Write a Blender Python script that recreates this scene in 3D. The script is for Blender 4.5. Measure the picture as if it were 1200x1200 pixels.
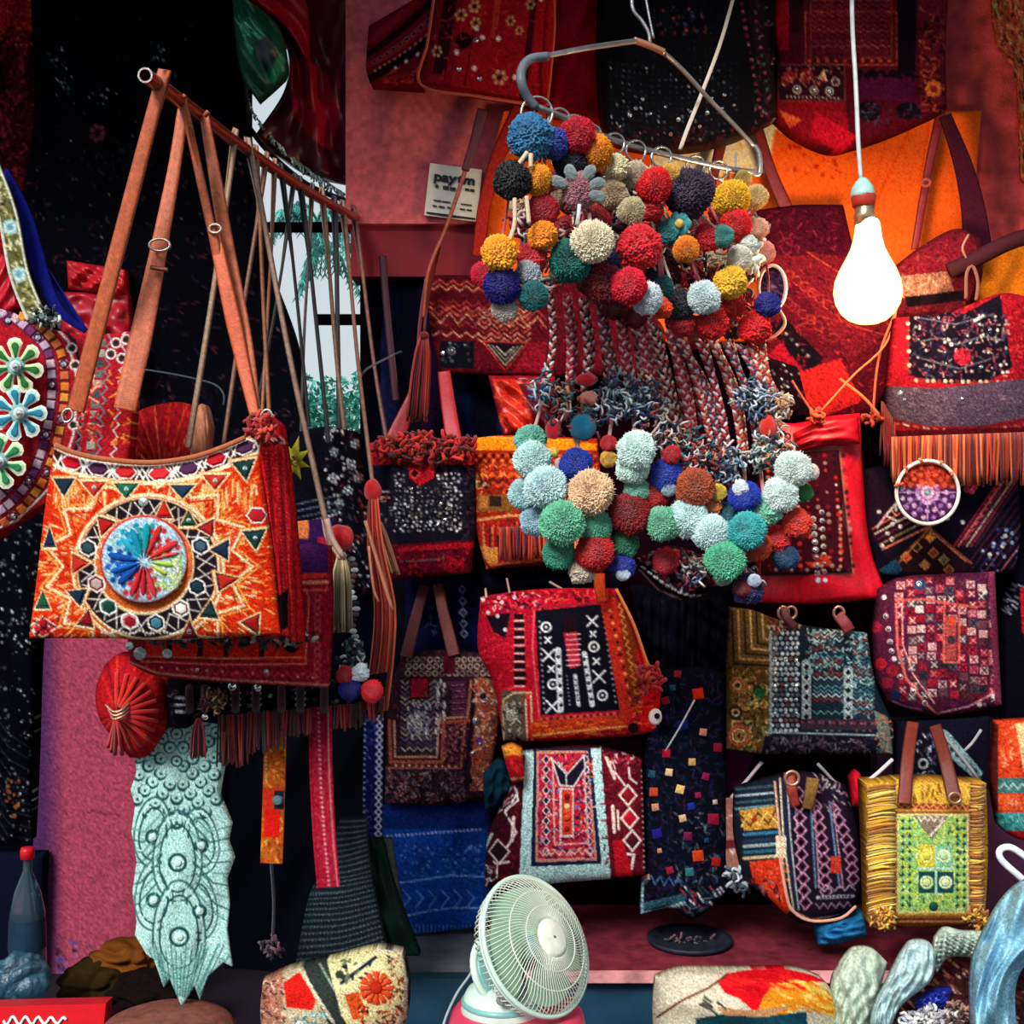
import bpy, math, random
import numpy as np
random.seed(7); np.random.seed(7)
for o in list(bpy.data.objects): bpy.data.objects.remove(o)
SC = bpy.context.scene
COL = SC.collection
R = random.random
U = random.uniform
PI = math.pi
# ------------------------------------------------------------------ camera, sky, light, exposure
F = 1500.0; CZ = 1.5
cam = bpy.data.cameras.new('camera'); cam.lens = 45; cam.sensor_width = 36; cam.clip_start = .05
co = bpy.data.objects.new('camera', cam); COL.objects.link(co)
co.location = (0, 0, CZ); co.rotation_euler = (PI/2, 0, 0); SC.camera = co
SC.view_settings.view_transform = 'Standard'; SC.view_settings.look = 'None'
SC.view_settings.gamma = 1; SC.view_settings.use_curve_mapping = False
SC.view_settings.exposure = 0.62
W = bpy.data.worlds.new('overcast_sky'); SC.world = W; W.use_nodes = True
nt = W.node_tree; bg = nt.nodes['Background']
tc = nt.nodes.new('ShaderNodeTexCoord'); sx = nt.nodes.new('ShaderNodeSeparateXYZ')
rp = nt.nodes.new('ShaderNodeValToRGB'); mr = nt.nodes.new('ShaderNodeMapRange')
nt.links.new(tc.outputs['Generated'], sx.inputs[0]); nt.links.new(sx.outputs['Z'], mr.inputs['Value'])
mr.inputs['From Min'].default_value = -1; nt.links.new(mr.outputs[0], rp.inputs[0])
rp.color_ramp.elements[0].position = .40; rp.color_ramp.elements[0].color = (.10, .09, .09, 1)
rp.color_ramp.elements[1].position = .52; rp.color_ramp.elements[1].color = (.86, .97, 1.0, 1)
e = rp.color_ramp.elements.new(1.0); e.color = (.62, .78, .95, 1)
nt.links.new(rp.outputs[0], bg.inputs[0]); bg.inputs[1].default_value = .49
sl = bpy.data.lights.new('sun', 'SUN'); sl.energy = 3.2; sl.angle = .35; sl.color = (1, .96, .90)
so = bpy.data.objects.new('sun', sl); COL.objects.link(so); so.rotation_euler = (math.radians(52), 0, math.radians(-24))

# ------------------------------------------------------------------ helpers
def hx(c):
    if isinstance(c, str):
        c = c.lstrip('#'); return np.array([int(c[i:i+2], 16)/255 for i in (0, 2, 4)])
    return np.array(c, float)
def lin(c): c = np.clip(c, 0, 1); return np.where(c < .04045, c/12.92, ((c+.055)/1.055)**2.4)
def P(x, y, Y): return ((x-600)/F*Y, Y, CZ-(y-600)/F*Y)
def PV(x, y, Y):
    x = np.asarray(x, float); y = np.asarray(y, float); Y = np.broadcast_to(np.asarray(Y, float), x.shape)
    return np.stack([(x-600)/F*Y, Y, CZ-(y-600)/F*Y], -1)
def wloc(p):
    l = np.zeros(3)
    while p is not None: l += np.array(p.location); p = p.parent
    return l
def tag(o, label=None, cat=None, group=None, kind=None):
    if label: o['label'] = label
    if cat: o['category'] = cat
    if group: o['group'] = group
    if kind: o['kind'] = kind
    return o
def thing(name, label, cat, loc, group=None):
    o = bpy.data.objects.new(name, None); COL.objects.link(o); o.empty_display_size = .02
    o.location = P(*loc) if loc[2] > 1 else loc
    return tag(o, label, cat, group)
# ---- materials
MATS = {}
def nodes_mat(name):
    m = bpy.data.materials.new(name); m.use_nodes = True
    return m, m.node_tree, m.node_tree.nodes['Principled BSDF']
def mat(name, col=None, rough=.8, metal=0, var=.25, scale=40, bump=.2, sheen=0, trans=0, coat=0, attr=None, alpha=1, spec=.3, emis=None, es=0):
    """procedural surface: base colour (flat, vertex attribute 'Col' or object colour) x noise, with fine bump"""
    if name in MATS: return MATS[name]
    m, t, b = nodes_mat(name); N = t.nodes.new; L = t.links.new
    if attr == 'col':
        a = N('ShaderNodeAttribute'); a.attribute_name = 'Col'; src = a.outputs['Color']
    elif attr == 'obj':
        a = N('ShaderNodeObjectInfo'); src = a.outputs['Color']
        v = N('ShaderNodeAttribute'); v.attribute_name = 'Col'
        mx = N('ShaderNodeMix'); mx.data_type = 'RGBA'; mx.blend_type = 'MULTIPLY'; mx.inputs[0].default_value = 1
        L(src, mx.inputs[6]); L(v.outputs['Color'], mx.inputs[7]); src = mx.outputs[2]
    else:
        a = N('ShaderNodeRGB'); a.outputs[0].default_value = (*lin(hx(col)), 1); src = a.outputs[0]
    no = N('ShaderNodeTexNoise'); no.inputs['Scale'].default_value = scale; no.inputs['Detail'].default_value = 6
    tcn = N('ShaderNodeTexCoord'); L(tcn.outputs['Object'], no.inputs['Vector'])
    mrg = N('ShaderNodeMapRange'); mrg.inputs['From Min'].default_value = .25; mrg.inputs['From Max'].default_value = .75
    mrg.inputs['To Min'].default_value = 1-var; mrg.inputs['To Max'].default_value = 1+var; L(no.outputs[0], mrg.inputs[0])
    mx = N('ShaderNodeVectorMath'); mx.operation = 'SCALE'; L(src, mx.inputs[0]); L(mrg.outputs[0], mx.inputs['Scale'])
    L(mx.outputs[0], b.inputs['Base Color'])
    if bump:
        n2 = N('ShaderNodeTexNoise'); n2.inputs['Scale'].default_value = scale*9; n2.inputs['Detail'].default_value = 3
        L(tcn.outputs['Object'], n2.inputs['Vector'])
        bp = N('ShaderNodeBump'); bp.inputs['Strength'].default_value = bump; bp.inputs['Distance'].default_value = .004
        L(n2.outputs[0], bp.inputs['Height']); L(bp.outputs[0], b.inputs['Normal'])
    b.inputs['Roughness'].default_value = rough; b.inputs['Metallic'].default_value = metal
    b.inputs['Specular IOR Level'].default_value = spec
    b.inputs['Sheen Weight'].default_value = sheen; b.inputs['Transmission Weight'].default_value = trans
    b.inputs['Coat Weight'].default_value = coat; b.inputs['Alpha'].default_value = alpha
    if emis is not None:
        b.inputs['Emission Color'].default_value = (*lin(hx(emis)), 1); b.inputs['Emission Strength'].default_value = es
    MATS[name] = m; return m
FAB = mat('embroidered_fabric', rough=.9, attr='col', var=.22, scale=260, bump=.5, spec=.03)
SAT = mat('satin_fabric', rough=.38, attr='col', var=.12, scale=60, bump=.15, spec=.4)
SEQ = mat('sequined_fabric', rough=.5, attr='col', var=.3, scale=300, bump=.6, spec=.08)
YARN = mat('wool_yarn', rough=.95, attr='col', var=.2, scale=300, bump=.5, spec=.05, sheen=.2)
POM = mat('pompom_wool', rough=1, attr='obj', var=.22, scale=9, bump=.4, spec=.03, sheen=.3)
LEA = mat('strap_leather', rough=.45, attr='col', var=.22, scale=90, bump=.3, spec=.45)
MIR = mat('shisha_mirror', '#e8eef0', rough=.12, metal=.9, var=.1, bump=.05)
def flat(c, rough=.7, **k): 
    c = c if isinstance(c, str) else '#%02x%02x%02x' % tuple(int(v*255) for v in c)
    return mat('paint_'+c.lstrip('#')+('' if not k else '_'+'_'.join(str(v) for v in k.values())), c, rough, **k)

# ---- mesh building
def mk(name, V, Q=None, T=None, m=None, parent=None, col=None, smooth=True, loc=None):
    V = np.asarray(V, float).reshape(-1, 3)
    me = bpy.data.meshes.new(name)
    off = wloc(parent) if parent is not None else (np.array(loc) if loc is not None else np.array([V[:, 0].mean(), V[:, 1].mean(), V[:, 2].min()]))
    V = V-off
    if Q is not None and len(Q) == 0: Q = None
    if T is not None and len(T) == 0: T = None
    idx = []; tot = []
    if Q is not None: Q = np.asarray(Q, np.int32).reshape(-1, 4); idx.append(Q.ravel()); tot.append(np.full(len(Q), 4))
    if T is not None: T = np.asarray(T, np.int32).reshape(-1, 3); idx.append(T.ravel()); tot.append(np.full(len(T), 3))
    idx = np.concatenate(idx).astype(np.int32); tot = np.concatenate(tot).astype(np.int32)
    st = np.concatenate([[0], np.cumsum(tot)[:-1]]).astype(np.int32)
    me.vertices.add(len(V)); me.vertices.foreach_set('co', V.ravel().astype(np.float32))
    me.loops.add(len(idx)); me.loops.foreach_set('vertex_index', idx)
    me.polygons.add(len(tot)); me.polygons.foreach_set('loop_start', st)
    me.polygons.foreach_set('use_smooth', np.full(len(tot), smooth))
    me.update(calc_edges=True)
    if col is not None:
        col = np.asarray(col, float)
        if col.ndim == 1: col = np.tile(col, (len(V), 1))
        at = me.color_attributes.new('Col', 'FLOAT_COLOR', 'POINT')
        c4 = np.ones((len(V), 4), np.float32); c4[:, :3] = lin(col); at.data.foreach_set('color', c4.ravel())
    if m: me.materials.append(m)
    o = bpy.data.objects.new(name, me); COL.objects.link(o)
    if parent is not None: o.parent = parent
    else: o.location = off
    return o
class MB:
    """collects pieces, builds ONE mesh"""
    def __init__(s): s.V = []; s.Q = []; s.T = []; s.C = []; s.n = 0
    def add(s, V, Q=None, T=None, c=None):
        V = np.asarray(V, float).reshape(-1, 3)
        if Q is not None and len(Q): s.Q.append(np.asarray(Q)+s.n)
        if T is not None and len(T): s.T.append(np.asarray(T)+s.n)
        c = np.ones(3) if c is None else hx(c) if isinstance(c, str) else np.asarray(c)
        s.C.append(np.tile(c, (len(V), 1)) if c.ndim == 1 else c)
        s.V.append(V); s.n += len(V)
    def build(s, name, m, parent=None, smooth=True, kind=None, **k):
        o = mk(name, np.concatenate(s.V), np.concatenate(s.Q) if s.Q else None, np.concatenate(s.T) if s.T else None, m, parent, np.concatenate(s.C), smooth, **k)
        if kind: o['kind'] = kind
        return o
def box_g(x0, x1, y0, y1, z0, z1):
    V = [(x, y, z) for x in (x0, x1) for y in (y0, y1) for z in (z0, z1)]
    return V, [(0, 1, 3, 2), (4, 6, 7, 5), (0, 4, 5, 1), (2, 3, 7, 6), (0, 2, 6, 4), (1, 5, 7, 3)]
def box(name, b, m, parent=None):
    V, Q = box_g(*b); return mk(name, V, Q, None, m, parent, smooth=False)
def pxbox(x0, x1, y0, y1, Y0, Y1):
    a = P(x0, y1, Y0); b = P(x1, y0, Y0); return (a[0], b[0], Y0, Y1, a[2], b[2])
def crom(pts, n):
    p = np.asarray(pts, float)
    if len(p) == 2:
        t = np.linspace(0, 1, n)[:, None]; return p[0]*(1-t)+p[1]*t
    d = np.concatenate([[0], np.cumsum(np.maximum(1e-9, np.linalg.norm(np.diff(p[:, :2], axis=0), axis=1)))]); d /= d[-1]
    q = np.vstack([2*p[0]-p[1], p, 2*p[-1]-p[-2]])
    t = np.linspace(0, 1, n); k = np.clip(np.searchsorted(d, t, side='right')-1, 0, len(p)-2)
    f = ((t-d[k])/(d[k+1]-d[k]))[:, None]
    a, b, c, e = q[k], q[k+1], q[k+2], q[k+3]
    return .5*((2*b)+(-a+c)*f+(2*a-5*b+4*c-e)*f*f+(-a+3*b-3*c+e)*f**3)
def tube_w(pts, r, sides=6, closed=False):
    p = np.asarray(pts, float); n = len(p); r = np.broadcast_to(r, (n,))
    t = (np.roll(p, -1, 0)-np.roll(p, 1, 0)) if closed else np.gradient(p, axis=0)
    t /= np.linalg.norm(t, axis=1)[:, None]+1e-12
    ref = np.array([0, 1, 0.]) if abs(t[:, 1]).mean() < .8 else np.array([0, 0, 1.])
    a = np.cross(t, ref); a /= np.linalg.norm(a, axis=1)[:, None]+1e-9; b = np.cross(t, a)
    th = np.arange(sides)*2*PI/sides
    V = (p[:, None]+r[:, None, None]*(a[:, None]*np.cos(th)[None, :, None]+b[:, None]*np.sin(th)[None, :, None])).reshape(-1, 3)
    i, j = np.meshgrid(np.arange(n if closed else n-1), np.arange(sides), indexing='ij'); i = i.ravel(); j = j.ravel()
    i2 = (i+1) % n; j2 = (j+1) % sides
    Q = np.stack([i*sides+j, i*sides+j2, i2*sides+j2, i2*sides+j], 1)
    T = None
    if not closed:
        T = [(0, k+1, k) for k in range(1, sides-1)]+[((n-1)*sides, (n-1)*sides+k, (n-1)*sides+k+1) for k in range(1, sides-1)]
    return V, Q, T
def tube_px(pts, r, n=None, sides=6, closed=False):
    """pts (x, y, Y) in photo units with depth, r in photo px"""
    p = np.asarray(pts, float)
    if n: p = crom(p, n)
    return tube_w(PV(p[:, 0], p[:, 1], p[:, 2]), np.asarray(r)*p[:, 2].mean()/F, sides, closed)
def tube(name, parent, pts, r, c, n=None, m=None, sides=8, closed=False):
    V, Q, T = tube_px(pts, r, n, sides, closed)
    return mk(name, V, Q, T, m or YARN, parent, hx(c))
def ringp(x, y, Y, rx, ry=None, tilt=0, n=24, dy=0):
    ry = ry or rx; a = np.arange(n)*2*PI/n
    u = rx*np.cos(a); v = ry*np.sin(a)
    return np.stack([x+u*math.cos(tilt)-v*math.sin(tilt), y+u*math.sin(tilt)+v*math.cos(tilt), np.full(n, Y)+dy*np.cos(a)], 1)
def lathe(prof, n=24, sq=2):
    """prof [(r, z)] about z, sq: superellipse power"""
    a = np.arange(n)*2*PI/n; c, s = np.cos(a), np.sin(a)
    k = 1/(np.abs(c)**sq+np.abs(s)**sq)**(1/sq)
    V = np.array([(r*k[i]*c[i], r*k[i]*s[i], z) for r, z in prof for i in range(n)])
    i, j = np.meshgrid(np.arange(len(prof)-1), np.arange(n), indexing='ij'); i = i.ravel(); j = j.ravel(); j2 = (j+1) % n
    return V, np.stack([i*n+j, i*n+j2, (i+1)*n+j2, (i+1)*n+j], 1)

# ---- thread-by-thread colour canvases (baked on the cloth's own vertices)
class CV:
    def __init__(s, x0, y0, x1, y1, base, noise=.06):
        s.x0, s.y0, s.x1, s.y1 = x0, y0, x1, y1
        s.w = int(math.ceil(x1-x0))+2; s.h = int(math.ceil(y1-y0))+2
        s.a = np.tile(hx(base), (s.h, s.w, 1)).astype(float); s.noise = noise
    def _w(s, bx0, by0, bx1, by1):
        i0 = max(0, int(by0-s.y0)-1); i1 = min(s.h, int(by1-s.y0)+3); j0 = max(0, int(bx0-s.x0)-1); j1 = min(s.w, int(bx1-s.x0)+3)
        if i1 <= i0 or j1 <= j0: return None
        Y, X = np.mgrid[i0:i1, j0:j1]; return (slice(i0, i1), slice(j0, j1)), X+s.x0+.0, Y+s.y0+.0
    def put(s, sl, m, c):
        m = np.clip(m, 0, 1)[..., None]; s.a[sl] = s.a[sl]*(1-m)+hx(c)*m
    def line(s, x0, y0, x1, y1, w, c):
        q = s._w(min(x0, x1)-w, min(y0, y1)-w, max(x0, x1)+w, max(y0, y1)+w)
        if not q: return
        sl, X, Y = q; dx, dy = x1-x0, y1-y0; L = dx*dx+dy*dy+1e-9
        t = np.clip(((X-x0)*dx+(Y-y0)*dy)/L, 0, 1)
        s.put(sl, w/2+.5-np.hypot(X-x0-t*dx, Y-y0-t*dy), c)
    def pl(s, pts, w, c, close=False):
        pts = list(pts)+([pts[0]] if close else [])
        for a, b in zip(pts, pts[1:]): s.line(*a, *b, w, c)
    def circ(s, x, y, r, c, ry=None):
        ry = ry or r; q = s._w(x-r-1, y-ry-1, x+r+1, y+ry+1)
        if q: sl, X, Y = q; s.put(sl, (1-np.hypot((X-x)/r, (Y-y)/ry))*min(r, ry)+.5, c)
    def ring(s, x, y, r, w, c):
        q = s._w(x-r-w, y-r-w, x+r+w, y+r+w)
        if q: sl, X, Y = q; s.put(sl, w/2+.5-abs(np.hypot(X-x, Y-y)-r), c)
    def poly(s, pts, c, ol=None, w=1.6):
        p = np.asarray(pts, float); q = s._w(*p.min(0), *p.max(0))
        if not q: return
        sl, X, Y = q; ins = np.zeros(X.shape, bool)
        for (ax, ay), (bx, by) in zip(p, np.roll(p, -1, 0)):
            cc = ((ay > Y) != (by > Y)) & (X < (bx-ax)*(Y-ay)/(by-ay+1e-12)+ax); ins ^= cc
        s.put(sl, ins.astype(float), c)
        if ol: s.pl([tuple(v) for v in p], w, ol, True)
    def rect(s, x0, y0, x1, y1, c): s.poly([(x0, y0), (x1, y0), (x1, y1), (x0, y1)], c)
    def frame(s, x0, y0, x1, y1, w, c): s.pl([(x0, y0), (x1, y0), (x1, y1), (x0, y1)], w, c, True)
    def dia(s, x, y, rx, ry, c, ol=None, w=1.5): s.poly([(x-rx, y), (x, y-ry), (x+rx, y), (x, y+ry)], c, ol, w)
    def row(s, x0, y0, x1, y1, n, f):
        for i in range(n):
            t = (i+.5)/n; f(x0+(x1-x0)*t, y0+(y1-y0)*t, i)
    def dots(s, x0, y0, x1, y1, n, r, cs):
        cs = cs if isinstance(cs, list) else [cs]
        s.row(x0, y0, x1, y1, n, lambda x, y, i: s.circ(x, y, r, cs[i % len(cs)]))
    def zig(s, x0, y0, x1, y1, n, amp, w, c):
        dx, dy = x1-x0, y1-y0; L = math.hypot(dx, dy); nx, ny = -dy/L, dx/L
        s.pl([(x0+dx*i/n+nx*amp*(1 if i % 2 else -1), y0+dy*i/n+ny*amp*(1 if i % 2 else -1)) for i in range(n+1)], w, c)
    def stitch(s, x0, y0, x1, y1, n, cs, l=4, w=1.2, ang=None):
        for _ in range(n):
            x, y = U(x0, x1), U(y0, y1); a = U(0, PI) if ang is None else ang+U(-.25, .25); d = l*U(.5, 1.1)/2
            s.line(x-d*math.cos(a), y-d*math.sin(a), x+d*math.cos(a), y+d*math.sin(a), w, random.choice(cs))
    def specks(s, x0, y0, x1, y1, n, cs, r0=.5, r1=1.3):
        for _ in range(n): s.circ(U(x0, x1), U(y0, y1), U(r0, r1), random.choice(cs))
    def flower(s, x, y, r, c, n=6, cen='#e8e0d0', a0=0, ol=None):
        for k in range(n):
            a = a0+k*2*PI/n; px, py = x+r*.6*math.cos(a), y+r*.6*math.sin(a)
            if ol: s.circ(px, py, r*.36, ol)
            s.circ(px, py, r*.26, c)
        s.circ(x, y, r*.25, cen)
    def samp(s, x, y):
        fx = np.clip(x-s.x0, 0, s.w-1.001); fy = np.clip(y-s.y0, 0, s.h-1.001)
        j = fx.astype(int); i = fy.astype(int); a = (fx-j)[..., None]; b = (fy-i)[..., None]
        return (s.a[i, j]*(1-a)+s.a[i, j+1]*a)*(1-b)+(s.a[i+1, j]*(1-a)+s.a[i+1, j+1]*a)*b

def lfn(u, v, seed, k=3):
    rs = np.random.RandomState(seed); o = 0
    for _ in range(5):
        fx, fy = rs.uniform(-k, k, 2); o = o+np.sin(2*PI*(fx*u+fy*v)+rs.uniform(0, 6))*rs.uniform(.4, 1)
    return o/2.2
SEEDN = [0]
def grid_mesh(name, parent, X, Y, D, C, thick, m, **k):
    """closed cloth slab from a front grid in photo units X, Y with depth D"""
    nv, nu = X.shape; front = PV(X, Y, D).reshape(-1, 3)
    i, j = np.meshgrid(np.arange(nv-1), np.arange(nu-1), indexing='ij'); a = (i*nu+j).ravel()
    Q = np.stack([a, a+nu, a+nu+1, a+1], 1)
    b = np.concatenate([np.arange(nu), np.arange(1, nv)*nu+nu-1, (nv-1)*nu+np.arange(nu-2, -1, -1), np.arange(nv-2, 0, -1)*nu])
    rim = front[b].copy(); rim[:, 1] += thick; n0 = len(front); nb = len(b)
    cen = rim.mean(0)
    q2 = np.stack([b, np.roll(b, -1), n0+(np.arange(nb)+1) % nb, n0+np.arange(nb)], 1)
    T = np.stack([n0+np.arange(nb), n0+(np.arange(nb)+1) % nb, np.full(nb, n0+nb)], 1)
    Cf = C.reshape(-1, 3); col = np.concatenate([Cf, Cf[b]*.9, Cf.mean(0)[None]])
    return mk(name, np.concatenate([front, rim, cen[None]]), np.concatenate([Q, q2]), T, m, parent, col, **k)
def panel(name, parent, top, right, bottom, left, Y, cv, mode='uv', bulge=.03, thick=.03, sp=1.7, m=None, wr=.004, relief=.0016, sm=True, wk=3, **k):
    """cloth panel bounded by four edges; Y depth (number or four corners TL TR BL BR)"""
    SEEDN[0] += 1
    T_, R_, B_, L_ = [np.asarray(e, float) for e in (top, right, bottom, left)]
    ln = lambda e: np.linalg.norm(np.diff(e, axis=0), axis=1).sum()
    nu = max(4, int(max(ln(T_), ln(B_))/sp)); nv = max(4, int(max(ln(L_), ln(R_))/sp))
    cr = crom if sm else lambda p, n: np.stack([np.interp(np.linspace(0, 1, n), np.concatenate([[0], np.cumsum(np.linalg.norm(np.diff(p, axis=0), axis=1))])/ln(p), p[:, c]) for c in (0, 1)], 1)
    t, b, l, r = cr(T_, nu), cr(B_, nu), cr(L_, nv), cr(R_, nv)
    u = np.linspace(0, 1, nu)[None, :, None]; v = np.linspace(0, 1, nv)[:, None, None]
    G = (1-v)*t[None]+v*b[None]+(1-u)*l[:, None]+u*r[:, None]-((1-u)*(1-v)*t[0]+u*(1-v)*t[-1]+(1-u)*v*b[0]+u*v*b[-1])
    X, Yy = G[..., 0], G[..., 1]; uu = np.broadcast_to(u[..., 0], X.shape); vv = np.broadcast_to(v[..., 0], X.shape)
    if mode == 'uv': C = cv.samp(cv.x0+uu*(cv.x1-cv.x0), cv.y0+vv*(cv.y1-cv.y0))
    elif mode == 'px': C = cv.samp(X, Yy)
    else: C = np.tile(hx(cv), X.shape+(1,))
    nz = cv.noise if isinstance(cv, CV) else .04
    lum = C.mean(-1)
    C = np.clip(C*(1+np.random.normal(0, nz*1.6, X.shape))[..., None], 0, 1)
    if isinstance(Y, (int, float)): Y = (Y,)*4
    D = (1-vv)*((1-uu)*Y[0]+uu*Y[1])+vv*((1-uu)*Y[2]+uu*Y[3])
    eb = np.clip(np.minimum(np.minimum(uu, 1-uu)*nu, np.minimum(vv, 1-vv)*nv)*sp/7, 0, 1)**.5
    D = D-bulge*(np.clip(4*uu*(1-uu), 0, 1)**.5*np.clip(4*vv*(1-vv), 0, 1)**.5)-wr*lfn(uu, vv, SEEDN[0], wk)*eb-relief*lum*eb-.004*eb
    o = grid_mesh(name, parent, X, Yy, D, C, thick, m or FAB, **k)
    SURF[o.name] = (X.ravel(), Yy.ravel(), D.ravel())
    return o
SURF = {}
def ys(o, x, y):
    X, Yy, D = SURF[o.name]; return D[np.argmin((X-x)**2+(Yy-y)**2)]
def rc(x0, y0, x1, y1): return [(x0, y0), (x1, y0)], [(x1, y0), (x1, y1)], [(x0, y1), (x1, y1)], [(x0, y0), (x0, y1)]
def quad(a, b, c, d): return [a, b], [b, c], [d, c], [a, d]      # TL TR BR BL
def patch(name, parent, pts, on, c, th=.004, m=None, lift=.002, inset=.82):
    """small raised applique piece; on = surface object or depth"""
    p = np.asarray(pts, float); cen = p.mean(0); n = len(p)
    Ys = np.array([ys(on, *q) if not isinstance(on, float) else on for q in p]) if not isinstance(on, float) else np.full(n, on)
    base = PV(p[:, 0], p[:, 1], Ys+.002); pi = cen+(p-cen)*inset
    mid = PV(p[:, 0], p[:, 1], Ys-th*.6); top = PV(pi[:, 0], pi[:, 1], Ys-th); ct = PV([cen[0]], [cen[1]], Ys.mean()-th-lift)
    k = np.arange(n); k2 = (k+1) % n
    Q = np.concatenate([np.stack([k, k2, n+k2, n+k], 1), np.stack([n+k, n+k2, 2*n+k2, 2*n+k], 1)])
    T = np.stack([2*n+k, 2*n+k2, np.full(n, 3*n)], 1)
    return mk(name, np.concatenate([base, mid, top, ct]), Q, T, m or FAB, parent, hx(c), smooth=False)
def disc(name, parent, x, y, r, on, c='#e8eef0', th=.003, m=None, n=12, ry=None, **k):
    a = np.arange(n)*2*PI/n
    return patch(name, parent, np.stack([x+r*np.cos(a), y+(ry or r)*np.sin(a)], 1), on, c, th, m, **k)
def ribbon(name, parent, pts, w, c, th=.004, m=None, n=None, sp=2.0, cvf=None, nu=None, cyc=None):
    """flat strap along pts (x, y, Y); w px"""
    p = np.asarray(pts, float); L = np.linalg.norm(np.diff(p[:, :2], axis=0), axis=1).sum()
    n = n or max(4, int(L/sp)) ; q = crom(p, n); w = np.interp(np.linspace(0, 1, n), np.linspace(0, 1, len(np.atleast_1d(w))), np.atleast_1d(w))
    t = np.gradient(q[:, :2], axis=0); t /= np.linalg.norm(t, axis=1)[:, None]+1e-9
    nn = np.stack([t[:, 1], -t[:, 0]], 1)   # points right when heading down
    nu = nu or (max(3, int(w.max()/sp)+1)); u = np.linspace(-.5, .5, nu)
    X = q[:, 0, None]+nn[:, 0, None]*u*w[:, None]; Yy = q[:, 1, None]+nn[:, 1, None]*u*w[:, None]
    D = np.repeat(q[:, 2, None], nu, 1)-th*.5*(1-(2*u)**4)[None]
    if cvf is not None: C = cvf.samp(cvf.x0+(u[None]+.5)*(cvf.x1-cvf.x0)+0*X, cvf.y0+np.linspace(0, 1, n)[:, None]*(cvf.y1-cvf.y0)+0*X)
    else: C = np.tile(hx(c), X.shape+(1,)); C[:, 0] *= .7; C[:, -1] *= .7
    C = np.clip(C*(1+np.random.normal(0, .07, X.shape))[..., None], 0, 1)
    o = grid_mesh(name, parent, X, Yy, D, C, th, m or LEA); SURF[o.name] = (X.ravel(), Yy.ravel(), D.ravel()); return o
def strands(name, parent, items, cols, r=1.1, m=None, sides=4, n=5, kind='stuff'):
    """items: list of point lists (x, y, Y)"""
    b = MB()
    for it in items:
        V, Q, T = tube_px(it, r*U(.8, 1.2), n, sides); b.add(V, Q, T, np.clip(hx(random.choice(cols))*U(.75, 1.15), 0, 1))
    return b.build(name, m or YARN, parent, kind=kind)
def fringe(name, parent, x0, y0, x1, y1, Y, ln, cols, step=2.2, r=1.2, jit=3):
    it = []; k = int(math.hypot(x1-x0, y1-y0)/step)
    for i in range(k):
        t = i/max(1, k-1); x = x0+(x1-x0)*t; y = y0+(y1-y0)*t; d = U(-jit, jit); l = ln*U(.85, 1.05); dy = U(-.012, .006)
        it.append([(x, y, Y+dy), (x+d*.4, y+l*.5, Y+dy-.004), (x+d, y+l, Y+dy)])
    return strands(name, parent, it, cols, r)
def tassel(parent, x, y, Y, ln, w, cols, n=26, head=None, name='tassel', lean=0, r=1.1):
    it = []
    for i in range(n):
        d = U(-1, 1); dd = U(-.012, .012)
        it.append([(x+d*w*.15, y, Y+dd*.2), (x+d*w*.4+lean*.3, y+ln*.3, Y+dd), (x+d*w*.5+lean, y+ln*U(.88, 1), Y+dd)])
    o = strands(name, parent, it, cols, r)
    if head: tube('tassel_head', o, [(x, y-3, Y), (x, y+1, Y), (x, y+5, Y)], np.array([w*.16, w*.26, w*.2]), head, sides=10)
    return o
def noodles(name, parent, x, y, Y, rx, ry, n, cols, r=1.3, l=9):
    it = []
    for _ in range(n):
        a = U(0, 6.28); q = math.sqrt(R()); px = x+rx*q*math.cos(a); py = y+ry*q*math.sin(a); b = U(0, 6.28); c = b+U(-2, 2); Yd = Y+U(-.02, .01)
        it.append([(px, py, Yd), (px+l*.6*math.cos(b), py+l*.6*math.sin(b), Yd-.008), (px+l*(math.cos(b)+math.cos(c))*.6, py+l*(math.sin(b)+math.sin(c))*.6, Yd)])
    return strands(name, parent, it, cols, r, n=6)
# ---- pompom meshes (three variants shared by every pompom)
import bmesh
POMS = []
for s_ in range(4):
    bm = bmesh.new(); bmesh.ops.create_icosphere(bm, subdivisions=6 if s_ < 2 else 5, radius=1)
    rs = np.random.RandomState(s_); cc = []
    V = np.array([v.co for v in bm.verts]); lo = np.zeros(len(V))
    for _ in range(9):
        d = rs.normal(0, 3.2, 3); lo += np.sin(V@d+rs.uniform(0, 6))
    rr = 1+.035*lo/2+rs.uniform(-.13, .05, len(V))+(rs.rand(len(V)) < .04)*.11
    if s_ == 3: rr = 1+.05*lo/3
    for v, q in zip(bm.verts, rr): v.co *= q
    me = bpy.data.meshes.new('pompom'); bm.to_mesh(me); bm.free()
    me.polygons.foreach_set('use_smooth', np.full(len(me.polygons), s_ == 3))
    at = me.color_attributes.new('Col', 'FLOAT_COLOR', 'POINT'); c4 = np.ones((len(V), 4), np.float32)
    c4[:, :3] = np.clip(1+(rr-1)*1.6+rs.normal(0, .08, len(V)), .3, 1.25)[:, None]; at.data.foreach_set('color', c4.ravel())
    me.materials.append(POM); POMS.append(me)
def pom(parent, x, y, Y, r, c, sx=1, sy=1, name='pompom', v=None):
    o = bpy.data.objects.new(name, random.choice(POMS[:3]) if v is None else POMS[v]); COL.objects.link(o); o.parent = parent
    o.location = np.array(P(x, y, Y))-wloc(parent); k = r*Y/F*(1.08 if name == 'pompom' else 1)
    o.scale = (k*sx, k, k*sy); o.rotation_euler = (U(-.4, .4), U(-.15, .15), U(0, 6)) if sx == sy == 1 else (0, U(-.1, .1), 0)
    o.color = (*lin(hx(c)), 1); return o
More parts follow.
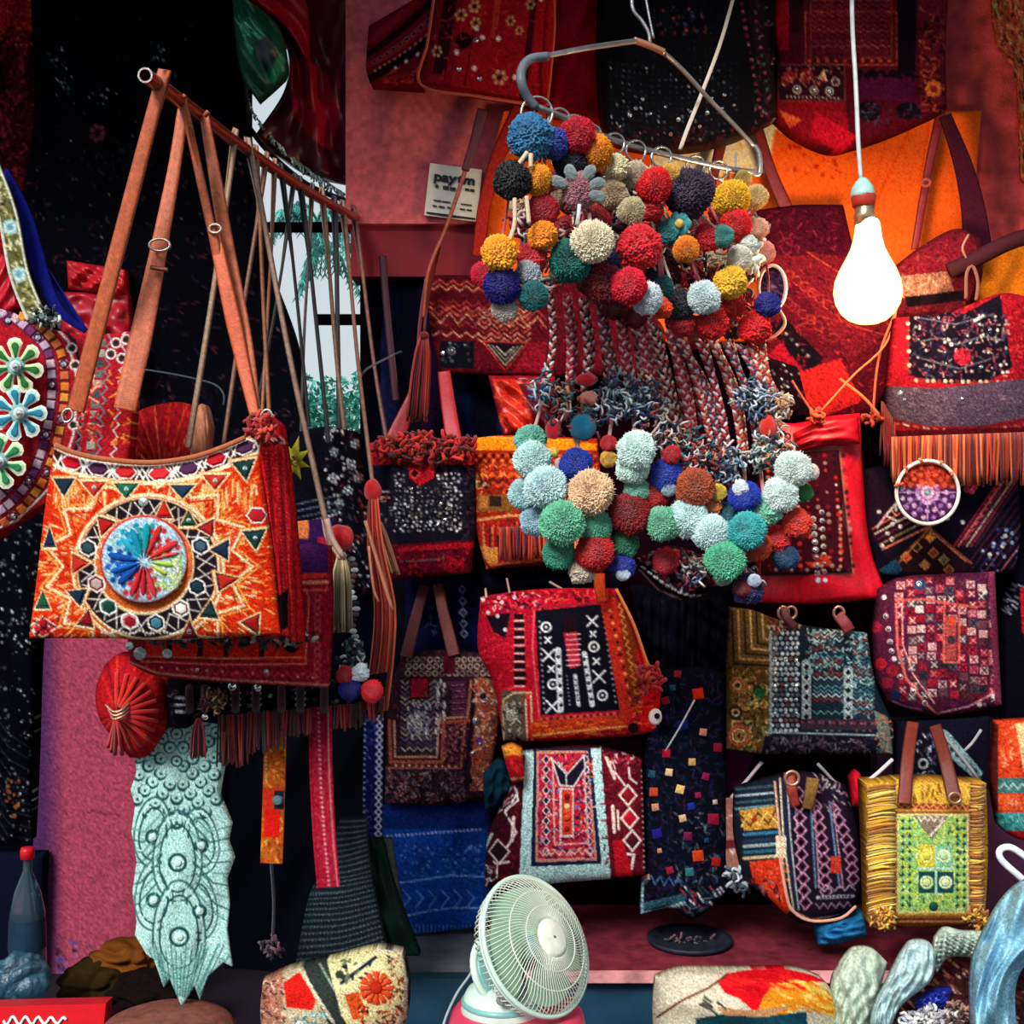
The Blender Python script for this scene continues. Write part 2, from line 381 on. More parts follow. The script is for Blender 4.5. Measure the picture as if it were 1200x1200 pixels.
# ================================================================== SETTING
PINK = mat('pink_plaster', '#e66a74', .85, var=.3, scale=60, bump=1)
PINKD = mat('worn_red_plaster', '#b03a3c', .85, var=.6, scale=24, bump=1)
MARO = mat('dark_maroon_wall', '#12040c', .9, var=.6, scale=6, bump=.3, spec=0)
PURP = mat('purple_plaster', '#3c1430', .85, var=.4, scale=12, bump=.5)
BLK = mat('black_void_cloth', '#03030a', .9, var=.4, scale=12, bump=.2, spec=0)
def struct(name, b, m): return tag(box(name, b, m), kind='structure')
struct('floor', (-3, 3.5, .3, 3.2, -.06, 0), mat('dusty_floor', '#2a2026', .9, var=.4, scale=8))
def wall(name, px, Y0, Y1, m): return struct(name, pxbox(*px, Y0, Y1), m)
a = P(436, 0, 3.12)[0]
struct('wall_back', (a, 2.2, 3.12, 3.2, 0, 2.95), MARO)
wall('wall_back_right', (1028, 1400, 845, 1085), 3.06, 3.13, PURP)
wall('wall_right', (1085, 1400, -180, 300), 2.97, 3.12, PINKD)
# pink fascia above the recess, with a dark red beam under it
fw = struct('wall_front', pxbox(405, 1086, -180, 262, 2.98, 3.10), PINK)
struct('trim_1', pxbox(411, 640, 262, 324, 3.0, 3.12), mat('maroon_beam', '#7a1020', .7, var=.3, scale=10))
# pink pillar at the left, chipped at its foot
SEEDN[0] = 5
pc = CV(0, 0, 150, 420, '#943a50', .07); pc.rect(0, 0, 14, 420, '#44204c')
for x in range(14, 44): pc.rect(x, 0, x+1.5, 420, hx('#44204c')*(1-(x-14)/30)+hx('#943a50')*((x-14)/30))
for i in range(160): pc.circ(U(30, 150), U(0, 420), U(.5, 1.3), '#7a2a40')
for x in range(66, 114, 3): pc.circ(x, 264+U(-1.5, 1.5), 1.1, '#5a1c30')
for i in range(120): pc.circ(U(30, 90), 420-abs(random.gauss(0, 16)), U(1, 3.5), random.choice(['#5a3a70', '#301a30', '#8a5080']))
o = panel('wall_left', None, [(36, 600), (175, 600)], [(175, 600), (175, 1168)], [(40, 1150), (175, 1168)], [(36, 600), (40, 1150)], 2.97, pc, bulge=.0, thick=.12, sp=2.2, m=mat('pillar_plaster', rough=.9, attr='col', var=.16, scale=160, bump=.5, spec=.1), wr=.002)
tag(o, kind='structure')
# dark side wall of the stall, left of the opening
struct('wall_side', (-1.85, P(290, 0, 3.14)[0], 3.14, 3.2, 0, 2.95), BLK)
# window opening: frame, bars
for i, (y, x0, x1, h) in enumerate(((266, 312, 436, 6), (375, 371, 424, 7))):
    struct('window_%d' % (i+1), pxbox(x0, x1, y-h, y+h*.6, 3.16, 3.19), BLK)
struct('trim_2', pxbox(422, 445, 190, 700, 3.04, 3.12), BLK)
struct('trim_3', pxbox(290, 445, 508, 1150, 3.10, 3.18), BLK)
# ceiling
struct('ceiling', (-2.2, 2.4, 1.9, 3.25, 2.95, 3.0), mat('ceiling_boards', '#241418', .9))
# ledge and shelves
LZ = P(0, 1140, 2.66)[2]
led = struct('baseboard_back', (P(560, 0, 2.66)[0], 2.0, 2.66, 3.12, LZ-.02, LZ), mat('red_ledge', '#6e2430', .8, var=.5, scale=30, bump=.8, spec=.1))
struct('trim_4', (P(560, 0, 2.66)[0], 2.0, 2.645, 2.665, LZ-.016, LZ+.003), mat('worn_edge', '#c9868a', .7, var=.5, scale=30))
struct('baseboard_front', (P(470, 0, 2.68)[0], 2.0, 2.68, 3.1, 0, LZ-.02), mat('blue_face', '#123a52', .6, var=.5, scale=9))
struct('trim_5', (P(468, 0, 2.75)[0], P(562, 0, 2.75)[0], 2.72, 3.12, LZ-.06, LZ-.004), mat('grey_step', '#53565c', .8, var=.5, scale=16))
struct('trim_6', (-2.0, P(470, 0, 2.6)[0], 2.15, 3.12, .36, .43), mat('dark_counter', '#120c18', .7, var=.4))
struct('trim_7', (P(470, 0, 2.2)[0], 2.0, 1.75, 2.68, .22, .28), mat('dark_bench', '#0e1626', .7, var=.4))

# outdoors beyond the opening: palm and bush
def plant(name, label, cat, x, y, Y, n, ln, c, droop=.6, spread=3.1):
    t = thing(name, label, cat, (x, y, Y)); b = MB()
    for i in range(n):
        a = -PI/2+U(-spread, spread)/2; l = ln*U(.6, 1.1)
        p0 = (x, y, Y); p1 = (x+l*.5*math.cos(a), y+l*.5*math.sin(a), Y-U(-.1, .2)); p2 = (x+l*math.cos(a), y+l*math.sin(a)+l*droop, Y-U(-.2, .3))
        q = crom([p0, p1, p2], 9); cc = hx(random.choice(c))
        V, Q, T = tube_px(q, .8); b.add(V, Q, T, cc)
        for k in range(2, 9):
            for s in (-1, 1):
                xx, yy, Yy = q[k]; e = (xx+s*l*.13, yy+l*.2)
                b.add(PV([xx-1.4, xx+1.4, e[0]], [yy, yy, e[1]], [Yy, Yy, Yy-.02]), None, [(0, 1, 2)], cc*U(.7, 1.2))
    b.build('fronds', mat('palm_leaf', rough=.6, attr='col', var=.2), t, kind='stuff', smooth=False)
    return t
PL = ['#1f6a63', '#2c8a80', '#4aa79a', '#174a4c']
plant('palm_tree', 'teal green palm fronds seen through the bright opening behind the bag straps', 'palm', 345, 258, 4.6, 34, 44, PL, 1.3)
plant('palm_tree', 'palm top partly behind the rod, right side of the bright opening', 'palm', 398, 258, 4.9, 40, 48, PL, 1.7)
plant('palm_tree', 'low palm fronds in the middle of the bright opening, below the bar', 'palm', 385, 300, 5.3, 26, 40, PL, 1.5)
t = thing('leafy_bush', 'turquoise leafy bush at the foot of the bright opening', 'bush', (380, 520, 4.5)); b = MB()
for i in range(1500):
    x, y = U(340, 424), U(440, 530); r = U(3, 7); a = U(0, 6)
    if y < 462 and R() < .6: continue
    Yl = 4.5+U(-.15, .15)
    b.add(PV([x, x+r*math.cos(a), x+r*math.cos(a+1.6)], [y, y+r*math.sin(a), y+r*math.sin(a+1.6)], [Yl, Yl-.03, Yl+.02]), None, [(0, 1, 2)], random.choice(['#3fb39c', '#62cdb8', '#2a9c88', '#8be0d0']))
b.build('foliage', mat('palm_leaf'), t, kind='stuff', smooth=False)

# ================================================================== CLOTHS BEHIND
def cloth(name, label, cat, edges, Y, cv, group=None, **k):
    m = k.pop('mode', 'flat' if isinstance(cv, str) else 'uv')
    return tag(panel(name, None, *edges, Y, cv, mode=m, **k), label, cat, group)
# black hanging garment with sequins, top left
c = CV(0, 0, 270, 560, '#05060d', .1)
c.specks(10, 0, 250, 300, 60, ['#3c4a5c', '#24303c', '#6a7a88'], .5, 1.2)
for bx, by in ((38, 130), (82, 138), (30, 100), (160, 90)): c.specks(bx-12, by-10, bx+14, by+12, 14, ['#b9c8d0', '#6d8a90', '#35605c'], .5, 1.5)
c.flower(80, 182, 12, '#5a2430', 7, '#1a0a10')
c.stitch(0, 190, 270, 540, 260, ['#3a1424', '#2b1020', '#44202c', '#241a30'], 8, 1.6)
c.specks(0, 190, 270, 540, 130, ['#4a3a50', '#7a5a68', '#2a3a4c'], .5, 1.3)
cloth('black_shawl', 'black shawl with faint sequins hanging behind the rod and leather straps', 'shawl',
      ([(34, -40), (280, -40)], [(280, -40), (292, 150), (310, 290), (352, 420), (360, 560)], [(60, 560), (360, 560)], [(34, -40), (40, 130), (26, 300), (60, 560)]), (2.93, 2.93, 2.96, 3.0), c, sp=2.4, bulge=.02, wr=.02, m=FAB)
c = CV(0, 0, 60, 330, '#a01c22', .12); c.rect(0, 60, 60, 230, '#46101a')
c.stitch(0, 50, 60, 230, 260, ['#1a0810', '#6a1420', '#8a2a2a', '#2a0a14'], 10, 2.2); c.specks(0, 0, 60, 70, 160, ['#e0442c', '#7a1018'], .7, 2)
cloth('red_rag', 'crumpled red and black rag at the top left edge', 'cloth', rc(-25, -25, 44, 345), 3.0, c, wr=.02, m=FAB)
for (e, l, col) in ((quad((78, 305), (146, 316), (148, 350), (80, 338)), 'small bright red folded cloth between the two leather straps, upper one', '#b01420'),
                    (quad((68, 342), (150, 344), (154, 420), (74, 420)), 'small red folded cloth under the upper one, left of the leather strap', '#980f22'),
                    (quad((-20, 290), (8, 300), (22, 360), (-20, 380)), 'bright red cloth corner at the left edge behind the floral strap', '#c0102a')):
    cloth('red_cloth', l, 'cloth', e, 2.88, col, wr=.012, bulge=.02, m=SAT)
# reds and green over the opening
c = CV(0, 0, 120, 240, '#4a0618', .04); c.poly([(0, 0), (72, 0), (60, 60), (45, 120), (0, 40)], '#d01822'); c.poly([(20, 0), (72, 0), (58, 80)], '#a60c20')
c.poly([(0, 130), (40, 105), (80, 118), (105, 160), (95, 205), (40, 190), (0, 160)], '#92081e'); c.poly([(110, 0), (120, 0), (120, 240), (112, 240)], '#12040e')
cloth('maroon_drape', 'dark red drape with bright folds left of the pink wall', 'drape',
      ([(276, -20), (412, -20)], [(412, -20), (410, 215)], [(298, 160), (322, 182), (360, 210), (410, 226)], [(276, -20), (330, 40), (335, 100), (298, 160)]), 3.02, c, mode='px' if 0 else 'uv', wr=.03, bulge=.03, sp=2.2, m=SAT)
c = CV(0, 0, 60, 120, '#0c4a38', .05); c.stitch(8, 20, 34, 70, 20, ['#9fe6cc', '#2f9a74', '#5ac7a0'], 16, 2, .9); c.poly([(30, 110), (55, 75), (60, 90), (40, 120)], '#128058'); c.poly([(20, 60), (45, 50), (50, 80), (28, 100)], '#08262a')
cloth('green_cloth', 'shiny dark green satin cloth beside the bright red drape, top', 'cloth',
      ([(271, -20), (290, 0), (308, 12)], [(308, 12), (328, 35), (336, 75), (333, 90)], [(302, 118), (318, 104), (333, 90)], [(271, -20), (276, 50), (284, 90), (302, 118)]), 2.9, c, bulge=.06, m=SAT, wr=.012)
it = []
for i in range(70):
    t_ = i/69; x = 284+130*t_**1.15; y = 90+143*t_**.62
    it.append([(x, y, 3.02), (x+U(-2, 3), y+U(2, 7)*(.5+t_), 3.0), (x+U(-3, 5), y+U(5, 11)*(.5+t_), 3.02)])
tag(strands('white_fringe', None, it, ['#cfe6e6', '#9fc8c8', '#6fa2a2', '#e8f0ee'], 1.3), 'pale fringe along the lower hem of the dark red drape', 'fringe')
tag(tube('black_cable', None, [(285, 140, 2.99), (315, 178, 2.99), (360, 216, 2.99), (412, 238, 2.99)], 3.2, '#08080e', 24), 'black cable swagged under the dark red drape', 'cable')

# orange backdrop cloth lit by the bulb
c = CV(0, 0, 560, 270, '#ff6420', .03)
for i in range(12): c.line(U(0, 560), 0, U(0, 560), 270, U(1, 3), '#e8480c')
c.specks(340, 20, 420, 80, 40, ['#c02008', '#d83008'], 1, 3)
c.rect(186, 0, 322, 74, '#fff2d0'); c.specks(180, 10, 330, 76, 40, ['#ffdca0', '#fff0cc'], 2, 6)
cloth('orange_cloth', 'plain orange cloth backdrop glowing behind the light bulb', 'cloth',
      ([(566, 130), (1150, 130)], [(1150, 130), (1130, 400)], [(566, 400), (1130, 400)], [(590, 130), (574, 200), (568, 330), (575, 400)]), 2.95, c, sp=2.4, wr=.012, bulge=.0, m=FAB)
cloth('orange_cloth', 'orange cloth corner at the right edge under the grey-brown rolled strap', 'cloth', quad((1140, 300), (1215, 262), (1215, 400), (1150, 395)), 2.94, '#ee7a18', wr=.01, bulge=.01)

# payment card sign on the pink wall
t = thing('payment_sign', 'white printed payment card stuck on the pink wall', 'sign', (530, 262, 2.97))
sg = box('card', pxbox(0, 1, 0, 1, 2.965, 2.972), mat('sign_card', '#d8d2c6', .5, var=.12), t); 
q = [(504, 191), (565, 199), (559, 260), (497, 252)]
V = np.concatenate([PV(*zip(*q), 2.962), PV(*zip(*q), 2.974)]); bpy.data.objects.remove(sg)
mk('card', V, [(0, 3, 2, 1), (4, 5, 6, 7), (0, 1, 5, 4), (1, 2, 6, 5), (2, 3, 7, 6), (3, 0, 4, 7)], None, mat('sign_card'), t, smooth=False)
def text(name, parent, s, x, y, Y, h, c, rot=0, bold=.0, sx=1):
    cu = bpy.data.curves.new(name, 'FONT'); cu.body = s; cu.size = h*Y/F/.72; cu.extrude = .0006; cu.offset = bold*Y/F; cu.materials.append(flat(c, .6))
    tmp = bpy.data.objects.new('tmp', cu); me = bpy.data.meshes.new_from_object(tmp); bpy.data.objects.remove(tmp)
    o = bpy.data.objects.new(name, me); COL.objects.link(o); o.parent = parent
    o.location = np.array(P(x, y, Y))-wloc(parent); o.rotation_euler = (PI/2, rot, 0); o.scale = (sx, 1, 1); return o
text('lettering', t, 'pay', 508, 211, 2.958, 11, '#0c1024', .13, .5, 1.25)
text('lettering', t, 'tm', 535.5, 214.5, 2.958, 11, '#12182c', .13, .5, 1.25)
b = MB()   # the small print is too blurred to read: short strokes only
for (x0, x1, y, h) in ((510, 514, 218, 4), (519, 526, 219.5, 4.5), (527, 534, 221, 4), (545, 550, 222, 3.4), (551, 556, 223, 3.4), (508, 517, 234.5, 1.6), (518, 528, 236, 1.6), (540, 553, 239, 1.6), (507, 512, 241, 2), (514, 521, 242, 2), (524, 528, 243, 2), (539, 545, 245, 2), (547, 553, 246, 2)):
    sl = (x1-x0)*.12; b.add(PV([x0, x1, x1, x0], [y-h/2, y-h/2+sl, y+h/2+sl, y+h/2], 2.9585), [(0, 3, 2, 1)], None, '#2c2824')
b.build('small_print', flat('#35302c'), t, smooth=False)
mk('black_line', PV([500, 557, 557, 500], [248, 255.5, 258, 250.5], 2.959), [(0, 3, 2, 1)], None, flat('#15161c'), t)

# ================================================================== TOP ROW OF BAGS
# A: red mirrored bag
t = thing('red_mirror_bag', 'red bag with small mirrors and gold outlines, top, left of the hanger', 'bag', (600, 125, 2.84))
c = CV(0, 0, 78, 100, '#6e0c1c'); 
for k, cl in enumerate(('#8a1420', '#2a0812', '#a01c26', '#1e0a14', '#84121e')): c.poly([(0, 20+k*20), (78, -14+k*20), (78, -2+k*20), (0, 32+k*20)], cl)
c.dots(6, 62, 74, 32, 9, 3.2, '#7c5a56'); c.dots(6, 62, 74, 32, 9, 1.8, '#1e0810'); c.dots(8, 76, 74, 46, 11, 1.7, '#b08a7a'); c.dots(30, 78, 70, 62, 3, 2.2, '#e8d8d0'); c.stitch(20, 72, 74, 98, 50, ['#3c0c16', '#c03028'], 8, 1.6, -.4)
panel('side_panel', t, [(432, 30), (470, 8), (515, -20)], [(515, -20), (497, 104)], [(436, 100), (497, 104)], [(432, 30), (429, 80), (436, 100)], (2.9, 2.86, 2.9, 2.86), c, bulge=.02)
c = CV(0, 0, 150, 125, '#98101e'); c.rect(0, 0, 36, 125, '#7a0f1c'); c.rect(12, 0, 28, 110, '#2c0812'); c.rect(52, 0, 54, 120, '#5a0c18'); c.rect(118, 0, 126, 125, '#3a0810'); c.rect(74, 0, 82, 60, '#b83030')
c.circ(42, 66, 10, '#1c0810'); c.stitch(0, 0, 150, 120, 130, ['#c8342c', '#5c0a16', '#b0242c'], 7, 1.3)
for x, y, r in ((35, 36, 9), (50, 26, 9), (54, 44, 8), (12, 82, 8), (92, 102, 11), (118, 22, 7), (96, 40, 7), (108, 50, 6)): c.flower(x, y, r, '#c89a6a', 6, '#3a0c14'); 
for x, y in ((56, 50), (36, 80), (60, 95), (84, 60), (64, 60), (110, 100), (130, 16)): c.circ(x, y, 3, '#f2d8d4')
f = panel('flap', t, [(512, -20), (655, -20)], [(655, -20), (647, 60), (640, 122)], [(493, 98), (560, 112), (640, 124)], [(512, -20), (502, 50), (493, 98)], 2.83, c, bulge=.03)
for i, (x, y) in enumerate(((558, 47), (538, 81), (562, 92))): disc('mirror', f, x, y, 3.2, f, '#e8e0e4', m=MIR, n=8)
tube('piping', t, [(511, -20, 2.82), (501, 50, 2.815), (493, 99, 2.82), (560, 113, 2.80), (640, 125, 2.82)], 1.8, '#c05040', 40)
tube('piping', t, [(648, -20, 2.81), (650, 30, 2.80), (645, 90, 2.80), (641, 124, 2.81)], 1.4, '#d84a30', 30)
cloth('red_cloth', 'plain deep red cloth between the red mirrored bag and the black sequined bag', 'cloth', quad((645, -20), (712, -20), (706, 140), (640, 135)), 2.89, '#a00c22', bulge=.04, wr=.012, sp=2.4)
# its strap running down
t = thing('hanging_strap', 'long thin brown strap falling in front of the pink wall and the sign', 'strap', (500, 372, 2.9))
ribbon('strap', t, [(566, 128, 2.86), (556, 165, 2.86), (545, 200, 2.87)], [13, 9], '#5a1420')
ribbon('strap', t, [(548, 190, 2.87), (538, 222, 2.875), (522, 268, 2.88), (502, 318, 2.88), (496, 372, 2.9)], [5, 4], '#a84434')
t = thing('hanging_strap', 'red-orange strap edge along the left border of the orange backdrop', 'strap', (568, 300, 2.92))
ribbon('strap', t, [(610, 125, 2.9), (585, 180, 2.9), (568, 240, 2.9), (560, 300, 2.92)], [18, 14], '#b02a22', m=FAB)
# B: black sequined bag
t = thing('black_sequin_bag', 'black bag sprinkled with silver sequins, hanging behind the wire hanger', 'bag', (805, 172, 2.82))
c = CV(700, -20, 910, 185, '#06070f', .2)
for y in range(80, 170, 7):
    for x in range(716, 870, 7): c.circ(x+U(-1, 1), y+U(-1, 1)+((x-790)/70)**2*-6, U(.5, 1.5), random.choice(['#2c3c5c', '#5a6c80', '#1c2c50', '#93a4b0', '#18203a']))
for y in range(-15, 80, 9): c.dots(730, y, 850, y, 18, 1, ['#18244a', '#0e1530', '#26304c'])
c.specks(770, 8, 830, 40, 30, ['#8a2c34', '#5c2028', '#3c4460'], 1, 2.4)
c.poly([(872, -20), (890, -20), (912, 135), (900, 150)], '#1c0a16')
c.dots(868, 0, 893, 140, 15, 2.3, ['#6a1c34', '#8a4050']); c.dots(884, 10, 902, 120, 11, 2, ['#39586a', '#803050', '#26503c']); c.stitch(885, 0, 910, 150, 60, ['#5a1428', '#24343c', '#8c6a74'], 6, 1.3)
c.stitch(705, 150, 905, 175, 110, ['#2a0c18', '#4c1626'], 7, 1.6)
f = panel('body', t, [(702, -20), (910, -20)], [(910, -20), (908, 60), (910, 138)], [(703, 130), (712, 158), (745, 172), (800, 174), (860, 162), (910, 138)], [(702, -20), (700, 60), (703, 130)], 2.8, c, mode='px', bulge=.05, thick=.05, m=SEQ)
for x, y in ((809, 131), (829, 132), (849, 111), (860, 123), (745, 127), (780, 125), (834, 115), (846, 127), (738, 135), (753, 116), (762, 133), (820, 148), (786, 157), (726, 148), (795, 140)):
    disc('sequin', f, x, y, U(2, 3.1), f, '#dfe8ee', m=MIR, n=8)
t = thing('hanging_strap', 'white cord running down across the black sequined bag to the hanger', 'cord', (800, 166, 2.35))
tube('cord', t, [(864, -20, 2.6), (845, 48, 2.5), (824, 105, 2.42), (806, 150, 2.36), (797, 175, 2.34)], 2.2, '#cdbfb0', 30)
# C: maroon patch bag
t = thing('patchwork_bag', 'dark maroon patchwork bag hanging at the top behind the bulb cord', 'bag', (990, 175, 2.8))
c = CV(905, -20, 1115, 180, '#4a0a1a', .09)
c.rect(940, -20, 1052, 78, '#521420'); c.rect(905, -20, 925, 60, '#8a0e22'); c.poly([(1052, -20), (1075, -20), (1072, 90), (1052, 90)], '#120814'); c.rect(925, -20, 942, 40, '#2a0a18')
c.frame(944, 14, 1051, 76, 1.6, '#a03a30'); c.frame(950, -20, 1045, 68, 1.2, '#80302a')
for y in range(-12, 66, 6): c.zig(950, y, 1044, y, 18, 1.6, 1.2, random.choice(['#8a2c2a', '#6c1c24', '#a0463a']))
c.dots(946, 71, 1050, 71, 20, 2, ['#c04a30', '#3a0a14'])
c.rect(912, 76, 990, 118, '#280c18'); c.frame(912, 76, 990, 118, 1.6, '#7a3a34')
for x, y in ((934, 105), (954, 106), (972, 107), (979, 96)): c.ring(x, y, 4.2, 1.8, '#b0aaa6')
c.circ(925, 90, 7, '#7c1c24'); c.circ(945, 88, 8, '#6a1620'); c.poly([(958, 92), (966, 82), (970, 96)], '#d8b090'); c.dots(920, 113, 985, 115, 14, 1.2, '#a89a90'); c.stitch(915, 78, 988, 100, 50, ['#a84440', '#c08c7c'], 5, 1.2)
c.poly([(1000, 80), (1075, 85), (1068, 120), (1000, 115)], '#4a0f34'); c.stitch(1000, 84, 1074, 92, 40, ['#0e0814'], 7, 3)
c.poly([(905, 118), (990, 120), (1000, 180), (920, 160)], '#7a0e1c'); c.poly([(912, 128), (940, 140), (925, 150)], '#d0502c')
c.circ(1018, 130, 14, '#120a16', 12); c.circ(1065, 130, 16, '#160a18', 10); c.stitch(1005, 120, 1080, 145, 40, ['#38485c', '#22303c', '#50202c'], 7, 1.2)
c.poly([(955, 130), (1005, 160), (985, 180), (950, 160)], '#a80f26'); c.poly([(1076, -20), (1112, -20), (1110, 120), (1078, 130)], '#5c1420'); c.stitch(1078, 10, 1108, 130, 90, ['#8c2a24', '#1c0a14', '#b04a30'], 8, 2)
c.flower(1094, 104, 12, '#d06a34', 8, '#902018')
f = panel('body', t, [(905, -20), (1112, -20)], [(1112, -20), (1108, 60), (1110, 128)], [(908, 135), (935, 158), (975, 175), (1005, 170), (1050, 155), (1110, 128)], [(905, -20), (910, 60), (908, 135)], 2.82, c, mode='px', bulge=.05, thick=.05, wr=.01)
for x, y in ((934, 105), (954, 106), (972, 107)): disc('mirror', f, x, y, 2.8, f, m=MIR, n=8)

# straps behind the bulb
for nm, lb, pts, w, cl in (('bag_strap', 'dark red strap right of the hanger crossing the orange backdrop', [(888, 150, 2.88), (903, 200, 2.88), (925, 252, 2.88)], [12, 16], '#6c1018'),
                           ('bag_strap', 'short dark red strap just left of the hanger end, on the cream patch', [(846, 165, 2.9), (840, 190, 2.9), (834, 215, 2.9)], [13, 11], '#6a0c12'),
                           ('bag_strap', 'thin dark red strap with a small buckle, right of the light bulb', [(1103, 130, 2.86), (1088, 200, 2.86), (1072, 292, 2.86)], [11, 8], '#7c1216'),
                           ('bag_strap', 'wide mottled maroon strap hanging along the red wall, far right', [(1108, 135, 2.84), (1128, 190, 2.84), (1140, 240, 2.84), (1146, 292, 2.86)], [14, 34], '#421426')):
    t = thing(nm, lb, 'strap', (pts[-1][0], pts[-1][1], pts[-1][2])); ribbon('strap', t, pts, w, cl, m=FAB if w[1] > 30 else LEA)
    if 'buckle' in lb: tube('buckle', t, ringp(1085, 214, 2.84, 5, 4), 1.6, '#b04438', closed=True)
# worn patch texture on right wall top
c = CV(0, 0, 100, 170, '#96402c', .1); c.stitch(0, 0, 100, 170, 500, ['#2c1414', '#b8683c', '#5a2a20', '#7a8a60', '#c07a50'], 7, 2.5)
cloth('peeling_paint', 'patch of flaking ochre and black paint on the red wall, top right corner', 'patch',
      ([(1160, -20), (1220, -20)], [(1220, -20), (1220, 230)], [(1196, 210), (1220, 230)], [(1160, -20), (1168, 50), (1190, 90), (1196, 210)]), 2.965, c, bulge=0, thick=.008, wr=.003)

# ================================================================== BULB
t = thing('light_bulb', 'glowing clear light bulb hanging on a white cord in front of the orange backdrop', 'bulb', (1017, 380, 2.45))
bx, bY = P(1014, 0, 2.45)[0], 2.45; s = bY/F
prof = [(.1, 380), (12, 379), (22, 375), (31, 367), (37, 356), (39.5, 343), (38, 330), (33, 317), (26, 304), (20, 292), (16.5, 280), (15, 270), (14, 262), (12, 258)]
V, Q = lathe([(r*s, CZ-(y-600)*s) for r, y in prof], 28); V[:, 0] += P(1017, 0, bY)[0]; V[:, 1] += bY
gm, gt, gb = nodes_mat('glowing_bulb_glass'); N = gt.nodes.new; gt.nodes.remove(gb)
em = N('ShaderNodeEmission'); lw = N('ShaderNodeLayerWeight'); lw.inputs[0].default_value = .35
cr_ = N('ShaderNodeValToRGB'); cr_.color_ramp.elements[0].position = .22; cr_.color_ramp.elements[0].color = (1, .66, .34, 1); cr_.color_ramp.elements[1].position = .62; cr_.color_ramp.elements[1].color = (.045, .024, .006, 1)
gt.links.new(lw.outputs['Facing'], cr_.inputs[0]); gt.links.new(cr_.outputs[0], em.inputs[0]); em.inputs[1].default_value = 62
gt.links.new(em.outputs[0], gt.nodes['Material Output'].inputs[0])
mk('glass', V, Q, None, gm, t)
def lat(name, prof, m, cx, parent=t, n=20, bY=2.45):
    s = bY/F; V, Q = lathe([(r*s, CZ-(y-600)*s) for r, y in prof], n); V[:, 0] += P(cx, 0, bY)[0]; V[:, 1] += bY; return mk(name, V, Q, None, m, parent)
lat('brass_cap', [(.1, 264), (12, 264), (11.5, 256), (13, 254), (11, 250), (11.5, 242), (9, 240), (.1, 240)], mat('lamp_cap', '#b9a382', .3, .8), 1013)
lat('holder', [(.1, 242), (13, 242), (13.5, 236), (14.5, 232), (14, 229), (.1, 229)], mat('holder_red', '#a83428', .4), 1012)
lat('holder_cap', [(.1, 231), (14, 231), (14, 227), (12, 219), (8, 213), (4.5, 209), (.1, 208)], mat('holder_teal', '#a4cfcb', .35), 1011)
V, Q, T = tube_px([(998, -40, 2.45), (999, 30, 2.45), (1003, 100, 2.45), (1006, 170, 2.45), (1009, 210, 2.45)], 2.7, 30)
mk('cord', V, Q, T, mat('white_cord', '#c9d2d2', .5), t)

# ================================================================== HANGER
t = thing('wire_hanger', 'bent metal hanger holding the pompom charms, hung by a wire hook', 'hanger', (760, 205, 2.3))
MET = mat('hanger_metal', '#8e8d92', .35, .7, var=.35, scale=30)
MET2 = mat('hanger_copper', '#c08468', .4, .6, var=.3, scale=30)
def ht(name, pts, r, m, n=24, sides=8): V, Q, T = tube_px(pts, r, n, sides); return mk(name, V, Q, T, m, t)
ht('hook', [(742, -30, 2.3), (741, 8, 2.3), (752, 24, 2.3), (760, 38, 2.3), (762, 52, 2.3)], 2.2, MET)
ht('hook', [(752, -30, 2.32), (759, 10, 2.32), (766, 45, 2.32)], 1.5, MET)
ht('arm', [(638, 66, 2.08), (690, 56, 2.15), (745, 48, 2.28)], [3.4]*24, MET)
ht('collar', [(743, 47, 2.28), (760, 53, 2.29), (778, 61, 2.3)], 4.2, MET2)
ht('arm', [(776, 60, 2.3), (800, 82, 2.34), (830, 115, 2.38), (862, 148, 2.42), (884, 172, 2.45)], 2.8, MET)
ht('sleeve', [(642, 66, 2.07), (622, 69, 2.06), (612, 80, 2.05), (611, 95, 2.04), (617, 112, 2.05), (628, 126, 2.06)], 5.6, mat('grey_rubber', '#5c626c', .5, 0))
ht('rod', [(626, 124, 2.06), (660, 137, 2.1), (700, 157, 2.16), (745, 172, 2.24), (800, 186, 2.32), (850, 197, 2.4), (886, 202, 2.45)], 3.6, MET)
ht('end_wire', [(884, 170, 2.45), (890, 182, 2.45), (889, 204, 2.45), (870, 200, 2.44), (862, 206, 2.43)], 3, MET)
ht('end_wire', [(862, 178, 2.43), (861, 205, 2.43), (853, 212, 2.43), (855, 196, 2.42)], 1.2, MET)
def rodY(x): return np.interp(x, [626, 700, 800, 886], [2.06, 2.16, 2.32, 2.45])
def rody(x): return np.interp(x, [612, 626, 660, 700, 745, 800, 850, 886], [112, 124, 137, 157, 172, 186, 197, 202])
RINGM = mat('steel_ring', '#c6c2bd', .25, .9)
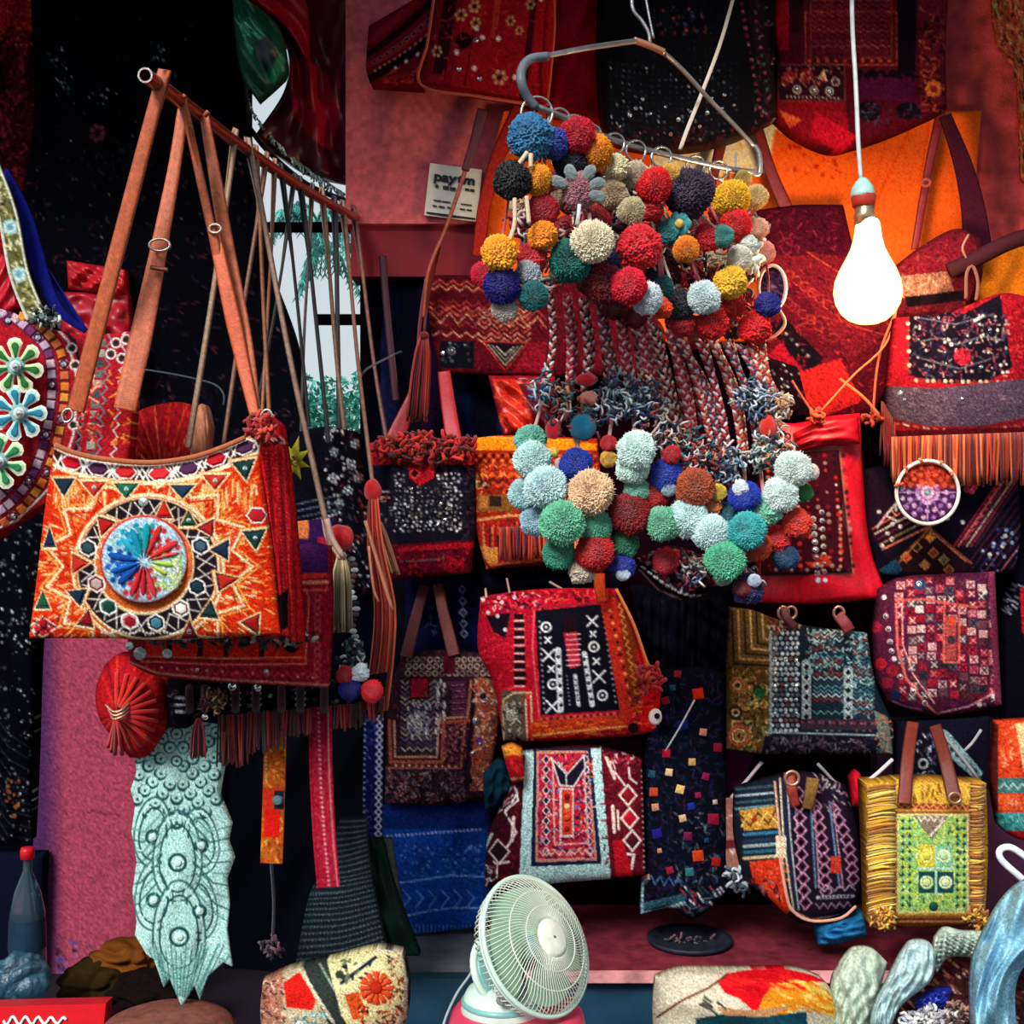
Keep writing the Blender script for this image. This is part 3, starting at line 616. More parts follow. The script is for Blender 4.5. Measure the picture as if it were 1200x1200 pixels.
def charm(label, rx, poms, rr=11, cords=(), name='pompom_charm', dY=-.05):
    Y = float(rodY(rx)); y = float(rody(rx)); t = thing(name, label, 'pompom charm', (rx, y+rr*2, Y), 'pompom charms on the hanger')
    V, Q, T = tube_px(ringp(rx, y+rr*.45, Y, rr*1.15, rr*1.2, dy=.016), 1.6, sides=6, closed=True); mk('ring', V, Q, T, RINGM, t)
    prev = (rx, y+rr*1.7, Y)
    for k, (x, yy, r, c, *o) in enumerate(poms):
        d = (o[0] if o else 0)+Y+dY; pom(t, x, yy, d, r, c)
        tube('cord', t, [prev, ((prev[0]+x)/2+U(-3, 3), (prev[1]+yy)/2, Y-.01), (x, yy, d)], 1.6, random.choice(['#d9c8b0', '#b8505a', '#e6e0d4', '#7c2430']), 10)
        if R() < .6: prev = (x, yy, d)
    for p in cords: tube('cord', t, [(q[0], q[1], Y+dY-.03) for q in p], 2.6, '#e0c8ac', 10)
    return t
G = charm('large blue pompom over black and yellow ones, at the left end of the hanger', 629, [(622, 161, 25, '#2a6f9c'), (648, 168, 17, '#2a3c96', .02), (600, 212, 21, '#0c0c14', -.02), (629, 211, 17, '#f0a41c'), (585, 297, 20, '#f5a51c', -.03), (567, 322, 14, '#d6163c', .03), (588, 335, 20, '#1a1480', -.01), (592, 362, 14, '#cfc6bc', .01), (625, 347, 16, '#1f6f74')], 16,
          cords=[[(618, 178), (606, 195)], [(622, 180), (622, 196)], [(603, 232), (603, 262), (596, 285)], [(617, 230), (620, 262)]])
charm('red pompom over navy, then dark pink and orange ones, second ring from the left', 655, [(676, 159, 20, '#c81432'), (668, 188, 19, '#12122c', .02), (636, 247, 18, '#b4182e', -.02), (636, 276, 16, '#f09018', -.03), (623, 303, 17, '#c8222e', -.01), (619, 320, 14, '#9fa4ae', -.03)], 11)
charm('pompom charm with an orange pompom over a cream and a large teal one', 672, [(698, 178, 19, '#f39a1a'), (695, 284, 23, '#efe3c6', -.06), (668, 306, 23, '#0f7068', -.03), (707, 310, 18, '#191a56', .02), (709, 334, 22, '#7c0c1e', .0), (736, 335, 20, '#e01436', -.03)], 11, cords=[[(690, 250), (693, 268)]])
charm('pompom charm with pale beige pompoms over red ones, fifth ring', 693, [(721, 196, 15, '#dccfa8'), (717, 228, 16, '#b59c7c'), (740, 247, 15, '#c9bc96', -.01), (701, 256, 14, '#a81628', .01), (750, 290, 24, '#d01628', -.02), (758, 350, 17, '#d3dfe8', -.03)], 10)
charm('pompom charm with a beige and a big red pompom below the middle of the rod', 720, [(744, 206, 15, '#c4b49c'), (767, 217, 19, '#e0141c', -.01), (785, 205, 12, '#dfb04a', .03), (763, 244, 14, '#c81c20', .01), (775, 361, 12, '#e8481c', -.02), (777, 336, 12, '#1d5f66', .0)], 10)
charm('pompom charm with a dark purple-grey pompom over teal ones', 745, [(807, 227, 27, '#3a2c44'), (783, 273, 13, '#1a7c80'), (804, 292, 14, '#f09020', -.03), (796, 358, 18, '#23202c', .02), (800, 380, 14, '#b00e1c', .03)], 10)
charm('pompom charm with red and teal pompoms over a pale blue-white one', 775, [(828, 279, 15, '#d8182c', -.01), (847, 277, 12, '#4d9c98', -.02), (824, 349, 18, '#d4e6e8', -.05), (834, 378, 18, '#d8141e', -.01)], 10)
charm('pompom charm with a fluffy yellow pompom over red, yellow and white ones', 815, [(858, 233, 20, '#e8b91e'), (862, 265, 17, '#d81420', -.01), (867, 303, 14, '#e6e2d4', -.04), (877, 287, 11, '#d6dcd4', -.01), (856, 331, 18, '#e8b82c', -.05), (858, 357, 14, '#cf1818', -.01)], 9)
charm('sand coloured pompom over pink and bright red ones, right end of the rod', 842, [(886, 231, 13, '#d0b478'), (886, 269, 13, '#d8a890'), (896, 296, 12, '#dc9080'), (900, 357, 14, '#191a7c', -.05), (885, 384, 18, '#e01018', -.03)], 9)
# knitted flower charm
t = thing('flower_charm', 'knitted flower charm with grey-white petals around a pinkish ball', 'charm', (679, 262, 2.02), 'flower charms'); 
pom(t, 679, 224, 2.03, 20, '#bc8088')
for (x, y, rot) in ((669, 203, -.5), (690, 203, .5), (655, 214, -1.1), (699, 216, 1.1), (700, 230, 1.9)):
    o = pom(t, x, y, 2.01, 7, '#98a4a6', 1, 1.45, 'petal', 0); o.rotation_euler = (0, rot, 0)
tube('cord', t, [(679, 240, 2.0), (678, 252, 1.995), (676, 264, 2.0)], 2.4, '#d8d4d4', 8)
t = thing('flower_charm', 'small knitted flower charm with teal petals above the orange pompom', 'charm', (796, 280, 2.2), 'flower charms')
for k in range(6): o = pom(t, 796+9*math.cos(k*1.05), 262+8*math.sin(k*1.05), 2.17, 5.5, '#3c9096', 1, 1.3, 'petal', 3)
pom(t, 796, 262, 2.16, 5, '#d8b050', v=3)
# tangled braid yarn between pompoms
t = thing('yarn_tangle', 'tangled mass of yarn cords and small dark pompoms behind the upper pompoms', 'yarn', (760, 380, 2.26))
cl = ['#c8343c', '#e6ded8', '#30202c', '#a81c2c', '#e8c8c0', '#3a4a60', '#b8242c', '#7c1828']
for (x, y, rx, ry, n) in ((740, 270, 50, 35, 90), (690, 240, 40, 40, 60), (800, 320, 45, 50, 110), (870, 290, 28, 45, 60), (650, 300, 35, 40, 50), (720, 215, 50, 20, 50), (660, 180, 30, 20, 20), (612, 262, 12, 22, 20), (840, 360, 50, 22, 50)):
    noodles('yarn', t, x, y, 2.25+(x-700)*.0009, rx, ry, int(n*2.2), cl, 1.7, 12)
FILL = [(611, 262, 12, '#8a1420'), (650, 214, 12, '#7a1c24'), (655, 232, 12, '#b89c80'), (662, 268, 14, '#a01c2c'), (676, 270, 13, '#6a1424'), (690, 330, 14, '#5c1020'), (720, 262, 14, '#7a1a28'), (724, 285, 13, '#a08468'), (728, 312, 13, '#8a1824'), (735, 228, 13, '#9c8468'), (756, 262, 13, '#a81424'), (770, 262, 12, '#5c4838'), (778, 310, 14, '#8c1626'), (768, 325, 12, '#1c2440'), (785, 335, 13, '#b01828'), (812, 318, 14, '#3c1c30'), (815, 262, 13, '#8c2430'), (838, 305, 13, '#b8a890'), (843, 250, 12, '#a0182c'), (838, 325, 12, '#241c2c'), (812, 395, 13, '#9c1420'), (858, 385, 13, '#1c1c24'), (842, 358, 12, '#b01820'), (876, 320, 12, '#8c2430'), (875, 355, 13, '#a81820'), (722, 360, 14, '#6a1020'), (745, 372, 12, '#8c1824'), (870, 210, 10, '#b89a54'), (700, 202, 12, '#b8a488'), (606, 240, 10, '#c8a888')]
for (x, y, r, cl_) in FILL: pom(t, x, y, 2.27+(x-700)*.0009, r, cl_)
b_ = noodles('white_loops', t, 878, 300, 2.3, 20, 14, 22, ['#dfe6e0', '#b9ccc8'], 3.2, 9)
# small hoop by the pompoms
t = thing('woven_hoop', 'small oval white hoop with purple net at the right of the upper pompoms', 'hoop', (906, 370, 2.45))
tube('hoop', t, ringp(905, 337, 2.45, 16, 26), 2.1, '#dfc6b8', closed=True)
c = CV(0, 0, 32, 52, '#2c1836', .12); [c.line(16, 26, 16+30*math.cos(k*.6), 26+30*math.sin(k*.6), 1.1, '#8c6a9c') for k in range(11)]; [c.ring(16, 26, r, 1.1, '#5c3c6c') for r in (6, 12, 18)]
panel('net', t, [(896, 314), (905, 311), (914, 314)], [(914, 314), (921, 337), (914, 360)], [(896, 360), (905, 363), (914, 360)], [(896, 314), (889, 337), (896, 360)], 2.455, c, bulge=.0, thick=.004, wr=0)
tube('cord', t, [(912, 361, 2.44), (920, 378, 2.44), (910, 392, 2.44), (893, 400, 2.44)], 2, '#d88c74', 14)

# ================================================================== LONG BRAIDED GARLANDS
def braid(parent, p0, p1, p2, r=3.4, cols=('#c03038', '#e8d4d0', '#8a1c30')):
    pts = crom([p0, p1, p2], int(abs(p2[1]-p0[1])/1.5)+6); n = len(pts); b = MB(); ph0 = U(0, 6)
    w = PV(pts[:, 0], pts[:, 1], pts[:, 2]); s = pts[:, 2].mean()/F
    for k in range(3):
        ph = ph0+k*2*PI/3+np.arange(n)*.62
        q = w.copy(); q[:, 0] += np.sin(ph)*r*.85*s; q[:, 1] += np.sin(2*ph)*r*.55*s
        V, Q, T = tube_w(q, r*.56*s, 5); c = hx(cols[k]); C = np.tile(c, (len(V), 1))*np.random.uniform(.75, 1.1, (len(V), 1)); b.add(V, Q, T, np.clip(C, 0, 1))
    return b.build('braid', YARN, parent)
def garland(label, top, mid, bot, poms, tuft=None, beads=(), cols=None, Y=2.3, tn=0):
    t = thing('braided_garland', label, 'garland', (bot[0], bot[1]+30, Y), 'braided pompom garlands')
    cols = cols or random.choice([('#c8383e', '#ece4e0', '#7a1c30'), ('#b02430', '#e8c8c4', '#d0485c'), ('#d0504a', '#f0e6e0', '#44242c'), ('#a81c30', '#e0b8b4', '#3c4c70'), ('#d8664c', '#ece0dc', '#b02c34')])
    braid(t, (*top, Y+.02), (*mid, Y), (*bot, Y), cols=cols)
    if R() < .8: braid(t, (top[0]+4, top[1]+2, Y+.03), (mid[0]+6, mid[1], Y+.02), (bot[0]+3, bot[1]-8, Y+.02), 2.8, cols)
    if tuft: noodles('yarn_tuft', t, *tuft[:2], Y-.03, tuft[2]*1.15, tuft[3]*1.25, int(tuft[4]*2.1), tuft[5], 1.25, 10)
    for (x, y, rx, ry, c) in beads: o = pom(t, x, y, Y-.04, rx, c, 1, ry/rx, 'bead', 3)
    for (x, y, r, c, *o) in poms:
        d = Y-.05+(o[0] if o else 0); pom(t, x, y, d, r, c)
    if poms:
        x, y, r, c, *o = poms[0]; tube('cord', t, [(*bot, Y), ((bot[0]+x)/2, (bot[1]+y)/2, Y-.01), (x, y, Y-.04)], 2.2, '#d8a0a0', 8)
    return t
NV = ['#1c2c50', '#c8d6e4', '#3c5c8c', '#101830', '#8aa4c0', '#e8ecf0']
MX = ['#c8383e', '#ece4e0', '#1c2c48', '#3f8c90', '#e8a878', '#7c2030']
garland('leftmost garland, ending in mint and pale blue pompoms', (643, 330), (648, 400), (636, 470), [(622, 518, 18, '#6fb8a4', .03), (624, 539, 20, '#c2e4e0'), (615, 580, 18, '#a8d0d4', .02), (640, 571, 23, '#c8e6ea', -.03), (628, 610, 17, '#9fc4d4', .01)], (636, 455, 10, 16, 16, ['#3c8cb8', '#c8dce8', '#1c3c70']), [(648, 503, 9, 12, '#c8202c'), (648, 530, 7, 6, '#e0c050')])
garland('garland with mint green and red pompoms below a beige one, second from the left', (663, 345), (668, 410), (664, 480), [(692, 578, 25, '#e6c29a', -.03), (659, 612, 24, '#6fc09c', -.04), (698, 616, 18, '#5cb89a', .0), (655, 648, 18, '#3f9c80', .01), (682, 668, 15, '#d8c4b4', .02), (697, 648, 21, '#b8141c', .0)], (655, 475, 16, 26, 40, MX), [(655, 545, 6, 9, '#d0a0a0')])
garland('garland with a teal tassel block and a blue and white pompom', (682, 350), (688, 410), (684, 460), [(675, 545, 18, '#1c3cae'), (672, 556, 12, '#c0c8dc', .02)], (690, 486, 14, 22, 40, MX), [(687, 445, 13, 8, '#c8202c'), (690, 467, 11, 9, '#cc8070'), (683, 500, 15, 17, '#1a6c8c')])
garland('garland with a looped navy and white yarn bow in the middle', (702, 350), (708, 400), (722, 450), [(713, 520, 9, '#c8202c', -.01), (713, 538, 9, '#e4b44c', -.01)], (727, 467, 22, 22, 60, NV))
garland('garland with a tall white pompom over mint, ending in dark red and green', (728, 362), (730, 410), (740, 460), [(745, 528, 21, '#d8efea', -.04), (742, 548, 18, '#cfe8e0', -.02), (746, 574, 14, '#84c4ac', .0), (738, 602, 23, '#8c1018', .0), (767, 578, 17, '#cc1822', .02), (733, 637, 15, '#1c6a4c', .03), (730, 663, 14, '#1c2c9c', .03), (730, 672, 8, '#ccd4e4', .02)], (754, 470, 18, 20, 50, NV), [(750, 508, 6, 5, '#c8b450')])
garland('garland with a rich blue pompom right of the tall white one', (748, 372), (756, 420), (772, 500), [(780, 557, 18, '#1c3cb0'), (787, 533, 10, '#c01c28', -.02), (783, 572, 9, '#a8bccc', -.01)], (776, 500, 18, 20, 46, ['#1c2c50', '#ece4e0', '#c8383e', '#c8a8a0']))
garland('garland ending in a rust brown pompom', (766, 380), (778, 440), (800, 530), [(815, 571, 21, '#b0502c', -.02)], (800, 520, 18, 22, 46, MX))
garland('garland ending in a mint and two white pompoms, centre', (782, 388), (800, 450), (815, 540), [(777, 614, 19, '#74bc9c', -.01), (807, 607, 22, '#c8e4e4', -.01), (833, 624, 20, '#cde8ea', -.03)], (818, 530, 16, 18, 36, ['#ece4e0', '#c8383e', '#1c2c48']))
garland('garland ending in a large mint green pompom at the lowest point', (800, 394), (820, 460), (838, 540), [(850, 657, 22, '#5cbc94', -.04), (847, 676, 10, '#b4ccbc', .0), (853, 604, 14, '#2c7c90', .02)], (840, 540, 18, 16, 34, MX))
garland('garland with a blue and white pompom and an orange bead', (818, 398), (840, 460), (856, 540), [(872, 582, 17, '#1c38b0', -.03), (868, 572, 9, '#dce4ee', -.045), (842, 577, 9, '#d8c040', -.01), (836, 594, 9, '#e07a40', .0)], (858, 545, 14, 16, 30, NV))
garland('garland ending in a turquoise and an orange pompom', (834, 400), (858, 460), (872, 545), [(875, 622, 20, '#3cb4b4', -.05), (887, 640, 16, '#d84c24', -.01)], (880, 462, 16, 12, 26, NV))
garland('garland with mint and white pompoms toward the right side', (850, 402), (876, 460), (890, 540), [(897, 598, 18, '#7cc4a8', -.01), (915, 580, 19, '#e0f0ec', -.03)], (893, 530, 16, 16, 34, ['#c4d4d0', '#ece4e0', '#5c8c84', '#2c3c54']))
garland('rightmost long garland, with a white pompom and a small green one', (866, 404), (890, 450), (912, 520), [(929, 550, 20, '#dcebe2', -.03), (950, 553, 9, '#ecd8cc', -.02), (940, 577, 11, '#2f8c44', .0)], (912, 520, 14, 16, 30, MX), [(900, 500, 10, 14, '#cc2c24')])
garland('short garland at the right with a red-orange pompom cluster', (880, 404), (892, 440), (905, 480), [(935, 613, 16, '#d83420', .0), (910, 632, 15, '#c81c1c', .02), (920, 653, 14, '#1c4470', .02)], (890, 470, 18, 14, 40, NV))
garland('outer garland at the right bent outward into a yarn knot', (893, 400), (899, 440), (915, 470), [], (915, 476, 8, 12, 24, ['#e0c8a8', '#c8946c', '#ece4e0']), cols=('#c8503c', '#e8c8a8', '#b02c34'))
garland('garland behind with red and navy pompom near the red framed bag', (790, 392), (830, 470), (862, 600), [(877, 690, 17, '#26235c', .0), (870, 690, 9, '#7c1424', -.02), (884, 680, 7, '#c8d0e0', -.03)], (880, 680, 10, 12, 14, NV))
# more thin braids filling the curtain
for i in range(10):
    x = 700+i*20+U(-4, 4); y = 350+i*6
    t = thing('thin_braid', ['thin red and white braid left of the tall white pompom', 'thin braid above the looped navy bow', 'thin braid falling behind the tall white pompom', 'thin braid above the rich blue pompom', 'thin braid above the rust brown pompom', 'thin braid above the white pompom pair', 'thin braid above the blue and white pompom', 'thin braid over the mint pompoms at right', 'thin braid beside the rightmost garland', 'thin braid at the right rim of the curtain'][i], 'braid', (x+20, y+150, 2.36))
    braid(t, (x, y, 2.37), (x+6+i, y+50, 2.36), (min(x+14+i*2.2, 915), min(y+U(100, 150), 500), 2.36), 3, random.choice([('#c8383e', '#ece4e0', '#7a1c30'), ('#e8d0cc', '#b82c38', '#ece4e0')]))

# ================================================================== LEFT RACK
t = thing('clothes_rail', 'reddish hollow metal rail pointing at the viewer, carrying the left bags', 'rail', (170, 98, 1.7))
RP = [(170, 88, 1.70), (215, 121, 1.86), (260, 155, 2.04), (295, 180, 2.2), (350, 218, 2.45), (400, 247, 2.75), (418, 256, 3.0)]
RM = mat('rail_metal', '#8a3a30', .28, .6, var=.3, scale=20)
pr = crom(RP, 40); w = PV(pr[:, 0], pr[:, 1], pr[:, 2])
V, Q, T = tube_w(w, .0102, 16); 
V2, Q2, _ = tube_w(w[:6], .0078, 16); b = MB()
n = 40; b.add(V, Q, T[14:], '#ffffff'); b.add(V2, Q2[:, ::-1])
k = np.arange(16); k2 = (k+1) % 16; b.build('pipe', RM, t)
mk('rim', np.concatenate([V[:16], V2[:16]]), np.stack([k, k2, 16+k2, 16+k], 1), None, mat('cut_metal', '#b8a8a8', .3, .6), t)
mk('bore', V2, [(5*16+a_, 5*16+(a_+1) % 16, 5*16+(a_+2) % 16, 5*16+(a_+3) % 16) for a_ in range(0, 14, 2)], None, BLK, t)
rY = lambda x: float(np.interp(x, [p[0] for p in RP], [p[2] for p in RP]))
rYy = lambda x: float(np.interp(x, [p[0] for p in RP], [p[1] for p in RP]))
def straps(parent, x, l, r, w, c, Yb, m=None, name='strap', wr=None):
    Y = rY(x); y = rYy(x)
    a = ribbon(name, parent, [(x+3, y-1, Y+.004), (x-3 if l[0] < x else x+4, y+12, Y-.012), l + (Yb,)], [w*.75, w], c, m=m) if l else None
    b = ribbon(name, parent, [(x+2, y-8, Y-.012), (x+5, y+8, Y-.014), r + (Yb,)], [w*.75, wr or w], c, m=m) if r else None
    return a, b
# ---- main embroidered bag
MY = 1.86
t = thing('embroidered_shoulder_bag', 'orange and cream embroidered shoulder bag with a pale blue medallion, front of left rail', 'bag', (182, 745, MY))
c = CV(25, 480, 335, 755, '#cc2c10', .1)
for i in range(2600):
    x, y = U(28, 332), U(500, 752); a = math.atan2(y-662, x-172)+U(-.3, .3); r = math.hypot(x-172, y-662); l = U(3, 9)
    ph = math.sin(a*9+r*.02)*14+r; cl = random.choice(['#e08434', '#ecb468', '#e0682c', '#d8481c'] if (ph % 46) < 17 else ['#d02010', '#c01812', '#dc3a18', '#a81410'])
    c.line(x, y, x+l*math.cos(a), y+l*math.sin(a), 1.5, cl)
CR = '#ecd0a0'
for i in range(420):
    a = U(0, 2*PI); w_ = abs(((a*15/PI) % 2)-1); r = 88+ (1-w_)*22+U(-6, 26); x = 174+r*math.cos(a); y = 664+r*.93*math.sin(a); l = U(5, 10)
    c.line(x, y, x+l*math.cos(a), y+l*math.sin(a), 1.6, random.choice(['#f0c078', '#e89848', '#ecd0a0', '#e07030']))
for i in range(220):
    x = U(62, 300); y0 = 560+10*math.sin(x*.2)-14*math.sin((x-60)/240*PI)*-1; c.line(x, y0+U(0, 18), x+U(-3, 3), y0+U(18, 34), 1.6, random.choice(['#f0c078', '#e89848', '#ecd0a0', '#d85c24']))
topc = crom([(64, 521), (82, 529), (116, 537), (177, 542), (236, 533), (294, 510), (304, 506)], 60)
# sun-ray bands
for n_, r1, r2, cl, wd in ((15, 100, 122, CR, 3.2), (15, 93, 113, '#c02010', 2), (15, 106, 130, '#e8a040', 2)):
    c.pl([(174+(r1 if k % 2 else r2)*math.cos(k*PI/n_), 664+(r1 if k % 2 else r2)*.93*math.sin(k*PI/n_)) for k in range(2*n_)], wd, cl, True)
# zigzag under the top band
zz = []
for i in range(0, 60, 2):
    x, y = topc[i]; zz.append((x, y+32+(17 if (i//2) % 4 == 1 else 10 if (i//2) % 2 else -4)))
c.poly([tuple(p) for p in topc]+[(x, y+24) for x, y in topc[::-1]], '#2c1418')
c.pl([(x, y+24) for x, y in topc], 5, CR); c.pl([(x, y+1) for x, y in topc], 5, '#b86a40'); c.pl([(x, y+4.5) for x, y in topc], 1.6, '#e8d0b0')
c.circ(174, 668, 90, CR); c.circ(174, 668, 86, '#c8582c'); c.circ(174, 667, 84, CR); c.circ(173, 666, 81.5, '#20141c'); c.circ(169, 662, 59, CR); c.circ(169, 660, 57, '#d0602c')
for k in range(28):
    a = k*2*PI/28; c.line(173+59*math.cos(a), 666+59*math.sin(a), 173+79*math.cos(a+.2), 666+79*math.sin(a+.2), 1.4, '#efe6d8'); c.line(173+59*math.cos(a), 666+59*math.sin(a), 173+79*math.cos(a-.2), 666+79*math.sin(a-.2), 1.4, '#efe6d8')
for i in range(26): c.circ(120+i*4, 741+2*math.sin(i), 1.6, '#f0e4d8')
def hexp(x, y, rx, ry, rot=0):
    return [(x+rx*math.cos(a)*math.cos(rot)-ry*math.sin(a)*math.sin(rot), y+rx*math.cos(a)*math.sin(rot)+ry*math.sin(a)*math.cos(rot)) for a in [k*PI/3 for k in range(6)]]
PA = []   # raised pieces
for (x, y, cl, rot) in ((84, 542, '#c4182a', .25), (115, 549, '#4c2440', .15), (147, 553, '#c02428', .05), (187, 555, '#c82c30', -.05), (221, 549, '#4a2848', -.2), (253, 538, '#b01c28', -.3), (287, 524, '#4c2a4a', -.4)):
    c.poly(hexp(x, y, 14.5, 9.8, rot), '#f4efe4'); c.poly(hexp(x, y, 12.5, 8, rot), cl); PA.append((hexp(x, y, 10.5, 6.2, rot), cl))
    for s_ in (-1, 1):
        xx, yy = x+16.5*s_, y+1; c.line(xx-5, yy-9, xx+5, yy+9, 2, '#efe8dc'); c.line(xx+5, yy-9, xx-5, yy+9, 2, '#efe8dc')
def tri(x, y, w, h, cl, up=0, ctr=None, rot=0):
    pts = [(-w, -h), (w, -h), (0, h*1.1)] if not up else [(-w, h), (w, h), (0, -h*1.1)]
    f = lambda k: [(x+(px*math.cos(rot)-py*math.sin(rot))*k, y+(px*math.sin(rot)+py*math.cos(rot))*k) for px, py in pts]
    c.poly(f(1.75), '#d8702c'); c.poly(f(1.6), CR); c.poly(f(1.28), '#30202a' if cl != '#c03020' else '#8a1c14'); c.poly(f(1.05), cl); PA.append((f(.85), cl)); 
    if ctr: PA.append(('m', x, y-h*.25 if not up else y+h*.25, 3.4, ctr))
tri(75, 571, 10, 8, '#1c2c3c'); tri(110, 573, 12, 7, '#c03020', 0, '#e8b8a0'); tri(148, 575, 12, 7, '#186048', 0, '#9fd8b8'); tri(214, 576, 12, 6, '#20384c', 0)
tri(252, 565, 12, 7, '#c03020', 0, '#f4ece4'); tri(287, 551, 11, 9, '#1c3838', 0, '#f4ece4', -.15); tri(299, 633, 11, 9, '#1c3a3c', 0, '#3a5c48', -.1)
tri(221, 608, 8, 7, '#1c4c34', 1, '#f4ece4'); tri(192, 597, 8, 8, '#c82018', 1); tri(122, 618, 9, 8, '#b01c1c', 0, None, .3); tri(245, 621, 9, 7, '#a81c20', 0, None, -.5)
tri(262, 647, 10, 8, '#1c2c44', 0, None, -.5); tri(90, 663, 9, 8, '#c03020', 0, None, .5); tri(89, 697, 9, 8, '#1c2c48', 1, None, -1.2); tri(267, 680, 9, 10, '#c02c24', 1, None, 1.4)
tri(246, 714, 9, 8, '#1c3438', 1, None, .1); tri(102, 724, 8, 8, '#8a1820', 1, None, .2); tri(222, 738, 8, 8, '#7c1820', 1, '#f0e0d8', 0); tri(50, 703, 7, 8, '#1c5038', 1); tri(58, 630, 6, 9, '#1c2848', 1); tri(298, 728, 10, 8, '#a81c18', 1, None, .6)
c.poly(hexp(301, 604, 13, 11), '#f4efe4'); c.poly(hexp(301, 604, 11, 9), '#a01c24'); PA.append((hexp(301, 604, 9, 7), '#b02028'))
c.dia(50, 735, 17, 12, '#b01820', '#f0e4d0', 2); c.line(40, 728, 62, 744, 2, '#1a1014'); c.line(40, 744, 62, 728, 2, '#1a1014'); c.stitch(30, 722, 76, 750, 40, ['#d02820', '#f0dcc0', '#20141c'], 6, 1.6)
for (x, y, cl, cc) in ((113, 684, '#c8a8a8', '#801c24'), (127, 711, '#1c4038', '#2c5c50'), (152, 728, '#a01c28', '#c8808c'), (183, 730, '#4a8aa0', None), (212, 713, '#f0ece4', '#7c4c3c'), (231, 688, '#1c3a48', None), (103, 642, '#2c4450', None), (235, 640, '#3c5868', None)):
    c.poly(hexp(x, y, 12, 11, .5), '#f4efe4'); c.poly(hexp(x, y, 9.5, 8.6, .5), '#20141c' if not cc else cc); PA.append((hexp(x, y, 7, 6.2, .5), cl))
body = panel('front', t, [tuple(topc[0]), (82, 529), (116, 537), (177, 542), (236, 533), (294, 510), (305, 505)], [(305, 505), (308, 560), (320, 640), (329, 743)],
             [(34, 748), (120, 748), (180, 750), (250, 748), (329, 743)], [(64, 521), (52, 600), (44, 670), (34, 748)], (MY+.02, MY, MY+.02, MY), c, mode='px', bulge=.028, thick=.03, sp=1.25, wr=.004)
for p in PA:
    if p[0] == 'm': disc('mirror', body, p[1], p[2], p[3], body, m=MIR, n=8)
    else: patch('applique_patch', body, p[0], body, p[1], .0022, lift=.0008)
# medallion with petals
c = CV(115, 600, 225, 712, '#a0bccc', .1); 
for i in range(500): x, y = U(118, 222), U(603, 709); c.circ(x, y, 1.2, '#c4d4dc' if x > 170 else '#8cc8d8')
c.ring(169, 656, 51, 3, '#c03434')
c.stitch(178, 648, 215, 690, 130, ['#b8cc4c', '#d8e070', '#6aa060', '#e8eccc'], 4, 1.6)
for (ang, cl) in ((-1.95, '#1a7c98'), (-1.5, '#1a8890'), (-2.35, '#2494b4'), (-1.15, '#b82c30'), (-.55, '#c03438'), (-2.95, '#1c4890'), (2.85, '#1c58a8'), (2.45, '#1c448c'), (1.95, '#b82c34'), (1.62, '#a82c38'), (1.28, '#b83c40')):
    for k in range(6):
        r_ = 12+k*6; o_ = (4+k*.5)*(1 if k % 2 else -1); c.circ(169+r_*math.cos(ang)-o_*math.sin(ang), 658+r_*math.sin(ang)+o_*math.cos(ang), 3.6, cl)
SEEDN[0] = 40; a_ = np.linspace(0, 2*PI, 33)
med = lambda a0, a1: [(169+52*math.cos(a), 656+52*math.sin(a)) for a in np.linspace(a0, a1, 9)]
mdl = panel('medallion', t, med(-PI*.75, -PI*.25), med(-PI*.25, PI*.25), med(PI*.75, PI*.25), med(-PI*.75, -PI*1.25), float(min(ys(body, 169+50*a, 656+50*b) for a in (-1, 0, 1) for b in (-1, 0, 1)))+.002, c, mode='px', bulge=.006, thick=.006, sp=1.4, wr=.001, wk=1)
for (ang, r0, r1, cl, wd) in ((-1.95, 4, 42, '#1a8aa4', 7), (-1.5, 4, 46, '#1a9098', 7), (-2.35, 4, 40, '#2ca4c0', 6), (-1.15, 5, 47, '#c42c2c', 6), (-.55, 5, 46, '#cc3434', 6.5), (-.25, 8, 42, '#d45050', 3.5), (-2.95, 5, 44, '#1c4c9c', 7), (2.85, 5, 42, '#1c5cb0', 6), (2.45, 6, 40, '#1c489c', 7), (1.95, 5, 44, '#c82c34', 6), (1.62, 5, 40, '#b82c38', 5), (1.28, 5, 44, '#c83c3c', 6), (.5, 8, 30, '#c8d460', 5), (.12, 8, 34, '#a8c858', 5)):
    ca, sa = math.cos(ang), math.sin(ang); L = r1-r0
    patch('petal', mdl, [(169+ca*(r0+L*f)-sa*wd*g, 658+sa*(r0+L*f)+ca*wd*g) for f, g in ((0, 0), (.35, .42), (.7, .6), (.92, .4), (1, 0), (.92, -.4), (.7, -.6), (.35, -.42))], mdl, cl, .003)
disc('mirror', body, 168, 588, 6, body, '#a8b8b4', m=mat('grey_mirror', '#9fb0b0', .3, .6), n=10)
# side gusset with zip
c = CV(300, 490, 350, 755, '#b8121c', .1); c.stitch(300, 490, 350, 755, 260, ['#d82c20', '#8a0c18', '#c01828'], 5, 1.6)
for x in (314, 326, 334): c.pl([(x, 520), (x+6, 600), (x+13, 700), (x+14, 755)], 1.5, '#701018'); c.dots(x-3, 520, x+10, 750, 50, .8, '#e06a50')
c.poly([(322, 700), (338, 690), (338, 735), (326, 742)], '#10060e'); c.stitch(304, 512, 340, 522, 20, ['#1a0a10', '#e8d8c8'], 7, 1.5)
panel('side_gusset', t, [(296, 508), (302, 494), (318, 488), (332, 498)], [(332, 498), (342, 570), (350, 660), (356, 752)], [(331, 744), (344, 752), (356, 752)], [(296, 508), (308, 560), (320, 640), (331, 744)], (MY-.0, MY+.05, MY, MY+.06), c, mode='px', bulge=.012, thick=.02, sp=1.6)
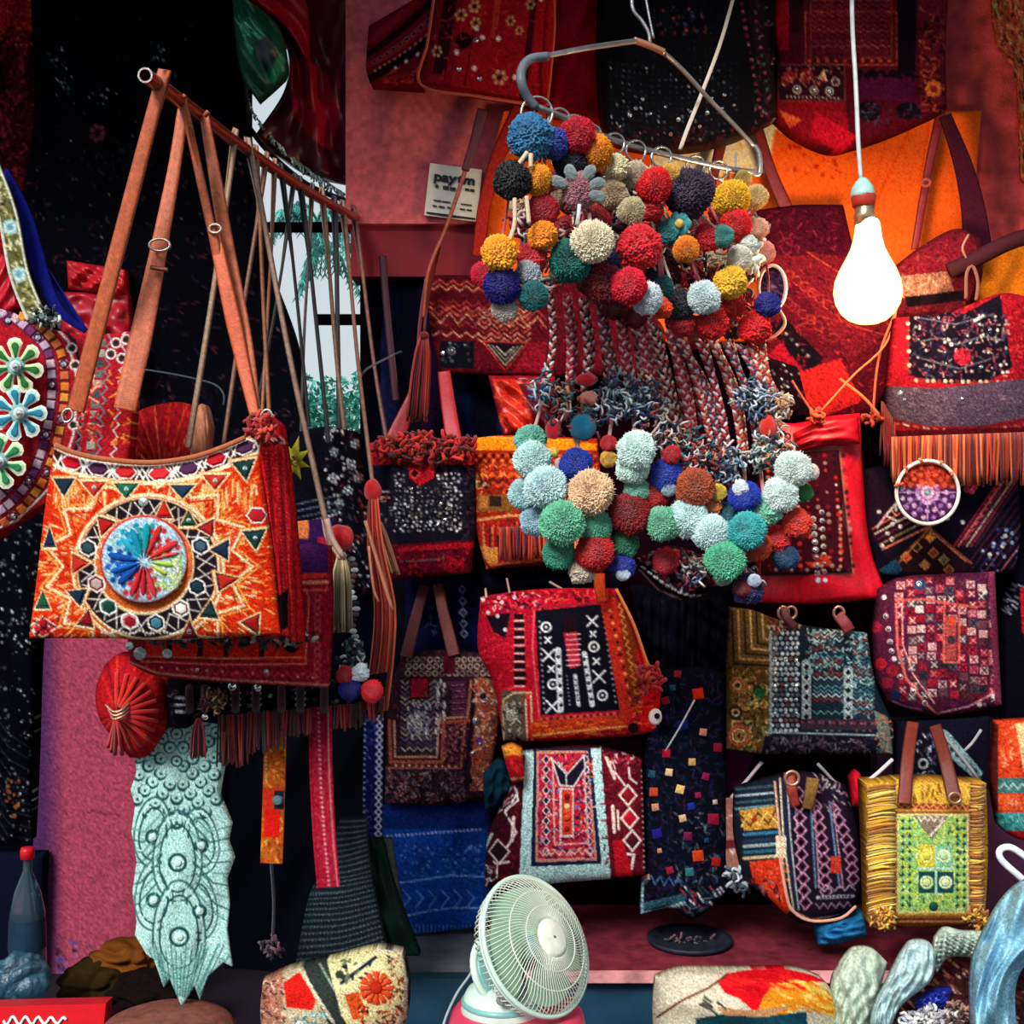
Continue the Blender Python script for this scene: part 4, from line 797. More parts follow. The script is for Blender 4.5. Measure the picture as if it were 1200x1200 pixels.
tube('piping', t, [(tuple(p)+(MY-.012,)) for p in topc[::6]], 3, '#b4633c', 40)
LT = '#b2532e'
a, b_ = straps(t, 187, (88, 482), None, 20, LT, 1.84)
c = CV(0, 0, 24, 300, '#b2532e'); [c.circ(U(0, 24), U(0, 300), .8, '#8a3c22') for _ in range(200)]; c.line(3, 0, 3, 300, .8, '#d88a5c'); c.line(21, 0, 21, 300, .8, '#7c3018')
s2 = ribbon('strap', t, [(214, 128, 1.865), (205, 190, 1.86), (190, 270, 1.85), (170, 370, 1.85), (150, 460, 1.84), (146, 480, 1.84)], [12, 15, 20, 26, 26], LT, cvf=c)
tube('buckle', s2, ringp(187, 287, 1.835, 12, 7), 1.6, '#d8b8a0', m=mat('buckle_metal', '#c8b0a0', .3, .7), closed=True)
ribbon('strap_keeper', s2, [(176, 313, 1.835), (196, 316, 1.835)], 5, '#7a3018')
s3 = ribbon('strap', t, [(214, 116, 1.84), (228, 180, 1.86), (248, 270, 1.87), (262, 330, 1.88)], [9, 11], '#b4552f')
s4 = ribbon('strap', t, [(239, 134, 1.92), (254, 220, 1.9), (268, 300, 1.9), (288, 400, 1.88), (299, 482, 1.87)], [11, 15, 17, 15, 13], '#b4552f')
ribbon('strap', t, [(250, 270, 1.88), (263, 330, 1.87), (283, 420, 1.87), (298, 485, 1.86)], [14, 18, 12], '#c4542c')
tube('buckle', s3, ringp(252, 268, 1.865, 7, 5), 1.6, '#d8b8a0', m=mat('buckle_metal'), closed=True)
for i in range(5): ribbon('strap_loop', t, [(212+i*27, 117+i*19, 1.83+.06*i), (217+i*27, 111+i*19, 1.825+.06*i)], 5, '#b4552f') if i < 2 else None
for (x, y) in ((79, 487), (298, 494), (312, 488)): tube('ring', t, ringp(x, y, MY-.02, 6, 8, .3), 1.7, '#cfc4b4', m=RINGM, closed=True)
noodles('knot', t, 306, 500, MY-.03, 12, 12, 60, ['#c81820', '#a00c18', '#e0402c'], 2.2, 10)

# ---- straps of the other bags hanging behind on the rail
ST = [((275, 185), (220, 525), 7, '#9c7a60', 'tan cord strap leaning left, third on the rail, behind the leather straps'),
      ((292, 176), (388, 640), 7, '#9a7868', 'tan cord strap running down right to the beige tassel'),
      ((312, 195), (262, 520), 5, '#8a5a48', 'thin brown strap crossing behind the tan one'),
      ((330, 215), (362, 500), 4, '#15161e', 'thin black strap across the bright opening, left one'),
      ((345, 222), (300, 480), 3.4, '#1c1a24', 'thin black strap leaning left across the bright opening'),
      ((352, 225), (385, 520), 5, '#191a22', 'black strap in the middle of the bright opening'),
      ((366, 232), (352, 520), 3.4, '#4a3a3c', 'thin grey-brown strap in front of the palm'),
      ((378, 238), (418, 620), 5, '#8a6454', 'tan strap falling right of the palm'),
      ((392, 245), (398, 520), 6, '#121420', 'black strap beside the right bar of the opening'),
      ((402, 250), (437, 570), 5, '#a07060', 'pale brown strap running down to the red tassel'),
      ((415, 262), (466, 590), 5, '#8c5a50', 'rosy strap running down to the golden tassel'),
      ((322, 204), (306, 500), 4, '#a06a50', 'thin light brown strap ending at the red knot'),
      ((300, 190), (316, 500), 5, '#a8663f', 'leather strap ending at the ring of the red knot')]
for (p, q, w_, cl, lb) in ST:
    Y0 = rY(p[0]); t = thing('bag_strap', lb, 'strap', (q[0], q[1], Y0+.02)); mx_ = (p[0]+q[0])/2+U(-3, 3)
    ribbon('strap', t, [(p[0]-3, rYy(p[0])-4, Y0+.006), (p[0]+1, rYy(p[0])-6, Y0-.016), (mx_, (p[1]+q[1])/2, Y0), (q[0], q[1], Y0+.01)], [w_*.8, w_], cl, th=.004)
# ---- red bag behind
t = thing('red_border_bag', 'dark red embroidered bag with striped border and mirrors, under the orange one', 'bag', (270, 805, 2.05))
c = CV(150, 640, 390, 810, '#8c1424', .1); c.stitch(150, 640, 390, 810, 600, ['#a81c24', '#6c0e1c', '#c42c24', '#7c1020'], 6, 1.5)
c.poly([(300, 740), (356, 720), (358, 776), (170, 768), (172, 740)], '#c4201a')
c.poly([(340, 640), (385, 640), (383, 676), (340, 680)], '#c42a24'); c.rect(345, 605, 385, 672, '#3a1444')
for x in (196, 232, 262, 304): c.rect(x, 744, x+6, 770, '#1e0c18')
c.pl([(165, 775), (260, 779), (358, 778), (362, 700), (358, 690)], 2, '#e0604c'); c.pl([(170, 769), (262, 772), (352, 770)], 1.4, '#e88a5c')
c.line(352, 683, 384, 682, 4, '#e0805c'); c.line(352, 692, 384, 691, 3, '#d84838')
for i in range(14): c.ring(372, 700+i*8, 3.4, 1.2, '#c45048')
c.dots(185, 782, 380, 795, 22, 1.3, ['#e8c0b0', '#4c0a18']); c.zig(180, 786, 375, 792, 40, 3, 1.2, '#c83c38')
c.pl([(150, 775), (185, 789), (270, 797), (385, 803)], 3, '#d07468')
for i in range(30): c.circ(155+i*7.6, 745+3*math.sin(i*2), 3, random.choice(['#14101c', '#2c3c44', '#5c1420', '#8a3c34']))
f = panel('front', t, [(160, 690), (340, 640), (386, 640)], [(386, 640), (388, 720), (384, 806)], [(152, 778), (185, 792), (270, 800), (384, 806)], [(160, 690), (150, 740), (152, 778)], (2.06, 2.1, 2.03, 2.06), c, mode='px', bulge=.02, sp=1.5)
for (x, y, r) in ((164, 766, 8), (312, 752, 3), (196, 766, 6), (231, 785, 2.6), (312, 787, 3), (152, 757, 5), (358, 745, 3.5)): disc('mirror', f, x, y, r, f, m=mat('grey_mirror'), n=9)
disc('button', f, 342, 756, 9, f, '#120a12', .01)
noodles('bead_edge', t, 265, 750, 2.0, 110, 6, 70, ['#14101c', '#2c3c44', '#5c1420', '#c8b8b0', '#0c0a14'], 2.2, 7)
noodles('bead_edge', t, 345, 748, 1.98, 16, 8, 26, ['#14101c', '#c8b8c0', '#8a3c44'], 1.8, 6)
# beaded band + red fringe below
t = thing('beaded_band', 'black beaded band with dark red yarn fringe under the red bag', 'band', (330, 890, 2.15))
c = CV(195, 795, 455, 850, '#0c0a12', .2); c.stitch(195, 795, 455, 850, 160, ['#2c2430', '#4c2c30', '#1c2430', '#7c6c70'], 5, 1.6)
for y in (818, 826, 834): c.line(206, y, 216, y, 3, '#a8a8b4')
c.dots(232, 808, 440, 826, 16, 2.4, ['#8c9ca0', '#5c2c34', '#2c3440'])
panel('band', t, [(196, 796), (300, 800), (400, 800), (452, 790)], [(452, 790), (448, 820)], [(196, 852), (222, 852), (240, 830), (300, 836), (448, 822)], [(196, 796), (196, 852)], 2.16, c, mode='px', bulge=.02)
for x in (222, 240, 276, 300, 330, 352, 380): o = tube('barrel_bead', t, [(x, 806, 2.13), (x, 812, 2.12), (x, 826, 2.12), (x, 832, 2.13)], 5, random.choice(['#2a1420', '#141420', '#3c1c20']), 10, sides=10); 
for x in (276, 300, 352): 
    for y in (812, 819, 826): tube('bead_ring', t, ringp(x, y, 2.12, 5.6, 1.6), .9, '#9c8c84', closed=True)
for x, y, r in ((272, 805, 5), (302, 806, 4.5), (240, 840, 4)): disc('mirror', t, x, y, r, 2.11, m=MIR, n=9)
noodles('rosette', t, 250, 822, 2.1, 12, 10, 50, ['#5c1c24', '#c89c6c', '#1c1c28', '#a83c34'], 1.4, 8)
for i, (x0, x1, y0, ln) in enumerate(((256, 292, 838, 60), (290, 330, 832, 50), (332, 365, 832, 32), (392, 422, 826, 30), (420, 450, 818, 28))):
    fringe('fringe', t, x0, y0, x1, y0-2, 2.16, ln, ['#9c2028', '#6c1420', '#b42c28', '#4c101c', '#3a3034'], 2.0, 1.3, 3)
tassel(t, 233, 845, 2.12, 44, 20, ['#6c0e20', '#8c1828', '#4c0a18'], 26, '#7c1020')
fringe('fringe', t, 262, 858, 270, 858, 2.15, 38, ['#5c0e1c', '#3c0a14'], 1.6, 1.5, 4)

# ---- items right of the rack
t = thing('mirror_strip_bag', 'black bag with rows of white dots and small mirrors, beside the yellow flower charm', 'bag', (395, 660, 2.5))
c = CV(335, 500, 450, 690, '#0a0a14', .15)
for y, n_ in ((588, 1), (596, 1), (604, 1)): c.dots(342, y+4, 400, y-8, 24, 1.1, '#54607c')
c.dots(340, 620, 400, 600, 14, 1.6, '#c8ccd4'); c.dots(380, 505, 404, 505, 4, 1.8, '#b8b8c0')
for (x, y) in ((390, 560), (392, 530), (412, 545), (408, 575), (385, 512), (416, 520), (420, 560), (398, 590)): c.flower(x, y, 7, '#8c98a4', 6, '#c8ccd0', U(0, 1))
c.specks(380, 500, 448, 690, 170, ['#9c9ca4', '#c8b8b4', '#5c3c44', '#d0d4d8', '#2c3040'], .8, 2); c.stitch(400, 500, 448, 690, 90, ['#6c2430', '#3c4050', '#8c2c30'], 6, 1.4)
panel('body', t, [(340, 508), (380, 500), (418, 506)], [(418, 506), (430, 600), (447, 700)], [(345, 690), (447, 700)], [(340, 508), (338, 600), (345, 690)], (2.5, 2.55, 2.5, 2.55), c, mode='px', bulge=.03)
t = thing('star_charm', 'yellow felt star flower charm beside the orange bag', 'charm', (345, 560, 1.98))
for k in range(8):
    a = k*PI/4+.3; L = U(18, 26); patch('petal', t, [(343+L*f*math.cos(a)-g*math.sin(a)*5, 540+L*1.2*f*math.sin(a)+g*math.cos(a)*5) for f, g in ((.05, -.6), (.4, -1), (1, 0), (.4, 1), (.05, .6))], 1.98-.002*k, random.choice(['#b8a830', '#d4c44c', '#8c8424']), .008)
noodles('centre', t, 342, 540, 1.97, 6, 7, 18, ['#e4d860', '#9c8c28'], 1.6, 6)
t = thing('purple_cloth', 'dark purple and red cloth piece between the orange bag and the beige tassel', 'cloth', (365, 680, 2.3))
c = CV(340, 610, 400, 690, '#2c1244', .08); c.rect(340, 610, 362, 632, '#c86c3c'); c.line(345, 655, 372, 652, 1.4, '#9c8cb8'); c.line(347, 665, 370, 662, 1.4, '#8c7cb8'); c.poly([(372, 630), (400, 630), (396, 672), (378, 668)], '#9c1c34')
panel('body', t, *quad((336, 612), (394, 606), (396, 688), (345, 690)), 2.3, c, mode='px', bulge=.02, sp=1.8)
t = thing('beige_tassel', 'beige yarn tassel hanging from a tan strap, right of the orange bag', 'tassel', (402, 742, 2.2))
tassel(t, 400, 650, 2.2, 92, 26, ['#c8b48c', '#a8946c', '#d8c8a4', '#94805c'], 60, '#c8a888', r=1.3); strands('cord', t, [[(380, 608, 2.2), (384, 630, 2.2), (398, 652, 2.2)], [(383, 608, 2.19), (390, 632, 2.19), (402, 652, 2.19)]], ['#c09c8c'], 3, n=9)
t = thing('red_ball', 'round bright red felt ball above the beige tassel', 'ball', (398, 648, 2.26)); pom(t, 398, 631, 2.26, 15, '#cc1820', v=3)
t = thing('shell_strand', 'strand of black and white shells and beads right of the beige tassel', 'strand', (415, 800, 2.3))
for i in range(22):
    y = 655+i*6.5; x = 415+3*math.sin(i*.9)+(i-10)*.3; disc('shell', t, x, y, 5, 2.28, random.choice(['#9ca4a8', '#4c5460', '#c8ccd0', '#2c343c', '#6c4c48']), .012, n=7, ry=3.4)
noodles('beads', t, 412, 770, 2.26, 16, 22, 60, ['#1c2c3c', '#c8d4d8', '#3c6c64', '#101420'], 1.8, 7)
noodles('beads', t, 385, 800, 2.24, 10, 12, 24, ['#c8a888', '#1c1c24', '#8c3c34'], 1.8, 7)
t = thing('pompom_cluster', 'cluster of small navy and red pompoms with a white ball beside the red tassel', 'pompom', (415, 820, 2.2))
for (x, y, r, cl) in ((405, 791, 10, '#c41c2c'), (410, 808, 12, '#1a1c8c'), (436, 810, 12, '#e01430'), (422, 788, 10, '#cdd8e0')): pom(t, x, y, 2.11, r, cl)
t = thing('long_red_tassel', 'long orange-red yarn tassel hanging at the right of the rack', 'tassel', (445, 838, 2.35))
it = []
for i in range(110):
    d = U(-1, 1); Yd = 2.35+U(-.02, .02); it.append([(437+d*4, 570, Yd), (440+d*9, 640, Yd), (447+d*12+4, 710, Yd), (448+d*13, 770, Yd), (440+d*14, U(815, 836), Yd)])
strands('yarn', t, it, ['#c03024', '#9c1c1c', '#d84c2c', '#e0603c', '#7c1418'], 1.2, n=12); pom(t, 437, 575, 2.34, 10, '#b81c20', 1, 1.4, 'knot', 3)
strands('loose_cord', t, [[(428, 610, 2.3), (440, 650, 2.3), (452, 690, 2.3), (460, 715, 2.3)], [(432, 640, 2.3), (438, 690, 2.3), (444, 705, 2.3)]], ['#e0906c', '#d87c5c'], 1.8, n=12)
t = thing('golden_tassel', 'golden brown split tassel on the rosy strap', 'tassel', (452, 678, 2.4))
tassel(t, 442, 612, 2.4, 66, 16, ['#c8843c', '#a8642c', '#e0a860'], 26, '#c04028'); tassel(t, 445, 612, 2.41, 62, 10, ['#e0b090', '#c88c6c'], 10, None, lean=18)
# ---- red dome bag behind main bag, flower bag at left edge
c = CV(125, 465, 260, 560, '#8c1218', .08)
for k in range(14): a = -PI*.95+k*PI*.9/13; c.line(190, 560, 190+110*math.cos(a), 560+110*math.sin(a), 1.3, '#c8401c' if k % 3 else '#e0704c')
c.stitch(125, 465, 260, 560, 120, ['#b81c1c', '#5c0c14'], 7, 1.5)
cloth('red_fan_bag', 'red quilted bag with radiating stitch lines showing above the orange bag', 'bag', ([(128, 520), (150, 490), (185, 474), (228, 478), (250, 540)], [(250, 540), (250, 575)], [(125, 575), (250, 575)], [(128, 520), (125, 575)]), 2.25, c, mode='px', bulge=.04)
cloth('tan_leather_tag', 'small round tan leather flap behind the tan cord strap', 'flap', ([(226, 500), (232, 476), (241, 476), (247, 500)], [(247, 500), (243, 540)], [(222, 540), (243, 540)], [(226, 500), (222, 540)]), 2.2, '#a86444', bulge=.02, m=LEA)
t = thing('wire_hook', 'thin grey wire hook on the black shawl behind the leather straps', 'hook', (262, 470, 2.85)); tube('wire', t, [(168, 433, 2.85), (210, 440, 2.85), (250, 450, 2.85), (262, 462, 2.85), (262, 475, 2.85)], 1.1, '#3c4458', 20)
t = thing('flower_patch_bag', 'big red bag with chequered squares and round felt flowers at the left edge', 'bag', (60, 690, 1.95))
c = CV(-60, 350, 165, 700, '#a01824', .1); c.stitch(-60, 350, 165, 700, 500, ['#c02428', '#7c101c', '#b81c20'], 6, 1.5)
def sq(x, y, r, cl, a): c.poly([(x+r*1.4*math.cos(a+k*PI/2+PI/4), y+r*1.4*math.sin(a+k*PI/2+PI/4)) for k in range(4)], cl, '#3c1020', 1.1)
CC = ['#d8742c', '#b89cb4', '#3c1c48', '#e08c3c', '#c8a8b8', '#b04c34']
PB = []
for off, st in ((0, 0), (-15, 3), (-30, 1)):
    q = crom([(14+off*.4, 366), (44+off*.8, 380-off*.3), (70+off, 410), (76+off, 450), (72+off, 492), (62+off, 535), (44+off*.8, 574+off*.5), (14+off*.5, 606+off*.8), (-30, 630+off)], 27 if off > -20 else 24)
    for k, (x, y) in enumerate(q):
        if off < -20 and 385 < y < 570: continue
        a = math.atan2(q[min(k+1, len(q)-1)][1]-q[max(k-1, 0)][1], q[min(k+1, len(q)-1)][0]-q[max(k-1, 0)][0]); cl = ['#d8742c', '#b89cb4', '#e08c3c', '#6c3460', '#c8603c', '#c8a8b8'][(k*2+st) % 6]
        sq(x, y, 5.6, cl, a)
        if (k+st) % 5 == 2: PB.append((x, y, None, a)); c.circ(x, y, 5, '#3c1448')
        else: PB.append((x, y, cl, a))
MP = [(p[0], p[1], 3.6) for p in PB if p[2] is None]
c.pl([(55, 372), (80, 400), (92, 450), (86, 510), (70, 560), (20, 610), (-50, 640)], 3, '#d8ccc4'); c.pl([(62, 372), (87, 400), (99, 450), (93, 510), (77, 568), (26, 622), (-44, 652)], 4, '#2c1424')
for i in range(5): c.pl([(100, 540-i*0), (84+i*3, 590+i*6), (30+i*3, 640+i*9), (-44, 672+i*8)], 2, ['#6c3c60', '#8c7088', '#5c1430', '#9c8c9c', '#3c1430'][i])
for x0 in (106, 130, 148): c.zig(x0, 385, x0-16, 540, 22, 3, 1.8, ['#e0dcd4', '#6c7c84', '#d8d0cc'][(x0//10) % 3])
for k in range(12): c.rect(114-k*1.2, 398+k*12, 124-k*1.2, 407+k*12, ['#5c6c64', '#8c9c90', '#3c4c50'][k % 3])
for (x, y) in ((84, 408), (88, 428), (104, 410), (86, 498), (136, 402), (148, 398), (143, 420), (130, 415)): c.ring(x, y, 5.5, 2, '#e4e0dc'); c.circ(x, y, 3.5, '#1c2c28')
c.stitch(92, 430, 116, 520, 60, ['#e04c34', '#c81c24', '#e8a080'], 9, 2.2); c.stitch(128, 432, 158, 520, 60, ['#e08430', '#c82c20', '#a81c1c'], 8, 2.2)
f = panel('body', t, [(-60, 356), (0, 362), (40, 376), (70, 388), (110, 392), (155, 388)], [(155, 388), (158, 450), (150, 560)], [(-60, 690), (0, 628), (60, 590), (150, 560)], [(-60, 356), (-60, 690)], 1.98, c, mode='px', bulge=.02, sp=1.4)
for (x, y, cl, a) in PB:
    if -8 < x < 95 and y > 366:
        if cl: patch('square_patch', f, [(x+6.4*math.cos(a+k*PI/2+PI/4), y+6.4*math.sin(a+k*PI/2+PI/4)) for k in range(4)], f, cl, .0018, lift=.0006)
for (x, y, r) in MP: disc('mirror', f, x, y, r, f, m=MIR, n=10)
for (x, y, cp, co_, rot) in ((18, 429, '#2c6c3c', '#c8d89c', .2), (22, 484, '#2c7c94', '#a8d4dc', .0), (-2, 541, '#2c7c54', '#b8d8a8', .3)):
    fl = thing('tmp', None, None, (x, y, 1.9)); fl.name = 'felt_flower'; fl.parent = t; fl.location = np.array(P(x, y, 1.93))-np.array(t.location)
    bpy.data.objects.remove(fl)
    base = disc('felt_flower', t, x, y, 12, 1.93, '#8cb4b4', .008, n=14)
    for k in range(7):
        a = rot+k*2*PI/7; ca, sa = math.cos(a), math.sin(a)
        for (L0, L1, wd, cl, dd) in ((4, 34, 9.5, '#e4e0d0', .006), (5, 31, 7.5, co_, .008), (10, 28, 4.4, cp, .012)):
            patch('petal', base, [(x+ca*(L0+(L1-L0)*f_)-sa*wd*g, y+sa*(L0+(L1-L0)*f_)+ca*wd*g) for f_, g in ((0, -.2), (0, .2), (.4, .55), (.75, 1), (.93, .7), (1, 0), (.93, -.7), (.75, -1), (.4, -.55))], 1.93-dd*.6, cl, .002, lift=.0004)
    disc('centre', base, x, y, 7, 1.915, '#c8d4d4', .004); disc('mirror', base, x, y, 4, 1.91, m=MIR)
# floral strap and blue strip
t = thing('floral_strap', 'pale green and gold floral bag strap at the left edge, edged with white', 'strap', (45, 380, 1.95))
c = CV(0, 0, 26, 190, '#5c5c34', .12); c.stitch(3, 0, 23, 190, 170, ['#c8c090', '#1c2018', '#a89c4c', '#dcd8c0', '#3c3c20'], 5, 2); c.rect(0, 0, 3, 190, '#d0d4c8'); c.rect(23, 0, 26, 190, '#d8d8cc')
for y in (80, 135): c.circ(13, y, 9, '#a8c8c4'); c.circ(13, y, 4, '#5c8c9c')
ribbon('strap', t, [(-14, 190, 1.97), (8, 250, 1.96), (22, 320, 1.95), (42, 372, 1.94)], 24, None, cvf=c, m=FAB)
noodles('trim_knot', t, 52, 372, 1.93, 18, 8, 40, ['#c8d4d0', '#1c2428', '#7c9c94'], 1.8, 8)
t = thing('blue_strap', 'royal blue cloth strap right beside the floral one', 'strap', (95, 390, 1.98)); ribbon('strap', t, [(5, 200, 2.0), (28, 250, 2.0), (48, 320, 1.99), (68, 362, 1.98), (100, 388, 1.98)], [10, 16, 20, 14, 6], '#101668', m=FAB)
# black sequined garment lower left
c = CV(-40, 600, 60, 1080, '#04050c', .12); 
for i in range(330): c.circ(20+U(-1, 1)*28+10*math.sin(i), U(600, 1050), U(.4, 1.7)*(1 if R() < .8 else 1.3), random.choice(['#7c8488', '#b8bcc0', '#3c4044', '#5c6468']))
for i in range(14): c.pl([(-20, 820+i*14), (10, 860+i*15), (40, 880+i*13)], .8, '#2c3038')
c.specks(4, 905, 24, 960, 22, ['#8c4c2c', '#5c3420', '#a8683c'], 1, 2.6)
cloth('sequined_garment', 'black garment strewn with tiny silver sequins at the lower left edge', 'garment', ([(-40, 590), (62, 600)], [(62, 600), (46, 740), (40, 900), (36, 985)], [(-40, 992), (36, 985)], [(-40, 590), (-40, 992)]), 2.4, c, mode='px', bulge=.04, wr=.012)
cloth('sequined_garment_skirt', 'dark navy cloth behind the glass bottle at the left edge', 'cloth', quad((-60, 1000), (52, 1000), (46, 1160), (-60, 1160)), 2.93, '#070d20', bulge=.02)

# ================================================================== CENTRE LEFT OF THE WALL
# navy cloth strips and straps behind
c = CV(0, 0, 220, 230, '#070718', .1)
for x, cl in ((10, '#0e1232'), (60, '#190a24'), (95, '#0c1438'), (150, '#0a1030'), (168, '#1a0c28')): c.rect(x, 0, x+26, 230, cl)
cloth('navy_cloth', 'dark navy striped cloth hanging in the shadow behind the red straps', 'cloth', quad((432, 324), (650, 324), (650, 540), (436, 540)), 3.06, c, wr=.01, sp=3)
for (pts, w_, cl, lb) in (([(448, 300, 3.0), (455, 380, 3.0), (464, 470, 3.0)], 9, '#401024', 'thin dark maroon strap in the shadow under the red beam, left'),
                          ([(497, 440, 2.93), (478, 480, 2.92), (452, 535, 2.9)], [15, 22], '#9c1026', 'deep red strap leaning left above the grey mirrored bag'),
                          ([(520, 435, 2.93), (526, 480, 2.92), (534, 530, 2.9)], [15, 20], '#a80e24', 'deep red strap falling straight above the grey mirrored bag')):
    t = thing('bag_strap', lb, 'strap', pts[-1]); ribbon('strap', t, pts, w_, cl, m=SAT)
# dark red chevron textile
t = thing('chevron_textile', 'dark red textile with beige chevrons and two black mirrored patches, below the sign', 'textile', (600, 440, 2.93))
c = CV(495, 318, 925, 445, '#500a16', .12)
c.stitch(495, 318, 925, 445, 500, ['#741620', '#300810', '#8c2424', '#5c1020'], 6, 1.5)
for y in range(324, 400, 6): 
    for x0 in (500, 560): c.zig(x0, y+(4 if x0 > 500 else 0), x0+62, y+3, 8, 3, 1.4, random.choice(['#b04c40', '#3c0c14', '#c88a6c', '#8c2c2c']))
c.zig(506, 372, 640, 378, 13, 6, 1.5, '#b08060'); c.zig(506, 382, 640, 388, 11, 8, 1.4, '#2c0a12'); c.zig(504, 364, 640, 369, 13, 5, 1.2, '#a84c3c')
c.rect(516, 400, 556, 432, '#0c0c16'); c.ring(529, 411, 4, 1.4, '#8c8c94'); c.specks(518, 402, 554, 430, 16, ['#3c4450', '#6c7078', '#1c2c2c'], 1, 2)
c.poly([(566, 400), (618, 402), (592, 434)], '#120c14', '#a83028', 1.6)
for k in range(3): c.pl([(572+k*5, 404+k), (592, 428-k*6), (612-k*5, 405+k)], 1.4, ['#b8a890', '#8c847c', '#c8b8a8'][k])
c.poly([(620, 402), (640, 400), (640, 438), (600, 438)], '#7c1024'); c.line(500, 438, 640, 436, 3, '#7c1024')
body = panel('body', t, [(500, 322), (640, 324), (780, 330)], [(780, 330), (780, 442)], [(515, 436), (640, 440), (780, 442)], [(500, 322), (504, 380), (515, 436)], 2.95, c, mode='px', bulge=.015, sp=1.5)
disc('mirror', body, 519, 414, 3, body, m=MIR, n=8); disc('mirror', body, 529, 411, 2.4, body, m=MIR, n=8)
t = thing('maroon_tassel', 'thick dark maroon tassel hanging left of the chevron textile', 'tassel', (492, 492, 2.9)); tassel(t, 497, 392, 2.9, 104, 24, ['#5c0c1c', '#7c1420', '#3c0814', '#9c3028'], 50, '#6c1020', lean=-8, r=1.3)
strands('cord', t, [[(505, 330, 2.9), (500, 360, 2.9), (497, 392, 2.9)], [(500, 325, 2.9), (492, 380, 2.9), (488, 450, 2.9)]], ['#6c2430'], 2, n=8)
t = thing('wire_hook', 'thin grey wire sticking out above the grey mirrored bag', 'hook', (424, 442, 2.8)); tube('wire', t, [(470, 412, 2.95), (445, 424, 2.85), (428, 434, 2.8), (421, 444, 2.8)], 1.4, '#5c5c74', 14)
# red-orange wrap
c = CV(575, 440, 650, 515, '#7c0c1c', .1); c.poly([(578, 445), (604, 445), (628, 470), (632, 512), (600, 505)], '#c02414'); c.stitch(580, 448, 630, 505, 70, ['#e04c1c', '#9c1814', '#d83c20'], 8, 2); c.line(606, 447, 632, 466, 2, '#c89c8c'); c.poly([(608, 450), (650, 450), (650, 512), (634, 512)], '#4c0a20')
cloth('red_wrap', 'folded red-orange cloth below the chevron textile', 'cloth', quad((572, 440), (650, 440), (650, 518), (590, 512)), 2.95, c, mode='px', bulge=.04, wr=.015, m=SAT)
# grey mirrored bag with red border
t = thing('mirrored_red_bag', 'dark bag packed with tiny white mirrors, bright red fringe top and red base', 'bag', (500, 672, 2.85))
c = CV(425, 510, 562, 680, '#140c18', .15)
c.rect(425, 510, 562, 548, '#8c0c1a'); c.stitch(432, 512, 556, 546, 240, ['#d01c20', '#e83020', '#7c0c18', '#b81420', '#3c0812'], 8, 2)
c.rect(425, 545, 562, 640, '#15131f'); c.poly([(478, 540), (512, 538), (508, 560), (492, 570), (480, 560)], '#a81420'); c.dia(486, 555, 6, 6, '#2c0c14', '#d84030')
for y in range(556, 626, 5):
    for x in range(464, 540, 5):
        if 478 < x < 512 and y < 570: continue
        e_ = x < 474 or x > 522 or y > 606
        c.circ(x+U(-1.8, 1.8), y+U(-1.8, 1.8), U(.7, 1.9), random.choice(['#dcdce0', '#a8a8b0', '#7c7c88', '#f0f0f4'] if e_ or R() < .25 else ['#6c6c70', '#54504c', '#8c8680', '#38343c']))
c.stitch(540, 548, 558, 640, 60, ['#242034', '#0a0a14', '#3c2038'], 6, 1.8); c.stitch(430, 575, 462, 640, 50, ['#241c30', '#8c8c94', '#4c1424'], 4, 1.4)
c.rect(430, 548, 458, 575, '#0c0c1c'); c.line(432, 577, 456, 576, 2.5, '#9c8c8c'); c.line(432, 583, 456, 583, 3, '#b86c5c')
c.poly([(425, 640), (562, 632), (562, 680), (425, 680)], '#5c0c1e'); c.line(470, 644, 556, 638, 6, '#a81424'); c.pl([(470, 658), (520, 655), (520, 650)], 2.5, '#6c4c44'); c.rect(524, 652, 544, 672, '#a00f24'); c.stitch(440, 645, 560, 675, 60, ['#7c1024', '#2c0814', '#b81c28'], 7, 1.8)
body = panel('body', t, [(428, 520), (470, 514), (556, 514)], [(556, 514), (558, 600), (552, 672)], [(458, 680), (552, 672)], [(428, 520), (440, 600), (458, 680)], 2.88, c, mode='px', bulge=.04, sp=1.3)
noodles('top_fringe', t, 498, 526, 2.84, 58, 13, 260, ['#b0141c', '#8c0c18', '#d02c20', '#5c0810'], 2, 10)
for (x, y) in ((478, 594), (480, 605), (475, 616), (482, 573), (517, 590), (524, 596), (527, 571), (513, 615), (522, 609)): disc('mirror', body, x, y, 2.3, body, m=MIR, n=7)
# orange stack bag
t = thing('orange_fringed_bag', 'orange and red banded bag with a fringed lower half, left of the mint pompoms', 'bag', (620, 665, 2.85))
c = CV(548, 505, 720, 670, '#8c2010', .1)
c.poly([(548, 510), (620, 512), (700, 520), (700, 528), (548, 528)], '#e07a12'); c.line(552, 512, 680, 516, 2, '#f09828')
for y, cs in ((534, ['#2c0c10', '#c84c1c']), (540, ['#e06a2c', '#5c1410'])): c.dots(555, y, 700, y, 28, 2.2, cs)
for k, y in enumerate((546, 551, 557, 563, 568)): c.zig(553, y, 700, y, 24, 2.4, 1.8, ['#e0622c', '#c8302c', '#e88a3c', '#38101c', '#d84824'][k])
c.stitch(550, 548, 700, 600, 260, ['#d84818', '#b8281a', '#e88440', '#3c1014', '#7c1c14'], 7, 1.8); c.stitch(552, 562, 575, 572, 14, ['#c8bca8', '#241418'], 4, 2)
c.rect(560, 580, 600, 600, '#7c4c20'); c.rect(574, 582, 588, 594, '#2c1c18'); c.rect(562, 582, 572, 596, '#b06830')
